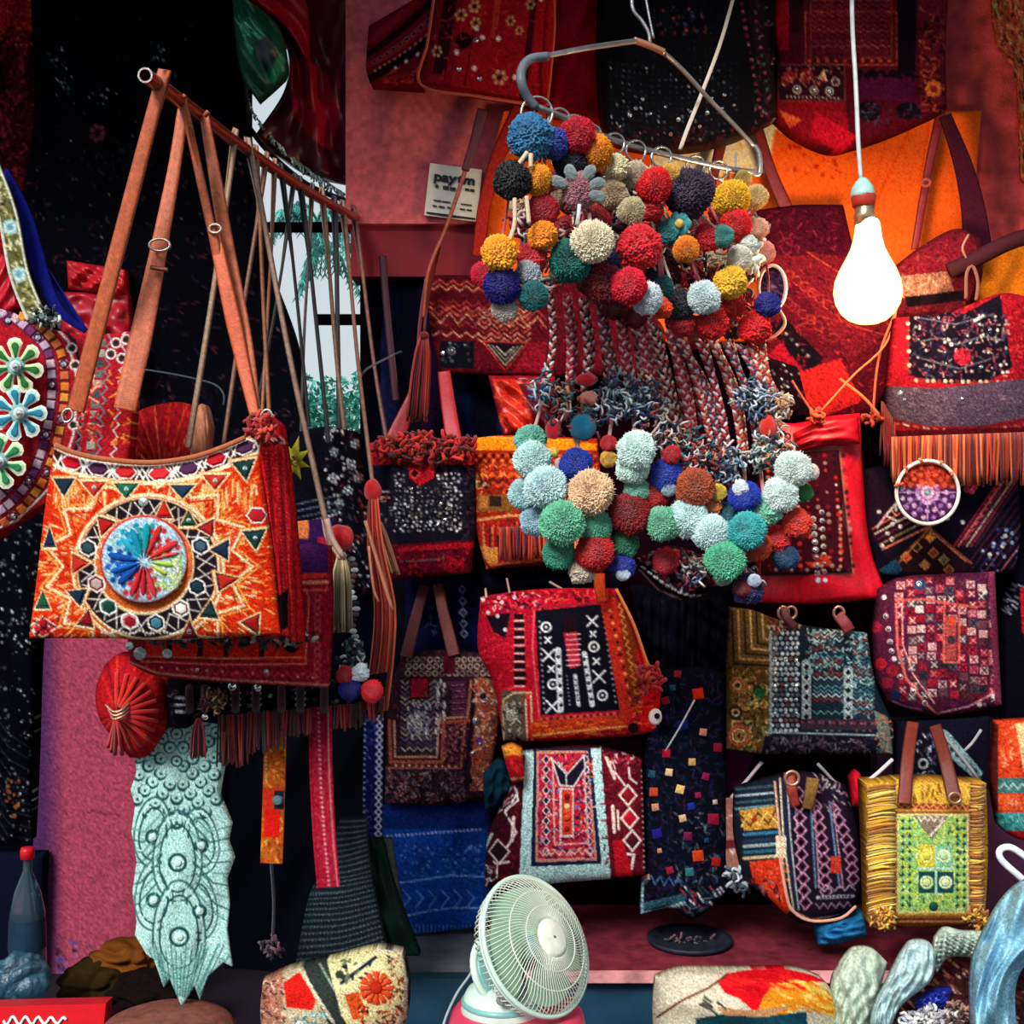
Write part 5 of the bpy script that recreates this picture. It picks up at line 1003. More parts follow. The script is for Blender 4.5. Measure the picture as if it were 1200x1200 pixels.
c.pl([(556, 610), (600, 604), (700, 606)], 3.4, '#e08a50'); c.rect(556, 612, 720, 668, '#9c1c18')
for i in range(150): x = U(556, 710); c.line(x, 610+U(0, 20), x+U(-2, 3), 655, 1.8, random.choice(['#c82c18', '#e0501c', '#5c1030', '#3c0c24', '#e88c58', '#a81c1c', '#7c1424']))
c.poly([(562, 640), (584, 642), (584, 664), (572, 660)], '#e08c40'); c.pl([(575, 662), (640, 656), (700, 660)], 3, '#e0703c'); c.dots(565, 666, 700, 664, 14, 2, ['#8c7c30', '#c8642c', '#2c1410'])
panel('body', t, [(550, 514), (600, 510), (700, 514)], [(700, 514), (706, 590), (704, 660)], [(570, 668), (620, 664), (704, 662)], [(550, 514), (553, 600), (570, 668)], 2.9, c, mode='px', bulge=.05, sp=1.4)
fringe('fringe', t, 586, 618, 696, 612, 2.82, 40, ['#b8281c', '#d8481c', '#7c1428', '#8c1c18', '#e07848', '#5c1434'], 2.6, 1.4, 2)
# band under it
cloth('dark_beaded_trim', 'dark beaded trim below the orange fringed bag', 'trim', quad((560, 664), (730, 664), (728, 690), (566, 690)), 2.95, '#0e0a1c', bulge=.01)
# navy cloth with diamonds
c = CV(0, 0, 105, 110, '#080c2c', .08); c.rect(0, 0, 14, 110, '#05060f'); c.rect(90, 0, 105, 110, '#0a1036')
for y in (14, 27, 40, 53, 64): c.dia(80, y, 4, 4.5, '#1c1c4c', '#8c8cb0', 1.5)
for y in range(6, 70, 8): c.line(98, y, 98, y+4, 1.5, '#2c3c8c'); 
for y in (30, 42, 50, 60): c.stitch(36, y, 56, y+6, 5, ['#3c3c6c', '#2c4a6c'], 4, 1.5)
cloth('navy_cloth', 'navy cloth with a column of small pale diamonds, above the brown patchwork bag', 'cloth', quad((462, 678), (566, 676), (572, 790), (460, 790)), 3.02, c, wr=.01)
for (pts, lb, cl) in (([(496, 686, 2.95), (487, 720, 2.93), (476, 768, 2.88)], 'dark maroon handle of the brown patchwork bag, left one', '#4c1220'), ([(514, 684, 2.95), (520, 720, 2.93), (532, 768, 2.88)], 'brown-red handle of the brown patchwork bag, right one', '#6c2a28')): pass
# brown patchwork bag
t = thing('brown_patchwork_bag', 'brown and maroon embroidered bag with dark handles, above the blue cloth', 'bag', (512, 945, 2.82))
c = CV(445, 755, 590, 950, '#2c1620', .12)
c.stitch(445, 760, 590, 945, 900, ['#1a1420', '#4c2428', '#3c2c40', '#5c3430', '#241c34'], 5, 1.5)
for y in (773, 781, 789):
    for x in range(478, 584, 8): c.ring(x+(y % 3), y, 2.8, 1.4, random.choice(['#a8907c', '#8c6c60', '#c0a890']))
c.rect(520, 765, 534, 790, '#4c1020')
for y in range(800, 880, 6): c.zig(470, y, 514, y, 9, 2.2, 1.4, random.choice(['#8c8494', '#5c5c7c', '#a89c94', '#3c4468']))
c.rect(480, 794, 504, 820, '#2c1018'); c.rect(482, 796, 502, 817, '#9c1428'); c.circ(497, 812, 4, '#5c2c1c'); c.stitch(478, 822, 505, 865, 60, ['#9c98a0', '#5c6480', '#c0b8b0'], 7, 1.8, 1.2)
c.stitch(510, 798, 522, 860, 50, ['#b8b0b4', '#7c7484', '#e0d8cc'], 5, 1.8, 1.4)
for y in range(800, 845, 7): c.line(528, y, 546, y-1, 2, '#6c2450'); c.line(530, y+3, 544, y+2, 1.3, '#b0607c')
c.pl([(456, 845), (458, 893), (518, 893), (520, 847), (550, 844)], 4, '#a04c3c'); c.pl([(462, 845), (463, 887), (512, 887), (514, 842), (548, 840), (552, 798)], 2.4, '#c88a6c'); c.pl([(450, 900), (540, 900), (545, 848), (553, 798)], 2.4, '#9c5444'); c.dots(462, 897, 540, 898, 20, 1.6, ['#e0a080', '#5c1c1c'])
c.stitch(520, 850, 545, 895, 60, ['#8c3440', '#b06058', '#3c1c2c'], 5, 1.8)
c.pl([(556, 795), (552, 850), (546, 900), (545, 925)], 2, '#0c0a14'); c.poly([(560, 793), (588, 798), (578, 925), (550, 928)], '#8c4c3c')
c.stitch(556, 798, 584, 926, 170, ['#c84c2c', '#e07c40', '#b8a08c', '#6c2c48', '#e8c0a0', '#a82c24'], 7, 2); 
for x, y, cl in ((566, 816, '#1c1c2c'), (554, 884, '#b02c24'), (562, 868, '#6c2c8c'), (550, 915, '#1c141c')): c.circ(x, y, 4, cl)
c.stitch(452, 902, 545, 942, 260, ['#7c5c6c', '#3c2430', '#a88c80', '#1c1828', '#8c3c44', '#5c4c74'], 4, 1.5)
body = panel('body', t, [(470, 768), (520, 762), (582, 768)], [(582, 768), (588, 820), (580, 880), (568, 938)], [(450, 942), (510, 944), (568, 938)], [(470, 768), (456, 820), (450, 942)], 2.86, c, mode='px', bulge=.05, sp=1.3)
for (x, y, r) in ((558, 845, 4.5), (554, 883, 3), (568, 822, 3), (563, 872, 2.6)): disc('mirror', body, x, y, r, body, m=MIR, n=9)
disc('red_square', body, 492, 806, 9, body, '#8c1428', n=4)
ribbon('handle', t, [(498, 686, 2.95), (488, 720, 2.9), (476, 770, 2.83)], [12, 15], '#4c1220'); ribbon('handle', t, [(513, 684, 2.95), (520, 720, 2.9), (532, 768, 2.83)], [12, 15], '#6c2a28')
# red black-white bag
t = thing('red_white_black_bag', 'tilted red bag with a black and white embroidered front panel, below the mint pompoms', 'bag', (680, 866, 2.72))
c = CV(550, 680, 790, 875, '#a80f24', .1)
c.stitch(550, 690, 640, 850, 160, ['#c8202c', '#8c0c1c', '#d83030', '#7c1440'], 8, 1.8)
c.stitch(565, 695, 640, 715, 90, ['#5c0c18', '#c84050', '#1c0c18', '#e0a0a0'], 4, 1.8); c.poly([(570, 722), (598, 718), (592, 748), (578, 740)], '#140c18'); 
for x, y in ((583, 722), (592, 738), (572, 718), (588, 706), (566, 703), (603, 700)): c.circ(x, y, 2.4, '#d8c8d0')
for k in range(9): y = 720+k*9.6; c.rect(603, y, 614+k*.3, y+6, '#160c14'); c.line(603, y+7.5, 614, y+7.5, 2, '#d8b0a8')
c.rect(588, 810, 616, 868, '#54483c'); c.pl([(590, 868), (590, 820), (602, 812), (622, 812), (624, 868)], 2.4, '#c8a078'); c.pl([(618, 868), (616, 820)], 2, '#d8b890'); c.ring(600, 838, 6, 2, '#c8c0a8'); c.stitch(588, 822, 612, 866, 46, ['#b8b0a0', '#1c1418', '#8c8474'], 5, 1.8)
c.stitch(640, 692, 730, 706, 80, ['#d83030', '#6c0c18', '#e05a3c', '#3c0810'], 7, 1.8)
c.poly([(627, 716), (704, 708), (728, 832), (634, 838)], '#0c0c18')
def diag(fn): return fn
for (x, y) in ((640, 735), (648, 802), (696, 758), (706, 815)): c.ring(x, y, 5.4, 2.4, '#e8e8ec'); c.circ(x, y, 1.6, '#e8e8ec')
for (x, y, r) in ((643, 768, 7), (647, 828, 7), (702, 793, 7), (694, 728, 6), (642, 750, 3.4), (646, 784, 3.4), (699, 775, 3.4), (695, 743, 3)): c.line(x-r, y-r, x+r, y+r, 2.2, '#e0e0e6'); c.line(x-r, y+r, x+r, y-r, 2.2, '#e0e0e6')
c.pl([(654, 762), (657, 832)], 7, '#c8ccd4'); c.dots(654, 764, 658, 832, 6, 2.2, '#141420'); c.pl([(685, 766), (694, 826)], 6, '#d0d4dc'); c.dots(684, 768, 694, 824, 6, 2, '#141420')
c.poly([(660, 742), (676, 740), (680, 780), (668, 784)], '#a81c30'); [c.line(664, 744+k*6, 680, 743+k*6, 1.6, '#d8a0a8') for k in range(7)]; c.rect(662, 724, 676, 740, '#1c0a14')
c.pl([(674, 792), (678, 826)], 4.5, '#c8ccd4'); c.dots(674, 794, 678, 824, 5, 1.2, '#141420'); c.dots(664, 790, 668, 828, 8, 1, '#9c9ca8'); c.dots(632, 725, 638, 834, 17, 1.4, '#8c8c9c'); c.dots(706, 712, 722, 826, 17, 1.4, '#8c8c9c'); c.dots(632, 712, 704, 706, 12, 1, '#3c3c50')
c.poly([(634, 840), (728, 834), (734, 852), (622, 866), (620, 850)], '#b8341c'); c.dots(632, 843, 726, 836, 24, 1.7, ['#c84c6c', '#5c1018']); c.stitch(624, 846, 732, 864, 90, ['#d8581c', '#9c2018', '#e06c2c'], 7, 1.8, 0); c.line(625, 862, 735, 851, 2.4, '#e0984c')
c.poly([(704, 708), (720, 702), (748, 826), (734, 852), (726, 830)], '#b8281c'); c.dots(714, 712, 742, 830, 16, 2.2, ['#e88c50', '#3c1410']); c.poly([(722, 700), (738, 726), (760, 800), (752, 840), (740, 826)], '#7c2c14'); c.zig(726, 706, 748, 824, 26, 2.4, 1.6, '#c8843c')
c.poly([(745, 760), (772, 786), (776, 850), (750, 860), (752, 800)], '#cc1418'); c.stitch(742, 765, 775, 860, 70, ['#e83c1c', '#a80c1c', '#e8642c', '#5c0c28'], 8, 2.2)
c.pl([(626, 716), (624, 760), (632, 840)], 2, '#d8505c'); c.ring(742, 854, 5, 2.2, '#5c3c30')
body = panel('body', t, [(563, 700), (600, 694), (650, 690), (722, 690)], [(722, 690), (742, 730), (760, 780), (774, 800), (772, 856)], [(590, 868), (660, 868), (740, 862), (772, 856)], [(563, 700), (560, 760), (578, 800), (590, 868)], 2.76, c, mode='px', bulge=.06, sp=1.15)
disc('button_mirror', t, 768, 840, 8, 2.7, '#d8ccc8', .012, n=12, ry=10); disc('button_eye', t, 770, 839, 3.4, 2.685, '#1c1018', .006)
disc('dark_button', body, 742, 853, 6, body, '#20100e', .006)
ribbon('strap', t, [(702, 672, 2.72), (703, 690, 2.7), (706, 706, 2.7)], [14, 12], '#a8381c', m=FAB)
tube('piping', t, [(722, 690, 2.75), (742, 730, 2.74), (760, 780, 2.73), (774, 800, 2.74)], 1.8, '#e08040', 20)
noodles('yarn_knot', t, 764, 795, 2.7, 14, 14, 30, ['#d81c18', '#e84c2c', '#b81828'], 2.2, 9)
for (p, q) in (((644, 682), (678, 702)), ((594, 678), (598, 698)), ((569, 690), (570, 700))): strands('lace', t, [[(*p, 2.8), (*q, 2.75)]], ['#c89c8c'], 1.6, n=4)
# embroidered purse under the pompoms
t = thing('dashed_purse', 'small dark purse with white dashed edging just below the pompoms', 'purse', (795, 702, 2.34))
c = CV(745, 640, 845, 706, '#241020', .12); c.stitch(750, 640, 840, 700, 170, ['#c82c4c', '#1c3450', '#c8a0a8', '#5c1c30', '#8c9cb4'], 7, 1.8); c.circ(780, 657, 15, '#c81c38'); c.stitch(768, 645, 794, 668, 40, ['#e85060', '#a01428', '#f0a0a0'], 6, 1.8)
c.pl([(752, 662), (775, 686), (800, 698), (838, 690)], 7, '#0c0a10'); 
for i in range(13): tt = i/12; x = 752+tt*86; y = 664+36*math.sin(tt*PI*.62); c.line(x, y, x+4, y+2.5*math.cos(tt*3), 2.6, '#ece0d8')
c.pl([(750, 668), (772, 692), (798, 703)], 1.6, '#c8b0a0')
panel('body', t, [(748, 655), (790, 640), (842, 660)], [(842, 660), (842, 680), (836, 694)], [(752, 672), (775, 694), (800, 703), (836, 694)], [(748, 655), (748, 664), (752, 672)], 2.36, c, mode='px', bulge=.03, sp=1.2)
noodles('yarn_tuft', t, 812, 668, 2.31, 14, 16, 70, ['#c8d0dc', '#1c2c50', '#5c6c8c', '#e8dcdc', '#8c2c44'], 1.4, 8); pom(t, 780, 658, 2.31, 14, '#c42038')
# black hanging dress + bag with squares
c = CV(740, 690, 865, 800, '#06060e', .1); [c.line(x, 700, x+U(-4, 4), 800, 1.5, random.choice(['#0e1024', '#020206', '#141428'])) for x in range(744, 860, 4)]
cloth('black_skirt', 'plain black pleated cloth below the dashed purse', 'cloth', ([(738, 686), (862, 686)], [(862, 686), (856, 800)], [(770, 800), (856, 800)], [(738, 686), (752, 740), (770, 800)]), 2.9, c, mode='px', wr=.02, wk=6)
t = thing('square_patch_bag', 'long black bag scattered with small red, blue and cream square patches', 'bag', (800, 1070, 2.72))
c = CV(740, 780, 865, 1080, '#090a16', .15); c.stitch(745, 790, 860, 1070, 700, ['#14183c', '#1c1c34', '#0c2430', '#2c1430', '#101040', '#050610'], 7, 1.8)
c.stitch(790, 950, 850, 1070, 60, ['#3c5464', '#5c6c74', '#24404c'], 8, 1.5); c.zig(752, 1030, 800, 1034, 9, 5, 1.4, '#3c5c84'); c.pl([(753, 1062), (775, 1058), (800, 1052)], 9, '#284c5c'); c.pl([(752, 1070), (775, 1066), (802, 1058)], 3.4, '#8cb4b8'); c.pl([(754, 1020), (752, 1068)], 3, '#7c9ca8')
c.stitch(800, 1040, 856, 1072, 34, ['#c8c8d0', '#8c2c34', '#1c3c3c'], 9, 2.2, .9)
body = panel('body', t, [(772, 786), (820, 782), (852, 790)], [(852, 790), (850, 900), (853, 1000), (858, 1040)], [(750, 1072), (785, 1064), (815, 1076), (858, 1040)], [(772, 786), (756, 880), (752, 980), (750, 1072)], 2.78, c, mode='px', bulge=.05, sp=1.5)
for (x, y, r, cl) in ((794, 790, 6, '#7c1c34'), (788, 806, 5, '#1c4c64'), (780, 821, 6, '#8c1434'), (818, 813, 9, '#c8281c'), (824, 858, 6, '#c07c6c'), (841, 876, 7, '#8c1830'), (781, 883, 7, '#a01428'), (811, 893, 6, '#c89c58'), (784, 905, 6, '#d8b890'), (764, 907, 6, '#1c4c5c'), (827, 910, 6, '#8c1c4c'), (797, 925, 7, '#d8b068'), (766, 928, 7, '#b8402c'), (818, 932, 5, '#8c1c3c'), (768, 946, 6, '#c08060'), (810, 945, 6, '#1c2c84'), (800, 959, 6, '#c8a080'), (836, 960, 9, '#8c1434'), (770, 977, 8, '#1c1c7c'), (806, 980, 7, '#6c1c3c'), (818, 1003, 9, '#c8401c'), (773, 997, 4, '#b87c6c'), (839, 1010, 7, '#a81c1c'), (785, 1020, 6, '#8c1c30'), (808, 1022, 7, '#2c6c70'), (828, 985, 4, '#1c3c5c'), (800, 850, 9, '#141c5c'), (838, 940, 4, '#b8a890'), (758, 1028, 5, '#b08c80')):
    if 748 < x < 855: patch('square_patch', body, [(x+r*math.cos(a+.8+((x*7) % 5-2)*.12), y+r*math.sin(a+.8+((x*7) % 5-2)*.12)) for a in (0, PI/2, PI, 1.5*PI)], body, cl, .004)
strands('white_thread', t, [[(814, 820, 2.7), (798, 850, 2.69), (780, 880, 2.7)]], ['#c8c8d0'], 1.3, n=8)
# pale-blue bordered bag
t = thing('blue_border_bag', 'red patterned bag framed by a wide pale blue border, below the black and white one', 'bag', (675, 1025, 2.68))
c = CV(560, 865, 765, 1050, '#3c0c18', .1)
c.stitch(565, 900, 620, 1040, 150, ['#5c0f1c', '#2c0c18', '#7c1424', '#140a14'], 7, 1.8)
for pts in ([(590, 1000), (605, 975), (592, 952), (606, 930), (603, 922)],): c.pl(pts, 2.6, '#e8d0cc')
c.poly([(573, 998), (583, 984), (597, 998), (585, 1012)], '#24101c', '#d8c4c0', 2); c.line(602, 958, 600, 985, 4, '#e8ccc4'); c.pl([(582, 1028), (582, 1012), (596, 1010)], 3, '#e8ccc8'); c.line(576, 978, 565, 1000, 4, '#a8c8cc'); c.pl([(605, 925), (607, 938), (592, 950)], 2.6, '#dcdcdc'); c.stitch(565, 1005, 585, 1040, 26, ['#d8d0cc', '#5c5c64', '#241420'], 6, 1.8); c.stitch(570, 925, 600, 960, 26, ['#8c3044', '#140c14', '#b8a8a8'], 10, 1.8, -.8)
c.poly([(615, 880), (704, 876), (716, 1030), (608, 1040)], '#a8cccc'); c.stitch(610, 880, 716, 1040, 120, ['#c0dcdc', '#90bcc0', '#7cacb4'], 4, 1.5)
c.poly([(626, 878), (692, 876), (705, 1012), (622, 1016)], '#161c34'); c.poly([(629, 880), (689, 880), (700, 1008), (627, 1011)], '#b87c70'); c.poly([(632, 884), (686, 882), (697, 1004), (630, 1007)], '#a81c34')
c.stitch(631, 884, 696, 1005, 380, ['#1c1c4c', '#c82c3c', '#e07c80', '#3c1c38', '#e0a8a0', '#5c7cb8', '#d84c2c', '#141428'], 5, 1.7)
for y in range(890, 1000, 12): c.dia(640, y, 4, 5, '#141430', '#e0c8c4', 1.2); c.dia(686+(y-890)*.05, y, 4, 5, '#1c1c44', '#e0b8b4', 1.2)
c.pl([(648, 898), (650, 990), (690, 988), (684, 892)], 2, '#d89894'); c.rect(656, 924, 673, 982, '#c8b0ac'); c.rect(658.5, 926, 670.5, 979, '#c03428'); c.dots(664.5, 932, 664.5, 976, 4, 3.2, ['#7c1c18', '#e0542c']); c.dots(664.5, 945, 664.5, 946, 1, 3, '#e8c080')
c.poly([(646, 888), (664, 908), (684, 886), (686, 900), (672, 922), (656, 920)], '#151020', '#c8c0bc', 2); c.pl([(654, 893), (663, 905), (664, 920)], 2, '#a8acac')
c.zig(632, 1000, 696, 998, 14, 3, 1.6, '#d8b0a4')
c.poly([(704, 880), (752, 896), (755, 1025), (716, 1028)], '#5c0f1c'); c.stitch(706, 885, 754, 1024, 120, ['#7c1424', '#3c0a14', '#8c1c28'], 7, 1.8)
for (x, y, cl) in ((736, 932, '#8c1424'), (738, 959, '#b8142c'), (741, 985, '#4c141c')): c.dia(x, y, 10, 12, cl, '#ecd8d0', 2.6); c.ring(x, y, 3, 1, '#c86060')
c.pl([(737, 900), (738, 912), (746, 918)], 2.6, '#e8d0cc'); c.pl([(720, 904), (732, 920)], 2.6, '#e8d0cc'); c.pl([(730, 1000), (743, 1002), (740, 1018)], 3.4, '#e8d0cc'); c.line(718, 945, 720, 975, 4, '#ecd0c4'); c.line(724, 950, 725, 972, 2.6, '#ecd0c4'); c.line(710, 886, 720, 912, 4, '#e8c8c0'); c.poly([(718, 985), (730, 985), (742, 1026), (722, 1028)], '#b01420'); c.dots(752, 900, 755, 1020, 18, 1.3, '#c8c4c0'); c.stitch(708, 878, 752, 898, 50, ['#a81c34', '#e0b0b0', '#2c0c18', '#8c1428'], 7, 2)
body = panel('body', t, [(612, 882), (660, 876), (704, 876), (752, 890)], [(752, 890), (755, 960), (757, 1026)], [(568, 1040), (582, 1036), (608, 1040), (660, 1034), (716, 1030), (757, 1026)], [(612, 882), (596, 930), (572, 980), (568, 1040)], 2.74, c, mode='px', bulge=.055, sp=1.15)
for (x, y, cl) in ((736, 932, '#8c1424'), (738, 959, '#c0142c'), (741, 985, '#4c141c')): patch('diamond_patch', body, [(x-7, y), (x, y-8.5), (x+7, y), (x, y+8.5)], body, cl, .003)
for k, y in enumerate((933, 945, 958, 971)): disc('round_patch', body, 664.5, y, 3.4, body, ['#7c1c18', '#e8c080', '#d84c24', '#8c1c18'][k], .003)
c = CV(0, 0, 30, 45, '#b81c24', .1); c.rect(0, 0, 30, 12, '#e88c30'); c.line(0, 40, 30, 42, 3, '#e8a080')
cloth('rolled_cloth', 'small rolled red cloth with an orange end, left of the blue-bordered bag', 'cloth', ([(588, 876), (600, 873), (612, 878)], [(612, 878), (615, 914)], [(600, 918), (615, 914)], [(588, 876), (594, 900), (600, 918)]), 2.68, c, bulge=.03)
cloth('dark_red_band', 'plum band of cloth behind the top of the blue-bordered bag', 'cloth', quad((600, 868), (752, 866), (754, 900), (605, 900)), 2.86, '#3c0a1e', bulge=.01)
cloth('blue_knot', 'crumpled teal blue cloth between the brown bag and the rolled red cloth', 'cloth', ([(566, 905), (585, 890), (600, 905)], [(600, 905), (598, 940)], [(568, 950), (598, 940)], [(566, 905), (568, 950)]), 2.84, '#14384c', bulge=.03, wr=.012)
# blue block-printed cloth
c = CV(448, 940, 580, 1100, '#123a8c', .1); c.rect(448, 940, 580, 972, '#0b2260'); c.dots(452, 980, 565, 972, 24, 1.5, '#8ca0dc'); c.specks(460, 990, 575, 1028, 130, ['#3c6cc0', '#5c88d0', '#1c4a9c', '#0c2870'], .8, 2)
c.pl([(460, 1036), (500, 1030), (530, 1026), (580, 1028)], 2, '#6c94d8'); c.pl([(470, 1075), (500, 1068), (530, 1064), (580, 1064)], 2, '#6c94d8')
for k in range(6): x = 472+k*15; c.pl([(x, 1043), (x+9, 1052), (x, 1064)], 1.8, '#4c7cc8')
for k in range(20): c.line(478+k*4.6, 1084, 478+k*4.6, 1093, 1.3, '#5c7ccc')
cloth('blue_printed_cloth', 'royal blue block-printed cloth hanging left of the fan', 'cloth', ([(446, 944), (575, 938)], [(575, 938), (576, 1020), (570, 1086)], [(474, 1098), (520, 1092), (570, 1086)], [(446, 944), (452, 1000), (474, 1098)]), 2.9, c, mode='px', bulge=.03, wr=.008)

# ================================================================== RIGHT SIDE
# dark red quilt behind bulb
t = thing('maroon_quilt_bag', 'dark maroon stitched bag slanting down behind the light bulb', 'bag', (960, 480, 2.86))
c = CV(885, 240, 1060, 490, '#4a0a18', .12); c.rect(885, 240, 990, 300, '#3c0818'); c.stitch(885, 245, 985, 300, 90, ['#2a0612', '#5c0e20', '#6c1828'], 8, 2)
c.poly([(890, 300), (990, 300), (1050, 380), (1000, 420), (930, 330)], '#5c101c')
for k in range(9): c.ring(925+k*9, 322+k*7, 5, 1.4, '#9c3028'); c.ring(905+k*9, 340+k*7, 5, 1.3, '#7c2420')
c.pl([(945, 295), (1000, 330), (1045, 385)], 1.6, '#a03c2c'); c.pl([(900, 400), (960, 370), (1045, 395)], 1.4, '#8c2c24')
c.poly([(900, 380), (920, 372), (965, 420), (945, 440)], '#0e0812'); c.dots(918, 388, 950, 420, 5, 1.8, ['#9c9c94', '#5c4c48']); c.poly([(895, 420), (915, 400), (950, 445), (930, 460)], '#8c0f20'); c.stitch(885, 300, 1050, 485, 300, ['#6c1420', '#2c0812', '#8c2420', '#7c101c'], 7, 1.6)
c.poly([(925, 440), (985, 420), (1010, 470), (960, 490)], '#b01c1c'); c.line(925, 440, 950, 480, 1.6, '#c86c50')
panel('body', t, [(888, 246), (935, 240), (988, 240)], [(988, 240), (1005, 300), (1050, 370), (1048, 440)], [(905, 490), (1010, 488), (1048, 440)], [(888, 246), (892, 360), (905, 490)], 2.88, c, mode='px', bulge=.03, sp=1.6)
t = thing('black_beaded_cloth', 'dark cloth with tiny white beads left of the red framed bag', 'cloth', (910, 480, 2.9)); c = CV(895, 400, 960, 490, '#12060e', .15); c.specks(898, 405, 955, 485, 60, ['#a89ca0', '#5c2c38', '#8c8c94'], .7, 1.6)
panel('body', t, *quad((898, 418), (935, 430), (950, 488), (905, 488)), 2.84, c, mode='px', bulge=.01)
# fringed mirrored purse at right edge
t = thing('folded_purse', 'folded maroon purse flap with a brown roll, right of the light bulb', 'purse', (1100, 350, 2.78))
c = CV(1035, 250, 1215, 375, '#5c1420', .1); c.poly([(1040, 320), (1125, 265), (1150, 300), (1090, 330)], '#6c1420'); c.stitch(1040, 260, 1210, 370, 200, ['#7c1c24', '#3c0c18', '#8c3430', '#4c1420'], 7, 1.8); c.poly([(1045, 325), (1110, 318), (1120, 345), (1050, 350)], '#8c5c48'); c.stitch(1045, 322, 1115, 346, 40, ['#b88468', '#6c4438'], 8, 2)
c.poly([(1060, 348), (1130, 340), (1130, 352), (1064, 360)], '#140a12')
panel('body', t, [(1042, 318), (1085, 285), (1122, 268), (1150, 280)], [(1150, 280), (1150, 330), (1128, 372)], [(1052, 372), (1128, 372)], [(1042, 318), (1048, 340), (1052, 372)], 2.8, c, mode='px', bulge=.04, sp=1.7)
tube('roll', t, [(1112, 318, 2.74), (1140, 305, 2.73), (1180, 285, 2.72), (1215, 274, 2.72)], [9, 10, 11, 12]*1 and 9.5, '#3c1c24', 30, m=FAB)
tube('cord', t, [(1132, 350, 2.72), (1133, 320, 2.72), (1140, 312, 2.72), (1146, 330, 2.72), (1144, 352, 2.72)], 2, '#7c4c40', 20)
tube('cord', t, [(1135, 275, 2.72), (1128, 290, 2.71), (1132, 302, 2.72)], 1.4, '#a87060', 12)
t = thing('fringed_mirror_bag', 'large bag with a black beaded flap, grey-purple band and long orange-red fringe, right edge', 'bag', (1125, 570, 2.7))
c = CV(1035, 345, 1215, 570, '#8c1220', .12)
c.stitch(1035, 345, 1215, 450, 260, ['#b01c24', '#6c0c1a', '#d0342c'], 6, 1.8)
c.poly([(1066, 360), (1130, 368), (1172, 345), (1186, 430), (1160, 446), (1110, 450), (1066, 440)], '#120c18')
c.stitch(1070, 365, 1182, 442, 300, ['#1c1c3c', '#5c1c34', '#2c2c4c', '#8c3444', '#0a0812', '#4c4450', '#a88c80'], 6, 1.8)
for pts in ([(1076, 372), (1120, 380), (1165, 368)], [(1080, 420), (1125, 432), (1170, 418)], [(1078, 400), (1100, 396), (1122, 404), (1150, 394), (1176, 398)]): c.pl(pts, 1.6, '#5c5464')
c.specks(1072, 368, 1182, 440, 46, ['#c8b8b4', '#9c8c94', '#e0d8d0'], 1, 2); c.line(1142, 376, 1152, 370, 3.4, '#c8c0bc'); c.circ(1128, 418, 10, '#a81c30'); c.stitch(1118, 410, 1140, 428, 14, ['#d84050', '#5c1020'], 5, 1.6)
c.dots(1064, 375, 1066, 440, 8, 2.4, ['#c8a890', '#5c2c30']); c.dots(1070, 446, 1180, 448, 16, 2.4, ['#c89c80', '#7c2420', '#b8b0a0'])
c.poly([(1035, 452), (1100, 455), (1215, 442), (1215, 490), (1150, 500), (1090, 500), (1035, 488)], '#4c3c4e'); c.stitch(1038, 455, 1212, 495, 220, ['#5c4c5c', '#3c3044', '#6c5464', '#443448'], 7, 1.5, 0)
c.pl([(1040, 492), (1090, 505), (1150, 502), (1215, 490)], 6, '#6c1420'); c.row(1044, 494, 1210, 496, 14, lambda x, y, i: c.line(x-3, y+1+8*math.sin(i/13*PI), x+3, y+3+8*math.sin(i/13*PI), 2.4, '#c8a890' if i % 2 else '#a04838'))
c.poly([(1035, 505), (1215, 500), (1215, 570), (1035, 570)], '#4c0e14')
body = panel('body', t, [(1050, 372), (1110, 366), (1172, 344), (1212, 350)], [(1212, 350), (1215, 450), (1215, 520)], [(1040, 520), (1120, 528), (1215, 520)], [(1050, 372), (1042, 440), (1040, 520)], 2.74, c, mode='px', bulge=.05, sp=1.25)
fringe('fringe', t, 1046, 512, 1215, 506, 2.69, 60, ['#b83c1c', '#d8582c', '#8c2014', '#5c1414', '#e07848', '#9c2c18'], 1.5, 1.4, 3)
fringe('dark_fringe', t, 1034, 470, 1050, 500, 2.72, 66, ['#6c101c', '#4c0c18', '#8c1820'], 1.6, 1.4, 3)
for x, y, r in ((1055, 461, 3.6), (1060, 468, 2.4), (1128, 467, 2), (1100, 372, 2.2), (1160, 386, 2.4), (1090, 430, 2.6), (1150, 430, 2.6)): disc('mirror', body, x, y, r, body, m=MIR, n=8)
# thin orange cords between
t = thing('tie_cord', 'thin orange cords crossing above the red framed bag', 'cord', (975, 490, 2.72))
strands('cord', t, [[(1056, 335, 2.8), (1040, 400, 2.78), (1000, 440, 2.76), (962, 482, 2.74)], [(984, 444, 2.76), (1012, 466, 2.75), (1030, 486, 2.74)], [(928, 446, 2.78), (940, 465, 2.77), (950, 480, 2.76)], [(1052, 360, 2.8), (1030, 420, 2.79), (1022, 500, 2.77)]], ['#d86838', '#c05030'], 1.7, n=16)
noodles('bow', t, 958, 488, 2.72, 10, 6, 18, ['#e05828', '#b83c1c'], 2, 8); noodles('bow', t, 1024, 490, 2.72, 9, 6, 14, ['#c03c28', '#a82c1c'], 2, 8)
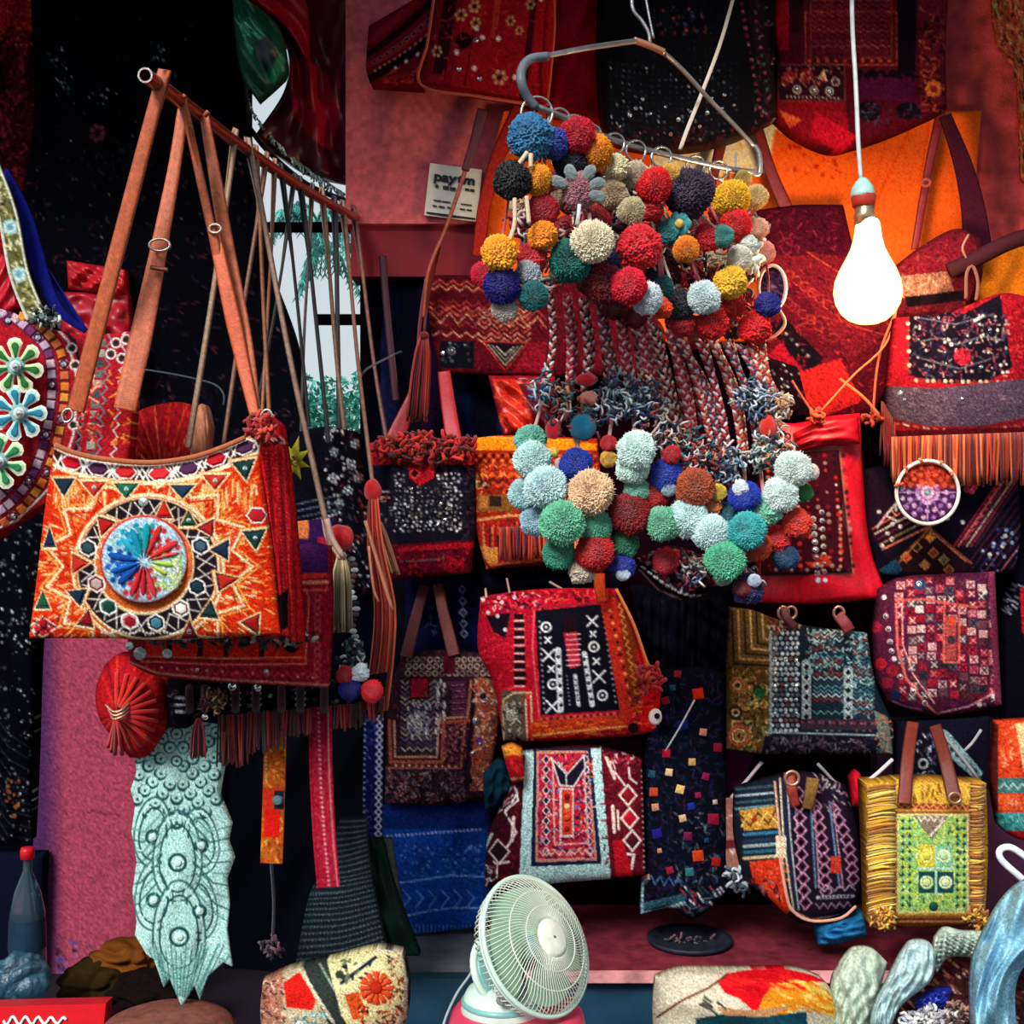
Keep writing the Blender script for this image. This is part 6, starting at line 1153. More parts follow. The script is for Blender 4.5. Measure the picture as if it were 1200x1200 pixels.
# red satin framed bag
t = thing('red_framed_bag', 'bright red satin bag with a dark embroidered centre panel, right of the garlands', 'bag', (965, 705, 2.76))
c = CV(885, 480, 1040, 715, '#c40a20', .04)
for i in range(40): c.line(U(885, 1040), 480, U(885, 1040), 710, U(3, 8), random.choice(['#cc0c22', '#b8081c', '#d21028']))
c.poly([(893, 530), (984, 524), (1000, 672), (892, 676)], '#3c0c18'); c.pl([(896, 532), (984, 526), (1000, 672)], 2, '#a8603c')
for k, x0 in enumerate(range(900, 992, 11)):
    for j in range(16):
        y = 534+j*8.6; x = x0+(y-530)*.09*((x0-890)/100)
        c.circ(x, y, random.choice([2.2, 2.8, 1.6]), random.choice(['#c81c24', '#b83430', '#7c1428', '#e0dcd8', '#d8a8a0', '#141020']) if k in (2, 3, 7) else random.choice(['#7c1424', '#c84030', '#1c0c18', '#a87c74', '#2c1428']))
for j in range(9): c.circ(953+j*.7, 608+j*9, 3.3, '#dcdce4'); c.circ(963+j*.5, 600+j*10, 2.8, '#e4e0e0'); c.circ(985, 600+j*8, 2.2, '#c87c5c')
c.stitch(948, 652, 972, 664, 24, ['#d8442c', '#b8301c'], 6, 2.4); c.dots(900, 668, 998, 668, 16, 2.2, ['#5c1c28', '#a88480', '#1c0c14'])
body = panel('body', t, [(892, 492), (930, 496), (970, 488), (1008, 484)], [(1008, 484), (1012, 560), (1020, 640), (1040, 700)], [(888, 706), (960, 708), (1040, 700)], [(892, 492), (890, 600), (888, 706)], 2.8, c, mode='px', bulge=.045, sp=1.3, m=SAT, wr=.01)
f_ = panel('centre_panel', t, *quad((895, 531), (982, 526), (998, 670), (893, 674)), 2.755, c, mode='px', bulge=.008, thick=.012, sp=1.2)
for j in range(8): disc('mirror', f_, 953+j*.7, 608+j*9, 2.4, f_, m=MIR, n=7); disc('mirror', f_, 963.5+j*.5, 600+j*10, 2, f_, m=MIR, n=7)
panel('top_fold', t, [(930, 508), (965, 492), (1006, 486)], [(1006, 486), (1008, 520)], [(932, 530), (970, 522), (1008, 520)], [(930, 508), (932, 530)], 2.745, '#b80a20', mode='flat', bulge=.02, thick=.01, m=SAT)
# dream catcher / round mirror hoop
t = thing('round_hoop', 'round white hoop with a purple flower mandala, over the dark kilim bag', 'hoop', (1087, 616, 2.62))
tube('hoop', t, ringp(1087, 577, 2.62, 36.5, 37, n=40), 2.3, '#d8ccc4', closed=True, m=flat('#d8ccc4', .4))
for i in range(12): a = -PI+i*PI/11; noodles('bead', t, 1087+36*math.cos(a), 577+36*math.sin(a)*1.0, 2.615, 2, 2, 2, ['#d8482c', '#e08050'], 1.6, 4) if i in (1, 3, 5, 7, 9) else None
c = CV(1050, 540, 1125, 615, '#3c1c44', .1); c.rect(1050, 540, 1125, 571, '#7c1c1c'); c.stitch(1055, 545, 1120, 572, 120, ['#c84424', '#8c1c18', '#5c1014'], 6, 1.8)
for r in (12, 22, 30): 
    for k in range(16): a = k*PI/8+r; c.circ(1087+r*math.cos(a), 577+r*math.sin(a), 2.8, ['#b890c0', '#8c5c9c', '#c8a0b8'][k % 3] if 577+r*math.sin(a) > 570 else '#c05030')
c.flower(1087, 577, 10, '#d8a8c8', 8, '#58b0a0')
for k in range(12): a = k*PI/6; c.line(1087+8*math.cos(a), 577+8*math.sin(a), 1087+34*math.cos(a), 577+34*math.sin(a), 1.2, '#a87ca8' if math.sin(a) > -.2 else '#b0402c')
md = lambda a0, a1, r=35: [(1087+r*math.cos(a), 577+r*math.sin(a)) for a in np.linspace(a0, a1, 9)]
panel('mandala', t, md(-PI*.75, -PI*.25), md(-PI*.25, PI*.25), md(PI*.75, PI*.25), md(-PI*.75, -PI*1.25), 2.63, c, mode='px', bulge=.0, thick=.004, sp=1.2, wr=0)
# kilim bag
t = thing('kilim_bag', 'dark kilim bag with diagonal stripes in rust and cream, behind the round hoop', 'bag', (1100, 672, 2.76))
c = CV(1010, 545, 1200, 680, '#0e0a18', .12)
for k in range(16):
    o_ = k*9; c.line(1105+o_, 700, 1210+o_, 560, 2, random.choice(['#7c2430', '#3c1428', '#a8585c', '#2c1c38', '#5c3434'])); 
for k, cl in enumerate(('#8c1c30', '#c85c50', '#5c1428', '#b08c7c', '#7c1c2c', '#3c1c2c')): c.line(1118+k*5, 640, 1170+k*5, 565, 2.2, cl)
for k in range(10): c.line(1130+k*5, 632-k*8, 1136+k*5, 628-k*8, 2.4, '#b0444c')
c.poly([(1018, 545), (1062, 600), (1045, 660), (1014, 620)], '#1c0c1a'); 
for k in range(5): c.line(1022+k*3, 640+k*6-20, 1075+k*5, 600+k*6-10, 2, ['#a8442c', '#c8a890', '#5c1c24', '#8c6c44', '#c86c4c'][k])
for k in range(3): c.pl([(1028+k*6, 618-k*8), (1038+k*6, 604-k*7), (1050, 610-k*6)], 2.4, ['#d8c8c0', '#c06c74', '#e0dcd0'][k])
c.poly([(1083, 622), (1138, 662), (1120, 680), (1040, 680), (1034, 668)], '#241018')
for (x, y, cl) in ((1090, 630, '#e88c34'), (1074, 641, '#1c241c'), (1062, 653, '#c8341c'), (1094, 648, '#8c3438'), (1106, 656, '#5c6450'), (1084, 662, '#a86c34'), (1112, 668, '#7c2c24')): c.dia(x, y, 6, 6, cl, '#b07c40', 1.4)
c.pl([(1086, 616), (1138, 660)], 2.6, '#8c4434'); c.pl([(1090, 622), (1132, 658)], 1.6, '#c87c50'); c.pl([(1088, 620), (1046, 668)], 2, '#a8683c')
for x, y in ((1046, 614), (1055, 617), (1040, 625), (1034, 640), (1045, 632), (1160, 650), (1175, 640), (1178, 628), (1128, 612), (1110, 607), (1030, 600)): c.circ(x, y, 2.6, '#c0b8b0')
c.poly([(1030, 668), (1050, 655), (1058, 668), (1045, 680)], '#1c4058'); c.specks(1150, 620, 1195, 672, 26, ['#3c4c8c', '#8c9cc8', '#242c5c'], 1, 2.4)
panel('body', t, [(1012, 550), (1080, 540), (1192, 552)], [(1192, 552), (1196, 620), (1190, 668)], [(1030, 672), (1100, 680), (1190, 668)], [(1012, 550), (1018, 620), (1030, 672)], 2.8, c, mode='px', bulge=.04, sp=1.3)
t = thing('pink_flower_charm', 'tiny magenta flower on the dark kilim bag right of the round hoop', 'charm', (1137, 578, 2.7)); [pom(t, 1137+5*math.cos(a), 571+5*math.sin(a), 2.72, 3.6, '#b81c4c', 1, 1, 'petal', 3) for a in (0, 1.26, 2.5, 3.77, 5)]
# tan/teal mirrored bag
t = thing('teal_mirror_bag', 'grey-teal bag packed with white mirrors, ochre left side, under the red framed bag', 'bag', (950, 888, 2.72))
c = CV(845, 700, 1055, 895, '#16202c', .12)
c.poly([(845, 700), (912, 722), (900, 895), (845, 895)], '#5c4424')
for k in range(6): c.pl([(858+k*7, 716), (860+k*7, 778-k*6), (900, 780-k*6)], 2.2, ['#1c1414', '#b8844c', '#2c1c14', '#c89c60', '#1c1c1c', '#a89468'][k])
c.stitch(856, 782, 900, 890, 260, ['#b8783c', '#5c3418', '#c8a060', '#241814', '#8c5c2c', '#7c8444'], 6, 2)
for (x, y, r, cl) in ((864, 803, 8, '#b05c2c'), (866, 862, 11, '#b8482c'), (862, 835, 7, '#2c1c20')): c.ring(x, y, r, 3, cl); c.ring(x, y, r-3.5, 1.5, '#d8b890'); c.circ(x, y, 2, '#1c1010')
c.circ(890, 812, 6, '#1c5c34')
for y in range(742, 858, 6):
    for x in range(904, 940, 6): c.circ(x+(1 if y % 4 else -1), y, 2.3, random.choice(['#dce4e8', '#a8b4bc', '#c8ccd0', '#5c6c78', '#8c4c44']))
for x, y0 in ((945, 778), (994, 785)): 
    c.line(x, y0, x, 848, 11, '#90a0a4'); c.row(x, y0-2, x, 846, 6, lambda a, b, i: c.dia(a, b, 4.2, 5, '#0c1018', '#c8d4d4', 1.2))
for y in range(740, 856, 5): c.zig(953, y, 988, y, 8, 2, 1.5, random.choice(['#5c9098', '#a8bcbc', '#2c4450', '#8c3438', '#c8d8d8', '#1c3038'])); c.zig(1000, y, 1024, y, 6, 2, 1.5, random.choice(['#3c7c8c', '#a8c0c0', '#1c3c4c', '#6ca0a8', '#8c5450']))
c.stitch(944, 738, 1018, 790, 150, ['#6c9ca0', '#3c646c', '#9cb8b8', '#1c2c34', '#7c3c34'], 5, 1.8); c.stitch(985, 745, 1025, 850, 90, ['#5c8c94', '#b0c8c8', '#1c3440'], 5, 1.7)
c.rect(940, 843, 1030, 856, '#3c2c38'); c.dots(938, 846, 1028, 848, 22, 1.8, ['#a83c3c', '#1c2434', '#7c5c7c']); c.line(898, 858, 1034, 862, 2.2, '#9cb0b8'); c.line(903, 740, 903, 860, 2.4, '#8ca4a4')
c.poly([(896, 862), (1036, 864), (1042, 895), (890, 895)], '#1a1826'); c.stitch(898, 864, 1036, 884, 150, ['#4c4858', '#6c5c6c', '#2c2438', '#5c3440', '#7c7c84'], 6, 1.8)
c.poly([(1024, 832), (1040, 840), (1048, 890), (1034, 888)], '#6c7468'); c.stitch(1026, 840, 1046, 886, 40, ['#c8644c', '#3c5c5c', '#a8a890'], 5, 2)
c.stitch(900, 715, 940, 738, 60, ['#5c1c24', '#b0a090', '#141420', '#8c7c68'], 6, 2)
body = panel('body', t, [(856, 712), (885, 716), (912, 726), (960, 736), (1016, 742)], [(1016, 742), (1026, 800), (1046, 850), (1046, 884)], [(852, 878), (900, 884), (960, 884), (1046, 884)], [(856, 712), (852, 800), (852, 878)], 2.76, c, mode='px', bulge=.06, sp=1.15)
for y in (759, 774, 789, 804, 820, 836):
    for x in (908, 921, 933): disc('mirror', body, x, y, 2.6, body, m=MIR, n=7)
for (x, y) in ((918, 718), (927, 718), (983, 718)): tube('metal_ring', t, ringp(x, y, 2.7, 6, 7), 1.8, '#c89c84', m=mat('copper_ring', '#c8927a', .3, .8), closed=True)
ribbon('leather_tab', t, [(918, 712, 2.7), (922, 724, 2.69), (932, 736, 2.69)], 10, '#5c1c1c'); ribbon('leather_tab', t, [(982, 720, 2.7), (990, 730, 2.69), (996, 740, 2.69)], 14, '#7c2024')
# pink chequered bag
t = thing('pink_check_bag', 'rounded pink and red bag covered in small chequered flowers, right side', 'bag', (1100, 838, 2.72))
c = CV(1015, 665, 1180, 845, '#4c1830', .12); c.stitch(1015, 670, 1180, 845, 400, ['#5c2040', '#3c1430', '#7c2440', '#2c1028'], 6, 1.8)
for y in range(684, 826, 11):
    for x in range(1056, 1166, 12):
        xx = x+(y-750)*.03; y0 = y; xx += U(-2, 2); y = y+U(-1.5, 1.5)+4*math.sin(x*.05); cl = random.choice(['#a81c2c', '#c89490', '#2c2830', '#d0a8a0', '#8c1424', '#b04c58', '#4c4448', '#7c1828', '#a02030'])
        c.rect(xx-5, y-4.5, xx+5, y+4.5, cl); q_ = random.choice(['#e8c8c0', '#c08080', '#1c1424', '#8c1c2c']); c.line(xx-3, y-3, xx+3, y+3, 1.3, q_); c.line(xx-3, y+3, xx+3, y-3, 1.3, q_); y = y0
c.pl([(1050, 708), (1052, 760), (1062, 795), (1085, 825), (1100, 838)], 3, '#c86464'); c.pl([(1057, 708), (1058, 755), (1070, 790), (1095, 824)], 1.6, '#e8a09c'); c.pl([(1050, 704), (1080, 702), (1145, 712)], 3, '#c8504c'); c.pl([(1107, 704), (1106, 776), (1124, 776), (1124, 720)], 2.4, '#d8604c'); c.rect(1109, 722, 1121, 774, '#a84440'); c.circ(1115, 750, 5, '#3c2c38'); c.circ(1115, 728, 5, '#d8482c'); c.pl([(1100, 836), (1135, 828), (1160, 815)], 2.4, '#c884a0')
for x, y in ((1038, 722), (1041, 737), (1043, 752), (1045, 763), (1048, 772), (1055, 793), (1070, 810), (1084, 824), (1148, 826), (1036, 700), (1154, 694), (1164, 816)): c.circ(x, y, 3, '#f0dcd8')
c.circ(1078, 685, 7, '#2c3c5c'); c.circ(1077, 684, 3, '#c8dcf0'); c.circ(1050, 815, 6, '#1c2450'); c.poly([(1158, 670), (1172, 670), (1176, 830), (1166, 830)], '#7c2c48'); c.pl([(1046, 822), (1060, 828), (1080, 832)], 2.6, '#a06c94')
for x, y, cl in ((1026, 735, '#a81c3c'), (1032, 778, '#b01c28'), (1046, 786, '#8c1c2c'), (1040, 800, '#8c1c34')): c.circ(x, y, 7, cl)
body = panel('body', t, [(1030, 690), (1060, 676), (1110, 672), (1166, 670)], [(1166, 670), (1170, 750), (1174, 826)], [(1040, 822), (1080, 836), (1120, 838), (1174, 826)], [(1030, 690), (1024, 750), (1028, 795), (1040, 822)], 2.78, c, mode='px', bulge=.06, sp=1.1)
for x, y in ((1038, 722), (1041, 737), (1043, 752), (1045, 763), (1055, 793), (1070, 810), (1084, 824), (1077, 684), (1154, 826)): disc('mirror', body, x, y, 2.4, body, m=MIR, n=7)
# dark stuff at far right
c = CV(1165, 660, 1215, 860, '#080610', .12); c.stitch(1168, 670, 1200, 720, 20, ['#5c5c64', '#8c8c94', '#2c2c3c'], 8, 2, .6); c.poly([(1195, 690), (1215, 690), (1215, 780), (1198, 740)], '#b01424')
cloth('black_cloth', 'black cloth with grey marks right of the pink chequered bag', 'cloth', quad((1168, 560), (1215, 540), (1215, 850), (1176, 850)), 2.9, c, mode='px')
# diamond bag lower
t = thing('diamond_stripe_bag', 'rounded bag with purple diamond stripes and an ochre side, left of the yellow tote', 'bag', (950, 1084, 2.62))
c = CV(850, 900, 1025, 1090, '#1c1224', .12)
c.poly([(855, 900), (912, 900), (930, 1090), (855, 1090)], '#141c28')
for y, cl in ((925, '#2c4450'), (933, '#7c9098'), (941, '#2c4c54'), (948, '#5c7c84'), (955, '#1c2c38')): c.line(862, y, 906, y-4, 3, cl)
c.poly([(866, 950), (908, 944), (912, 970), (872, 974)], '#a87830'); c.zig(868, 962, 910, 957, 4, 7, 2, '#4c2818'); c.zig(868, 962, 910, 957, 4, -7, 2, '#d8a850'); c.dia(884, 960, 4, 5, '#8c2c1c')
for y, cl in ((978, '#2c6484'), (986, '#1c3048'), (992, '#8c9ca0'), (999, '#2c5c70'), (1006, '#c0a880')): c.line(872, y, 914, y-3, 4, cl)
c.poly([(878, 1010), (916, 1006), (926, 1060), (922, 1074), (900, 1050), (882, 1030)], '#d8361c'); c.stitch(880, 1010, 924, 1055, 50, ['#e85c34', '#b82418'], 7, 2); c.stitch(868, 1030, 915, 1075, 50, ['#4c1c28', '#8c6c70', '#2c1c28', '#a88c8c'], 6, 2)
c.rect(910, 980, 922, 1006, '#dccbb0'); c.pl([(908, 916), (914, 980), (920, 1040), (926, 1066), (950, 1078), (1000, 1070)], 2.6, '#d8a084')
for k, cl in enumerate(('#c8c0a8', '#1c2440', '#9ca4a8', '#12101c', '#8c7c9c')): c.pl([(914+k*4, 912), (918+k*4.2, 980), (926+k*3.4, 1040), (930+k*3, 1066)], 2.2, cl)
for xs, n_ in (((936, 938, 940, 944), 10), ((956, 962, 966, 968), 9), ((978, 990, 997, 1000), 8)):
    for j in range(n_):
        tt = j/(n_-1); y = 930+tt*128 if xs[0] < 950 else 945+tt*100 if xs[0] < 970 else 950+tt*80; x = np.interp(tt, (0, .33, .66, 1), xs); c.dia(x, y, 7, 8, '#4c1430', '#b888a8', 1.8); c.dia(x, y, 3.4, 4, '#0e0814')
for x0, x1 in ((950, 956), (972, 984)):
    c.pl([(x0, 940), (x1, 1040)], 2.4, '#5c7ca0'); c.pl([(x0+4, 940), (x1+4, 1040)], 2, '#a87c94')
c.rect(974, 1004, 986, 1024, '#b83428'); c.zig(960, 1042, 1002, 1040, 7, 3, 1.8, '#a88ca0'); c.pl([(958, 1052), (1000, 1050)], 4, '#a0a8b0'); c.dots(960, 1052, 998, 1050, 9, 1.2, '#1c1424'); c.zig(956, 1062, 998, 1060, 9, 3, 1.8, '#8c6c84')
c.stitch(955, 905, 1000, 950, 50, ['#8c6c7c', '#1c2438', '#b0a8a8', '#5c2c3c'], 6, 2)
body = panel('body', t, [(862, 925), (905, 912), (935, 906), (965, 910), (990, 920)], [(990, 920), (1004, 970), (1008, 1030), (1000, 1066)], [(872, 1030), (915, 1066), (945, 1082), (1000, 1066)], [(862, 925), (862, 980), (872, 1030)], 2.7, c, mode='px', bulge=.07, sp=1.1)
tube('ring', t, ringp(928, 912, 2.6, 8, 8), 2, '#d8b090', m=mat('copper_ring'), closed=True); ribbon('leather_tab', t, [(925, 905, 2.61), (928, 925, 2.6), (933, 945, 2.61)], [14, 10], '#8c2c20'); ribbon('tan_tab', t, [(953, 912, 2.62), (950, 930, 2.61), (946, 948, 2.62)], [16, 12], '#7c5c30', m=FAB)
tube('piping', t, [(910, 980, 2.63), (920, 1040, 2.63), (928, 1066, 2.64), (950, 1079, 2.65), (985, 1076, 2.66), (1003, 1062, 2.67)], 1.8, '#d89c80', 24)
c = CV(0, 0, 22, 110, '#8c5c50', .1); c.line(0, 30, 22, 24, 2, '#e0b8a8'); c.pl([(0, 60), (11, 84), (22, 66)], 3, '#d8c0b8'); c.rect(0, 64, 22, 78, '#5c1c24')
t = thing('side_scarf', 'narrow pinkish scarf strip left of the diamond striped bag', 'scarf', (855, 1020, 2.76)); ribbon('strip', t, [(856, 935, 2.78), (857, 980, 2.77), (860, 1020, 2.76)], [14, 16, 16], None, cvf=c, m=FAB)
noodles('knot', t, 868, 1030, 2.74, 14, 14, 36, ['#1c2c3c', '#a8b8c8', '#3c4c60', '#c8c8d0'], 2, 9)
strands('lace', t, [[(893, 893, 2.8), (875, 915, 2.79), (857, 935, 2.78)]], ['#b8a8b0'], 2.2, n=6)
cloth('magenta_cloth', 'dark magenta cloth strip above the diamond striped bag', 'cloth', quad((848, 870), (882, 886), (868, 930), (850, 935)), 2.92, '#5c1040', bulge=.01)
cloth('light_blue_cloth', 'small bright blue crumpled cloth under the diamond striped bag', 'cloth', ([(956, 1086), (985, 1078), (1012, 1070)], [(1012, 1070), (1016, 1096)], [(960, 1108), (985, 1106), (1016, 1096)], [(956, 1086), (960, 1108)]), 2.74, '#2878b0', bulge=.06, thick=.05, wr=.012, wk=5)
cloth('red_pouch', 'small red pouch with a pale tip between the diamond bag and the yellow tote', 'pouch', ([(997, 912), (1005, 904), (1012, 914)], [(1012, 914), (1010, 945)], [(1000, 945), (1010, 945)], [(997, 912), (1000, 945)]), 2.66, '#c8142c', bulge=.03)
strands('thread', thing('tie_cord', 'thin grey cords tied above the yellow tote and diamond bag', 'cord', (1020, 900, 2.6)), [[(1046, 890, 2.62), (1030, 905, 2.61), (1014, 918, 2.6)], [(958, 895, 2.7), (972, 910, 2.7), (985, 925, 2.69)], [(1150, 855, 2.7), (1140, 870, 2.7), (1130, 880, 2.7)], [(1100, 855, 2.7), (1125, 885, 2.69), (1148, 915, 2.69)]], ['#b8b4bc', '#8c8c9c'], 2.2, n=6)
# dotted dark bag behind yellow tote
c = CV(1050, 835, 1160, 920, '#0e0c1c', .12); c.stitch(1070, 860, 1096, 915, 40, ['#3c3c50', '#a8a8b8', '#1c1c30', '#5c6478'], 6, 2); c.ring(1082, 895, 5, 2.4, '#b8c0c8'); c.poly([(1098, 850), (1112, 858), (1152, 905), (1146, 916), (1104, 880)], '#6c8c90'); c.dots(1106, 868, 1146, 908, 6, 3, '#14202c')
cloth('dotted_cloth', 'dark cloth with a pale dotted diagonal band behind the handles of the yellow tote', 'cloth', quad((1052, 846), (1160, 840), (1160, 925), (1050, 925)), 2.78, c, mode='px', bulge=.02, sp=1.4)
# yellow tote
t = thing('yellow_fringed_tote', 'square yellow tote with green embroidered panel, fringed sides and brown handles', 'bag', (1085, 1090, 2.5))
c = CV(1005, 905, 1165, 1095, '#b8862c', .1)
c.stitch(1008, 910, 1160, 1090, 300, ['#d8a83c', '#a8742c', '#8c5c20', '#e0b84c'], 6, 1.8)
c.rect(1050, 918, 1138, 944, '#c8983c'); c.stitch(1060, 920, 1102, 940, 40, ['#e0a828', '#7c4c1c'], 5, 2.2, 1.5); c.line(1052, 944, 1136, 946, 6, '#7c2c1c'); c.zig(1052, 944, 1136, 946, 20, 2.4, 1.5, '#d88c50'); c.line(1050, 950, 1134, 952, 2.4, '#d89060')
c.poly([(1052, 955), (1132, 955), (1136, 1070), (1054, 1068)], '#8cb45c'); c.stitch(1054, 957, 1134, 1068, 420, ['#a8d078', '#d8d860', '#5c9c6c', '#c8e0a0', '#1c4440', '#b8b840', '#7cb088', '#e0c850'], 5, 1.8)
for x in (1058, 1066, 1122, 1130):
    for y in range(962, 1066, 9): c.dia(x, y, 2.6, 3, '#1c3c3c')
c.poly([(1070, 955), (1112, 955), (1092, 985)], '#7c6c5c'); c.zig(1076, 960, 1106, 960, 8, 3, 1.6, '#d8c8b8'); c.line(1090, 980, 1106, 962, 2.6, '#d8d0b8')
for (x, y, bg_, fg) in ((1086, 1003, '#c8b83c', '#1c4c3c'), (1106, 1003, '#7cb890', '#d8e8b0'), (1086, 1034, '#144048', '#c8dc98'), (1108, 1034, '#144048', '#d8e8b0')):
    c.rect(x-9.5, y-12, x+9.5, y+13, bg_); c.ring(x, y, 6.4, 3, fg if bg_ != '#c8b83c' else '#e0d870'); c.circ(x, y, 2.2, '#3c3c1c')
c.line(1076, 1018, 1118, 1018, 3, '#a8d0b8'); c.line(1097, 990, 1097, 1048, 2.4, '#a8d0b8'); c.circ(1094, 1062, 5, '#1c5044')
c.frame(1052, 955, 1134, 1069, 2, '#d8c88c'); c.frame(1048, 952, 1138, 1074, 2.4, '#7c4c24'); c.rect(1046, 1076, 1140, 1088, '#5c2c18'); c.line(1048, 1080, 1138, 1080, 2, '#b87c3c')
body = panel('body', t, [(1014, 918), (1080, 914), (1156, 918)], [(1156, 918), (1158, 1000), (1154, 1082)], [(1020, 1084), (1080, 1088), (1154, 1082)], [(1014, 918), (1018, 1000), (1020, 1084)], 2.56, c, mode='px', bulge=.035, sp=1.1, thick=.06)
for sd, (x0, x1) in enumerate(((1016, 1051), (1136, 1155))):
    it = []
    for i in range(64):
        y = 920+i*2.4+U(-1, 1); w_ = x1-x0; d = U(-3, 3)
        it.append([(x0+U(-1, 3), y+3*(1 if sd == 0 else -.4), 2.512), (x0+w_*.5, y-1+d*.3, 2.502), (x1-U(0, 4), y+d-2, 2.512)])
    strands('side_fringe', t, it, ['#e8b83c', '#d89c28', '#a86c24', '#f0d068', '#c8802c', '#8c5420'] if sd == 0 else ['#c88c30', '#a8682c', '#e0b048', '#8c4c24'], 1.3)
for (x, y) in ((1036, 1076), (1145, 1077)): noodles('yarn_rosette', t, x, y, 2.49, 12, 9, 60, ['#e8a828', '#c8781c', '#f0c850', '#8c4c1c'], 1.6, 8)
ribbon('handle', t, [(1070, 846, 2.66), (1064, 890, 2.56), (1060, 942, 2.51)], [14, 16], '#6c2418'); ribbon('handle', t, [(1096, 850, 2.66), (1108, 890, 2.56), (1119, 936, 2.51)], [14, 17], '#5c2018')
tube('handle_ring', t, ringp(1119, 935, 2.5, 7, 6), 1.6, '#c8a890', m=mat('copper_ring'), closed=True)
disc('green_button', body, 1094, 1062, 5, body, '#1c5044', .006); [disc('round_patch', body, x, y, 4.6, body, cl, .003) for x, y, cl in ((1086, 1003, '#d8c850'), (1106, 1003, '#b8d8a0'), (1086, 1034, '#c8dc98'), (1108, 1034, '#d8e8b0'))]
# right edge bag
t = thing('orange_stripe_bag', 'orange, cream and teal striped bag cut off by the right edge', 'bag', (1190, 988, 2.5))
c = CV(1160, 840, 1230, 995, '#c83c1c', .1); c.stitch(1162, 850, 1200, 910, 60, ['#e05c2c', '#a82418', '#f08c64'], 6, 2); c.poly([(1190, 848), (1230, 845), (1230, 910), (1200, 905)], '#c8ac7c'); c.rect(1160, 912, 1230, 930, '#3c6c6c'); c.zig(1166, 921, 1230, 922, 12, 3, 2, '#98b8b0'); c.rect(1160, 932, 1230, 950, '#e0562c'); c.stitch(1162, 934, 1225, 948, 34, ['#f08c6c', '#c83018'], 5, 2); c.rect(1160, 953, 1230, 974, '#3c9494'); c.stitch(1164, 955, 1228, 972, 30, ['#7cc0bc', '#1c5c60'], 6, 2); c.rect(1160, 974, 1230, 995, '#a01824'); c.rect(1160, 850, 1170, 990, '#5c1c1c')
panel('body', t, [(1170, 846), (1228, 842)], [(1228, 842), (1228, 990)], [(1172, 968), (1190, 982), (1228, 990)], [(1170, 846), (1164, 910), (1172, 968)], 2.56, c, mode='px', bulge=.04, sp=1.3)

# ================================================================== LOWER LEFT
# hanging woven straps
t = thing('orange_woven_strap', 'orange patterned strap with a red block hanging below the fringe', 'strap', (318, 1012, 2.2))
c = CV(0, 0, 26, 185, '#b8541c', .1); c.stitch(0, 0, 26, 185, 260, ['#e08c2c', '#8c2c14', '#d8a03c', '#c8401c', '#6c5c20'], 5, 1.8); c.rect(3, 122, 22, 155, '#d01c14'); c.rect(0, 98, 26, 122, '#c83018'); c.rect(14, 100, 26, 122, '#1c242c'); c.circ(20, 111, 5, '#5c8088'); c.dots(3, 0, 3, 90, 20, 1, '#e8c8a0')
ribbon('strap', t, [(323, 826, 2.2), (321, 920, 2.2), (318, 1012, 2.2)], 26, None, cvf=c, m=FAB, sp=1.3); disc('button', t, 325, 938, 6, 2.195, '#5c7c84', .008)
t = thing('red_woven_strap', 'crimson woven strap dotted with pale stitches, right of the orange one', 'strap', (380, 1040, 2.2))
c = CV(0, 0, 26, 210, '#a01830', .1); c.stitch(0, 0, 26, 210, 200, ['#c83048', '#7c1020', '#b82840'], 5, 1.5); c.dots(11, 0, 14, 210, 40, 1.5, ['#e0a8a8', '#c87c80']); c.line(22, 0, 23, 210, 1.2, '#e0a0a0'); c.line(3, 0, 3, 210, 1.2, '#7c0c1c')
ribbon('strap', t, [(375, 822, 2.2), (376, 900, 2.2), (380, 980, 2.19), (385, 1040, 2.2)], 27, None, cvf=c, m=FAB, sp=1.3)
t = thing('blue_white_strap', 'navy and white patterned strap beside the brown patchwork bag', 'strap', (436, 990, 2.6))
c = CV(0, 0, 24, 150, '#101444', .1); c.stitch(0, 0, 16, 150, 90, ['#24247c', '#5c5ca0', '#0a0a30'], 5, 1.6); c.row(19, 0, 19, 150, 18, lambda x, y, i: c.dia(x, y, 3.6, 3.8, '#101444', '#c8ccdc', 1.5)); c.row(2, 0, 2, 150, 22, lambda x, y, i: c.circ(x, y, 1.2, '#a8acc8'))
ribbon('strap', t, [(438, 838, 2.6), (437, 910, 2.6), (436, 990, 2.6)], 24, None, cvf=c, m=FAB, sp=1.3)
t = thing('ragged_cord', 'thin dark cord with a ragged end hanging below the orange woven strap', 'tassel', (320, 1110, 2.3)); strands('cord', t, [[(318, 1012, 2.25), (321, 1060, 2.3), (319, 1110, 2.3)]], ['#242434'], 2, n=8); noodles('end', t, 318, 1110, 2.3, 12, 16, 22, ['#2c2434', '#5c3440', '#141828'], 1.8, 9)  # a loose hanging cord with a frayed tip, not a made tassel
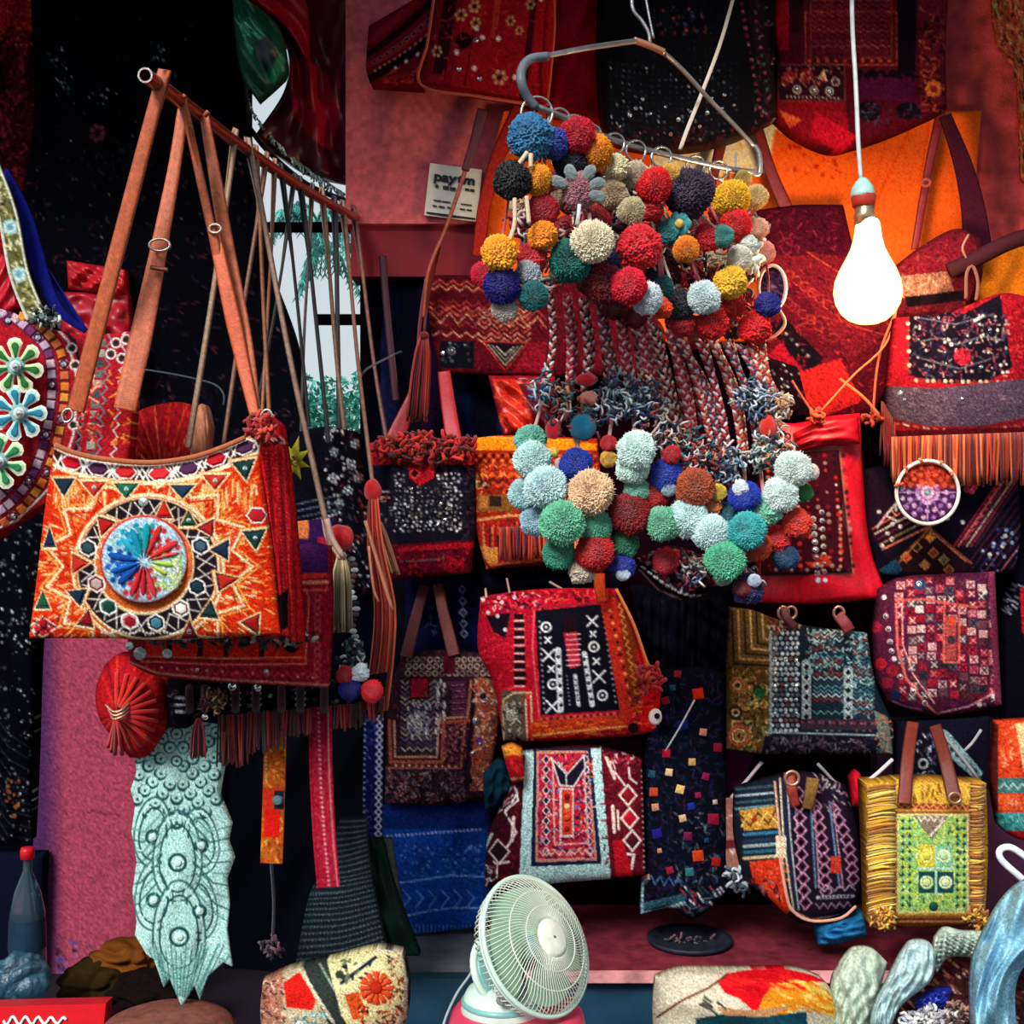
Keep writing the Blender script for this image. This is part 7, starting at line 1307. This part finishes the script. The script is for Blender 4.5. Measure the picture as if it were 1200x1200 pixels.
# knit shawl
c = CV(0, 0, 110, 180, '#18242c', .12)
for y in range(2, 180, 7): c.line(0, y, 110, y+3, 1.6, '#46565e'); [c.circ(x, y+1.5, 1.1, '#5c6c74') for x in range(2, 110, 5)]
cloth('ribbed_knit_scarf', 'dark grey ribbed knit scarf hanging behind the red woven strap', 'scarf', ([(398, 960), (428, 958)], [(428, 958), (434, 1020), (452, 1110)], [(345, 1135), (400, 1128), (452, 1110)], [(398, 960), (380, 1020), (362, 1050), (345, 1135)]), 2.5, c, sp=1.3, bulge=.03)
cloth('dark_green_cloth', 'dark green cloth falling right of the ribbed knit scarf', 'cloth', ([(430, 985), (448, 985)], [(448, 985), (462, 1040), (492, 1120)], [(440, 1120), (492, 1120)], [(430, 985), (436, 1050), (440, 1120)]), 2.56, '#12261f', bulge=.03, wr=.015)
cloth('grey_cloth', 'grey-green cloth triangle between the green cloth and the blue printed one', 'cloth', quad((440, 985), (458, 985), (470, 1060), (452, 1050)), 2.62, '#44504e', bulge=.01)
cloth('navy_trousers', 'dark navy cloth hanging in shadow right of the white lace', 'cloth', quad((270, 850), (440, 850), (440, 1180), (262, 1180)), 3.0, '#05070f', bulge=.02, wr=.02)
# bottom embroidered round bag
t = thing('round_embroidered_bag', 'rounded cream bag with orange sunburst flower and red squares at the bottom', 'bag', (390, 1230, 2.2))
c = CV(300, 1105, 485, 1235, '#2c3430', .1); c.poly([(305, 1140), (355, 1132), (400, 1235), (310, 1235)], '#b8a888'); c.rect(305, 1140, 332, 1235, '#a8705c'); c.stitch(306, 1145, 334, 1230, 80, ['#e0c8a8', '#8c3c34', '#c88c74', '#3c2c2c'], 5, 2)
c.poly([(332, 1152), (352, 1138), (370, 1172), (366, 1184), (336, 1180)], '#d01c14'); c.stitch(340, 1185, 385, 1225, 90, ['#a8d0cc', '#5c9c98', '#e0e8e0', '#3c6c6c'], 5, 2)
for i in range(7): c.line(356+i*5, 1144+i*8, 360+i*5, 1149+i*8, 4, '#d8e0c8'); 
c.line(350, 1136, 392, 1200, 2, '#c8b890'); c.line(375, 1130, 415, 1200, 3, '#7c9480')
c.poly([(382, 1122), (440, 1108), (470, 1118), (478, 1200), (430, 1235), (400, 1190)], '#dcd098'); c.line(400, 1152, 440, 1122, 4, '#161c3c'); c.stitch(400, 1125, 440, 1150, 20, ['#1c1c2c', '#5c6c4c'], 5, 3); c.circ(398, 1142, 5, '#2c3428')
for k in range(18): a = k*PI/9; c.line(441+7*math.cos(a), 1158+7*math.sin(a), 441+19*math.cos(a), 1158+19*math.sin(a), 3, '#e0502c'); 
c.circ(441, 1158, 8, '#c8341c'); c.ring(441, 1158, 13, 1.4, '#f0d8b0'); c.poly([(404, 1166), (420, 1162), (432, 1190), (414, 1196)], '#d85020')
c.stitch(455, 1115, 478, 1200, 90, ['#7c2c1c', '#e8c890', '#f0e0c0', '#c8501c', '#2c2018'], 5, 2); c.stitch(420, 1180, 470, 1225, 80, ['#c84420', '#8c2418', '#e8c890', '#2c1c18'], 6, 2)
c.pl([(440, 1114), (470, 1116), (476, 1150), (475, 1190), (450, 1222)], 4, '#e8d8b8')
body = panel('body', t, [(308, 1150), (340, 1136), (390, 1124), (440, 1112), (472, 1116)], [(472, 1116), (479, 1150), (476, 1195), (450, 1235)], [(312, 1235), (450, 1235)], [(308, 1150), (305, 1190), (312, 1235)], 2.24, c, mode='px', bulge=.07, sp=1.15)
for k in range(12): a = k*PI/6; patch('petal', body, [(441+f*math.cos(a)-g*math.sin(a), 1158+f*math.sin(a)+g*math.cos(a)) for f, g in ((7, -1.6), (18, -3.4), (20, 0), (18, 3.4), (7, 1.6))], body, '#dc4c24', .004)
disc('flower_centre', body, 441, 1158, 7, body, '#b82c18', .006)
# white lace
t = thing('white_lace_panel', 'pale mint crochet lace panel with peacock-feather circles and a ragged pointed hem', 'lace', (213, 1176, 2.2))
c = CV(150, 835, 285, 1185, '#a9d6cf', .1); c.stitch(152, 840, 280, 1180, 1200, ['#bfe4dc', '#8fbfb8', '#9ccfc6', '#cdeae2'], 4, 1.3)
DK = '#1c4246'
for j, R_ in enumerate((9, 22, 35, 48, 61)):
    n_ = (1, 8, 12, 16, 20)[j]
    for i in range(n_):
        a = 2*PI*(i+.5*(j % 2))/n_; x = 207+R_*.95*math.cos(a); y = 898+R_*1.1*math.sin(a)
        if not 158 < x < 262 or y > 966: continue
        c.circ(x, y, 7.6, DK); c.circ(x-1.2*math.cos(a), y-1.6*math.sin(a)-1, 6, '#a9d6cf'); c.circ(x-1*math.cos(a), y-1*math.sin(a), 1.7, DK)
c.circ(207, 892, 7, DK); c.circ(207, 892, 5, '#c0e4dc'); c.circ(207, 892, 2, DK)
for (x, y, s_, dr) in ((179, 981, 1, .1), (236, 991, .95, -.15), (180, 1055, 1, .1), (234, 1068, .95, -.1), (208, 1011, 1.3, 0), (210, 1098, 1.4, 0)):
    for r_, cl_, w_ in ((27, '#2f5c5e', 2.2), (24.6, '#b4dcd4', 2.6), (20, DK, 2), (17.5, '#b4dcd4', 20)):
        pts = [(x+r_*s_*(math.sin(a)*.82+dr*max(0, math.cos(a))), y-r_*1.25*s_*math.cos(a)*(1.45 if math.cos(a) > 0 else 1)+2) for a in np.linspace(-PI, PI, 23)]
        if w_ > 5: c.poly(pts, '#a2d0c8')
        else: c.pl(pts, w_, cl_)
    c.stitch(x-12, y-22, x+12, y+20, 40, ['#c4e8e0', '#8ab8b2'], 4, 1.3); c.ring(x, y, 7.4*s_, 3.4, DK); c.circ(x, y, 4.6*s_, '#c0e4dc')
for sx in (-1, 1):
    for k in range(9): c.pl([(207+sx*(14+k*1.2), 950+k*12), (207+sx*(38+k), 975+k*12), (207+sx*(64-k*.5), 968+k*14)], 1.7, '#2f5c5e' if k % 2 else '#5f908e')
for i in range(34): x = 166+i*3.1; c.pl([(x, 1112+8*math.sin(i)), (190+i*1.4, 1168)], 1.6, '#3f706e' if i % 2 else '#7fb0aa')
lp = panel('lace', t, [(176, 868), (200, 850), (225, 845), (262, 850)], [(262, 850), (258, 880), (264, 895), (258, 930), (272, 965), (268, 985), (275, 1005), (266, 1030), (269, 1060), (266, 1090), (272, 1133)], [(182, 1128), (192, 1158), (199, 1148), (213, 1180), (228, 1156), (234, 1172), (244, 1144), (262, 1128), (272, 1133)], [(176, 868), (158, 888), (160, 905), (153, 925), (158, 945), (154, 975), (160, 1010), (155, 1045), (160, 1080), (158, 1096), (170, 1100), (182, 1128)], 2.24, c, mode='px', bulge=.012, thick=.006, sp=1.15, wr=.006, sm=False)
for (x, y) in ((179, 981), (236, 991), (208, 1011), (180, 1055), (234, 1068), (210, 1098)): disc('crochet_eye', lp, x, y, 4.6, lp, '#c4e6de', .004)
# red shell fan
t = thing('red_shell_pouch', 'red gathered fabric shell pouch with a metal clasp on the pink pillar', 'pouch', (155, 888, 2.18))
c = CV(105, 760, 205, 895, '#a8141c', .08); 
for k in range(26): a = -PI*.62+k*PI*1.5/25; c.line(137, 836, 137+95*math.cos(a), 836+95*math.sin(a), 2.4, ['#c82420', '#7c0c18', '#d83428', '#8c1420'][k % 4])
body = panel('pouch', t, [(122, 780), (140, 766), (165, 775), (178, 795)], [(178, 795), (196, 798), (198, 830), (190, 862)], [(152, 888), (172, 886), (190, 862)], [(122, 780), (112, 810), (118, 845), (152, 888)], 2.22, c, mode='px', bulge=.09, sp=1.3, m=FAB)
V = []; 
for k in range(16):
    a = -PI*.5+k*PI*1.2/15; p = [(137+f*math.cos(a)*(1 if math.cos(a) > 0 else .35), 836+f*math.sin(a)) for f in (8, 28, 48)]
    tube('pleat', body, [(x, y, ys(body, x, y)-.004) for x, y in p], 2.6, random.choice(['#c01c1c', '#a01018', '#cc2820']), 8)
for k in range(3): tube('clasp', t, [(124+3*k, 826+k*5, 2.12), (133, 834+k*4.4, 2.11), (143, 832+k*4, 2.11), (151, 824+k*4.4, 2.12)], 1.7, '#c8a8a0', 14, m=mat('copper_ring'))
cloth('shell_band', 'dark beaded cuff between the red shell pouch and the lace panel', 'cuff', quad((196, 800), (240, 800), (236, 856), (200, 856)), 2.26, '#0c0a14', bulge=.03)
# bottle
t = thing('plastic_bottle', 'clear bluish plastic bottle with a red cap at the lower left edge', 'bottle', (32, 1130, 2.6))
GL = mat('clear_plastic', '#5c8ca8', .08, var=.05, bump=0, trans=.9, spec=.6); CAP = mat('red_cap', '#c01020', .4)
def latp(name, prof, m, cx, parent, Yb, n=20): s = Yb/F; V, Q = lathe([(r*s, CZ-(y-600)*s) for r, y in prof], n); V[:, 0] += P(cx, 0, Yb)[0]; V[:, 1] += Yb; return mk(name, V, Q, None, m, parent)
latp('body', [(.1, 1150), (20, 1150), (22, 1140), (21, 1110), (20, 1070), (15, 1045), (9, 1030), (5, 1020), (5, 1006)], GL, 32, t, 2.6); latp('cap', [(.1, 993), (7, 993), (8, 997), (8, 1006), (5, 1007)], CAP, 32, t, 2.6)
latp('label', [(20.6, 1075), (21.6, 1105), (21.8, 1110)], mat('bottle_label', '#10283c', .4), 32, t, 2.6)
t = thing('plastic_bag', 'crumpled translucent bluish plastic bag at the foot of the bottle', 'bag', (28, 1175, 2.45))
o = pom(t, 26, 1146, 2.5, 29, '#4c8ca4', 1.1, .95, 'crumpled_bag', 3); 
PL2 = mat('thin_plastic', '#3c6c84', .18, var=.4, scale=20, bump=.9, trans=.55, spec=.7)
def crumple(name, parent, x, y, Y, rx, ry, rz, m, c=None, seed=0, amp=.18, fold=6, tie=None):
    bm = bmesh.new(); bmesh.ops.create_icosphere(bm, subdivisions=5, radius=1); V = np.array([v.co for v in bm.verts]); T = np.array([[v.index for v in f.verts] for f in bm.faces]); bm.free()
    rs = np.random.RandomState(seed); n = 0
    for _ in range(fold): d = rs.normal(0, 3, 3); n = n+abs(np.sin(V@d+rs.uniform(0, 6)))
    V = V*(1+amp*(n/fold*2-1.3))[:, None]; s = Y/F; C = None if c is None else np.tile(hx(c), (len(V), 1))*(1+rs.normal(0, .03, (len(V), 1)))
    return mk(name, np.array(P(x, y, Y))+V*np.array([rx*s, rz*s, ry*s]), None, T, m, parent, C)
bpy.data.objects.remove(o); crumple('crumpled_bag', t, 26, 1146, 2.5, 31, 28, 26, PL2, seed=3, amp=.3, fold=5)
crumple('cloth_heap', t, 0, 0, 0, 0, 0, 0, PL2) if False else None
for nm, lb, x, y, Yv, rx, ry, cl, sd in (('brown_cloth', 'crumpled brown and olive cloth heap at the foot of the pink pillar, upper one', 148, 1122, 2.72, 38, 22, '#6c3c14', 5), ('brown_cloth', 'dark olive patterned cloth heap at the foot of the pink pillar, lower left one', 112, 1152, 2.68, 42, 26, '#2c200e', 8), ('brown_cloth', 'black crumpled cloth heap under the lace panel', 180, 1162, 2.6, 50, 26, '#140c0c', 9)):
    t = thing(nm, lb, 'cloth', (x, y+ry, Yv)); crumple('body', t, x, y, Yv, rx, ry, 34, FAB, cl, sd, .35, 6)
t = thing('red_box', 'flat bright red box with looping white lettering at the bottom left corner', 'box', (50, 1235, 2.3))
V = np.concatenate([PV([-30, 124, 118, -30], [1180, 1176, 1240, 1240], 2.3), PV([-30, 132, 126, -30], [1172, 1168, 1232, 1232], 2.42)])
mk('box', V, [(0, 3, 2, 1), (4, 5, 6, 7), (0, 1, 5, 4), (1, 2, 6, 5), (2, 3, 7, 6), (3, 0, 4, 7)], None, mat('red_card', '#c81420', .4, var=.1), t, smooth=False)
b = MB(); V, Q, T = tube_px([(4+k*3.2, 1196+5*math.sin(k*1.35)*(1-.012*k), 2.298) for k in range(24)], 1.6, 120, 5); b.add(V, Q, T); b.build('lettering', flat('#f0ece8'), t)
t = thing('brown_pot', 'rounded brown clay lid showing at the bottom edge left of the embroidered bag', 'pot', (195, 1240, 2.2)); latp('lid', [(.1, 1186), (30, 1187), (55, 1191), (72, 1198), (80, 1208), (80, 1240)], mat('clay', '#7a4438', .7, var=.5, scale=70, bump=.8), 196, t, 2.2, 36)
# ================================================================== FAN AND STOOL
t = thing('plastic_stool', 'pink plastic stool under the table fan', 'stool', (607, 1300, 2.1))
SY = 2.1; s = SY/F; V, Q = lathe([(.0005, .0), (60*s, 0), (72*s, -.006), (79*s, -.02), (84*s, -.05), (90*s, -.2), (92*s, -.42)], 48, 3.2)
V += np.array([P(606, 0, SY)[0], SY, P(0, 1182, SY)[2]]); mk('seat', V, Q, None, mat('pink_plastic', '#d03c5c', .35, var=.1, bump=.1), t)
for a in (.8, 2.35, 3.93, 5.5):
    V, Q, T = tube_w([(P(608, 0, SY)[0]+.11*math.cos(a), SY+.11*math.sin(a), .4), (P(608, 0, SY)[0]+.13*math.cos(a), SY+.13*math.sin(a), .0)], .02, 8); mk('leg', V, Q, T, mat('pink_plastic'), t)
t = thing('table_fan', 'small pale mint table fan with a round wire grille tilted upward on the pink stool', 'fan', (600, 1190, 2.1))
FM = mat('mint_plastic', '#b9d0c4', .4, var=.12, scale=30, bump=.1); FM2 = mat('teal_plastic', '#6fa5a4', .35, var=.2, scale=20, bump=.1); FW = mat('grille_wire', '#cdd2c2', .35, .1, var=.1); FH = mat('hub_cream', '#e0e2d0', .4)
from mathutils import Matrix, Vector
FY = 2.08; fs = FY/F; nrm = Vector((.66, -.58, .50)).normalized()
ctr = Vector(P(627, 1108, FY)); zax = nrm; xax = Vector((0, 0, 1)).cross(zax).normalized(); yax = zax.cross(xax)
def FL(p): p = np.asarray(p, float).reshape(-1, 3)*fs; return np.array(ctr)+p[:, :1]*np.array(xax)+p[:, 1:2]*np.array(yax)+p[:, 2:3]*np.array(zax)
def fring(name, r, z, w_, m, n=48, par=None): a = np.arange(n)*2*PI/n; V, Q, T = tube_w(FL(np.stack([r*np.cos(a), r*np.sin(a), np.full(n, z)], 1)), w_*fs, 6, True); return mk(name, V, Q, None, m, par or t)
RR = 81
fring('front_rim', RR, 2, 3.2, FM); fring('back_rim', RR-1, -4, 2.4, FM)
def cage(name, prof, n, wd, par=None):
    b = MB()
    for k in range(n):
        a = k*2*PI/n; q = crom([(r*math.cos(a+tw), r*math.sin(a+tw), z) for r, z, tw in prof], 10); V, Q, T = tube_w(FL(q), wd*fs, 4); b.add(V, Q, T)
    return b.build(name, FW, t, kind='stuff')
cage('front_grille', [(20, 30, 0), (46, 26, .25), (70, 16, .45), (81, 2, .5)], 88, .6)
cage('back_grille', [(81, -3, 0), (77, -18, 0), (60, -30, 0), (30, -36, 0)], 64, .9)
for r, z in ((38, 27.6), (58, 21.5)): fring('grille_ring', r, z, .9, FW)
fring('back_ring', 60, -26, 1.3, FM)
def fl_lathe(name, prof, m, n=32): V, Q = lathe(prof, n); return mk(name, FL(V), Q, None, m, t)
hub = fl_lathe('hub', [(.1, 34), (18, 33.5), (22, 31), (23, 28), (.1, 26)], FH)
hd = fl_lathe('hub_dot', [(.1, 34.8), (1.6, 34.8), (1.6, 33)], flat('#5c6458'), 10)
fl_lathe('motor', [(.1, -26), (22, -28), (26, -38), (22, -50), (.1, -54)], FM2)
fl_lathe('spindle_hub', [(.1, 8), (12, 7), (14, -8), (12, -22)], FM2, 20)
for k in range(4):
    a0 = k*PI/2; V = []; 
    for i in range(9):
        rr_ = 12+i*7.2; w_ = .38+.42*math.sin(i/8*PI*.75)
        for j in range(7): aa = a0+(j/6-.5)*2*w_; V.append((rr_*math.cos(aa), rr_*math.sin(aa), 4-(j/6)*14))
    n0 = len(V); V2 = [(x, y, z-1.6) for x, y, z in V]; Q = [(i*7+j, i*7+j+1, (i+1)*7+j+1, (i+1)*7+j) for i in range(8) for j in range(6)]; Q += [(d+n0, c_+n0, b_+n0, a_+n0) for a_, b_, c_, d in Q]
    mk('blade', FL(V+V2), Q, None, mat('blade_plastic', '#8fb498', .35, var=.06, bump=.05), t)
# base
bx_ = 588; s = FY/F
latp('base', [(.1, 1146), (16, 1148), (30, 1153), (40, 1159), (44, 1166), (46, 1174), (48, 1182), (46, 1187), (.1, 1187)], FM, 588, t, FY+.02, 40)
latp('base_groove', [(45, 1169), (47.4, 1171), (47.8, 1174), (46, 1176)], FM2, 588, t, FY+.02, 40)
yk = [Vector(P(588, 1140, FY+.03))+Vector((0, 0, 0))]
ax = Vector((.55, -.45, .35)).normalized(); u1 = Vector((0, 0, 1)).cross(ax).normalized(); u2 = ax.cross(u1); c0 = Vector(P(584, 1136, FY+.03)); a_ = np.arange(36)*2*PI/36
V, Q, T = tube_w([tuple(c0+u1*(40*fs*math.cos(a))+u2*(40*fs*math.sin(a))) for a in a_], 4.6*fs, 10, True); mk('yoke_ring', V, Q, None, FM, t)
V, Q = lathe([(.1, -24), (18, -22), (30, -14), (37, -2), (38, 4), (34, 6), (.1, 8)], 28); V = np.array([tuple(c0+u1*(v[0]*fs)+u2*(v[1]*fs)+ax*(v[2]*fs)) for v in V]); mk('neck_bowl', V, Q, None, FM2, t)
disc('control_plate', t, 588, 1172, 7, FY-.055, '#8c9c94', .006, m=mat('control_grey', '#7c8c8c', .4))
tube('power_cord', t, [(560, 1116, FY+.06), (552, 1140, FY+.08), (535, 1165, FY+.06), (520, 1200, FY+.02), (514, 1240, FY)], 1.6, '#8c9ca4', 30, m=flat('#8c9ca4'))
# ================================================================== LEDGE AND BUNDLES
t = thing('dark_plate', 'dark oval metal plate lying on the red ledge', 'plate', (808, 1125, 2.8)); V, Q = lathe([(.0005, .005), (.06, .005), (.085, .010), (.094, .013), (.094, .006), (.085, .0)], 32); V += np.array([P(808, 0, 2.84)[0], 2.84, LZ+.002]); mk('plate', V, Q, None, mat('dark_tin', '#1c2030', .6, .2, var=.6, scale=40), t)
noodles('debris', t, 808, 1104, 2.84, 28, 6, 24, ['#3c3c44', '#5c3438', '#1c2430'], 1.6, 7)
# cushion
t = thing('flame_cushion', 'cream cushion printed with a red and yellow flame and dark teal shape, bottom', 'cushion', (875, 1240, 2.4))
c = CV(755, 1125, 995, 1245, '#c8bfa8', .06); c.stitch(760, 1130, 990, 1240, 200, ['#d4ccb6', '#b8ae98'], 6, 1.8)
c.poly([(840, 1150), (856, 1140), (880, 1136), (915, 1134), (950, 1142), (968, 1150), (946, 1152), (952, 1158), (930, 1160), (915, 1170), (905, 1184), (890, 1196), (878, 1180), (866, 1170), (850, 1164)], '#d8101c')
c.poly([(886, 1192), (894, 1168), (908, 1154), (930, 1148), (952, 1152), (972, 1162), (962, 1168), (976, 1178), (962, 1184), (940, 1182), (920, 1188), (905, 1194)], '#e0881c'); c.poly([(930, 1150), (958, 1154), (982, 1172), (978, 1192), (950, 1184)], '#e8b848')
c.stitch(905, 1150, 975, 1188, 60, ['#e09424', '#e8c068', '#d8741c', '#e07c18'], 12, 2.4, .35); c.stitch(850, 1142, 940, 1160, 40, ['#c00c18', '#e02420'], 12, 2.4, .3)
c.poly([(815, 1194), (850, 1188), (900, 1190), (945, 1186), (950, 1245), (820, 1245)], '#123c48'); c.poly([(840, 1180), (880, 1184), (930, 1178), (900, 1192), (850, 1190)], '#b08058'); c.stitch(820, 1170, 850, 1186, 8, ['#3c3c34'], 12, 2.4, .5)
c.pl([(770, 1192), (800, 1172), (830, 1158), (852, 1142)], 2.6, '#5c2c24')
panel('cushion', t, [(768, 1146), (800, 1136), (870, 1136), (930, 1136), (962, 1146)], [(962, 1146), (978, 1170), (990, 1245)], [(766, 1245), (990, 1245)], [(768, 1146), (765, 1180), (766, 1245)], 2.44, c, mode='px', bulge=.10, thick=.02, sp=1.5, wr=.008)
def roll(name, label, cat, top, right, bottom, left, Y, cl, bulge=.055, m=None, wr=.014, wk=6, seedc=None, thick=.012):
    x0 = min(p[0] for e_ in (top, right, bottom, left) for p in e_); x1 = max(p[0] for e_ in (top, right, bottom, left) for p in e_); y0 = min(p[1] for e_ in (top, right, bottom, left) for p in e_); y1 = max(p[1] for e_ in (top, right, bottom, left) for p in e_)
    c = CV(x0, y0, x1, y1, cl, .05); c.stitch(x0, y0, x1, y1, int((x1-x0)*(y1-y0)/40), [hx(cl)*.88, np.clip(hx(cl)*1.08, 0, 1)], 6, 1.6)
    return tag(panel(name, None, top, right, bottom, left, Y, c, mode='px', bulge=bulge, wr=wr, wk=wk, thick=thick, sp=2, m=m), label, cat)
roll('canvas_roll', 'pale green-white canvas roll standing between the flame cushion and the blue-white bundle', 'cloth', [(985, 1128), (1000, 1112), (1022, 1112), (1040, 1128)], [(1040, 1128), (1026, 1180), (1010, 1240)], [(985, 1240), (1010, 1240)], [(985, 1128), (974, 1160), (985, 1240)], 2.44, '#b9cbb8')
roll('canvas_roll', 'pale blue-white crumpled cloth roll leaning right, beside the canvas roll', 'cloth', [(1056, 1118), (1068, 1104), (1088, 1104), (1098, 1118)], [(1098, 1118), (1090, 1150), (1052, 1185), (1040, 1240)], [(1020, 1240), (1040, 1240)], [(1056, 1118), (1040, 1150), (1022, 1190), (1020, 1240)], 2.38, '#b4d0d4')
roll('gathered_cloth', 'gathered mint-white cloth between the pale roll and the blue plastic bag', 'cloth', [(1096, 1100), (1108, 1088), (1130, 1092), (1152, 1092)], [(1152, 1092), (1150, 1110), (1142, 1122)], [(1098, 1140), (1112, 1122), (1142, 1122)], [(1096, 1100), (1094, 1120), (1098, 1140)], 2.42, '#c0d4c8', wr=.03, wk=7)
roll('royal_blue_cloth', 'small royal blue cloth in the gap of the pile, bottom right', 'cloth', [(1072, 1175), (1095, 1160), (1116, 1158)], [(1116, 1158), (1110, 1182)], [(1076, 1190), (1110, 1182)], [(1072, 1175), (1076, 1190)], 2.42, '#10208c', .03, SAT)
t = thing('striped_bundle', 'brown and black striped cloth bundle at the bottom right corner', 'cloth', (1150, 1240, 2.5)); c = CV(1040, 1110, 1215, 1245, '#3c1c1c', .12); c.stitch(1040, 1115, 1215, 1245, 360, ['#7c4434', '#1c0c14', '#a87868', '#5c1c20', '#241018', '#c89c84'], 9, 2.4, .7); panel('body', t, [(1060, 1180), (1120, 1120), (1215, 1100)], [(1215, 1100), (1215, 1245)], [(1040, 1245), (1215, 1245)], [(1060, 1180), (1040, 1245)], 2.5, c, mode='px', bulge=.05, wr=.02, sp=1.8)
t = thing('white_yarn_heap', 'small heap of curly white yarn at the bottom edge under the striped bundle', 'yarn', (1085, 1215, 2.3)); noodles('yarn', t, 1082, 1198, 2.36, 26, 14, 160, ['#d8d8dc', '#a8a8b4', '#ece8e4'], 1.8, 9); noodles('yarn', t, 1120, 1194, 2.36, 14, 16, 60, ['#d8c8c0', '#a87868', '#5c3430', '#e0d0c8'], 1.8, 9)
roll('blue_plastic_bag', 'large translucent light blue plastic bag with a knotted top at the right edge', 'bag', [(1152, 1096), (1172, 1060), (1196, 1036), (1235, 1020)], [(1235, 1020), (1235, 1090), (1192, 1150), (1196, 1245)], [(1142, 1245), (1196, 1245)], [(1152, 1096), (1140, 1130), (1138, 1180), (1142, 1245)], 2.3, '#7fb4cc', .09, mat('blue_polythene', rough=.25, attr='col', var=.35, scale=16, bump=.8, spec=.6), .035, 6)
t = thing('white_hook', 'white plastic hook loop at the right edge above the blue plastic bag', 'hook', (1195, 1040, 2.35)); tube('loop', t, [(1225, 1056, 2.35), (1198, 1030, 2.35), (1174, 1008, 2.35), (1172, 996, 2.35), (1184, 993, 2.35), (1202, 1004, 2.35), (1225, 1022, 2.35)], 4, '#d8dce0', 40, m=flat('#d8dce0', .4), sides=10)
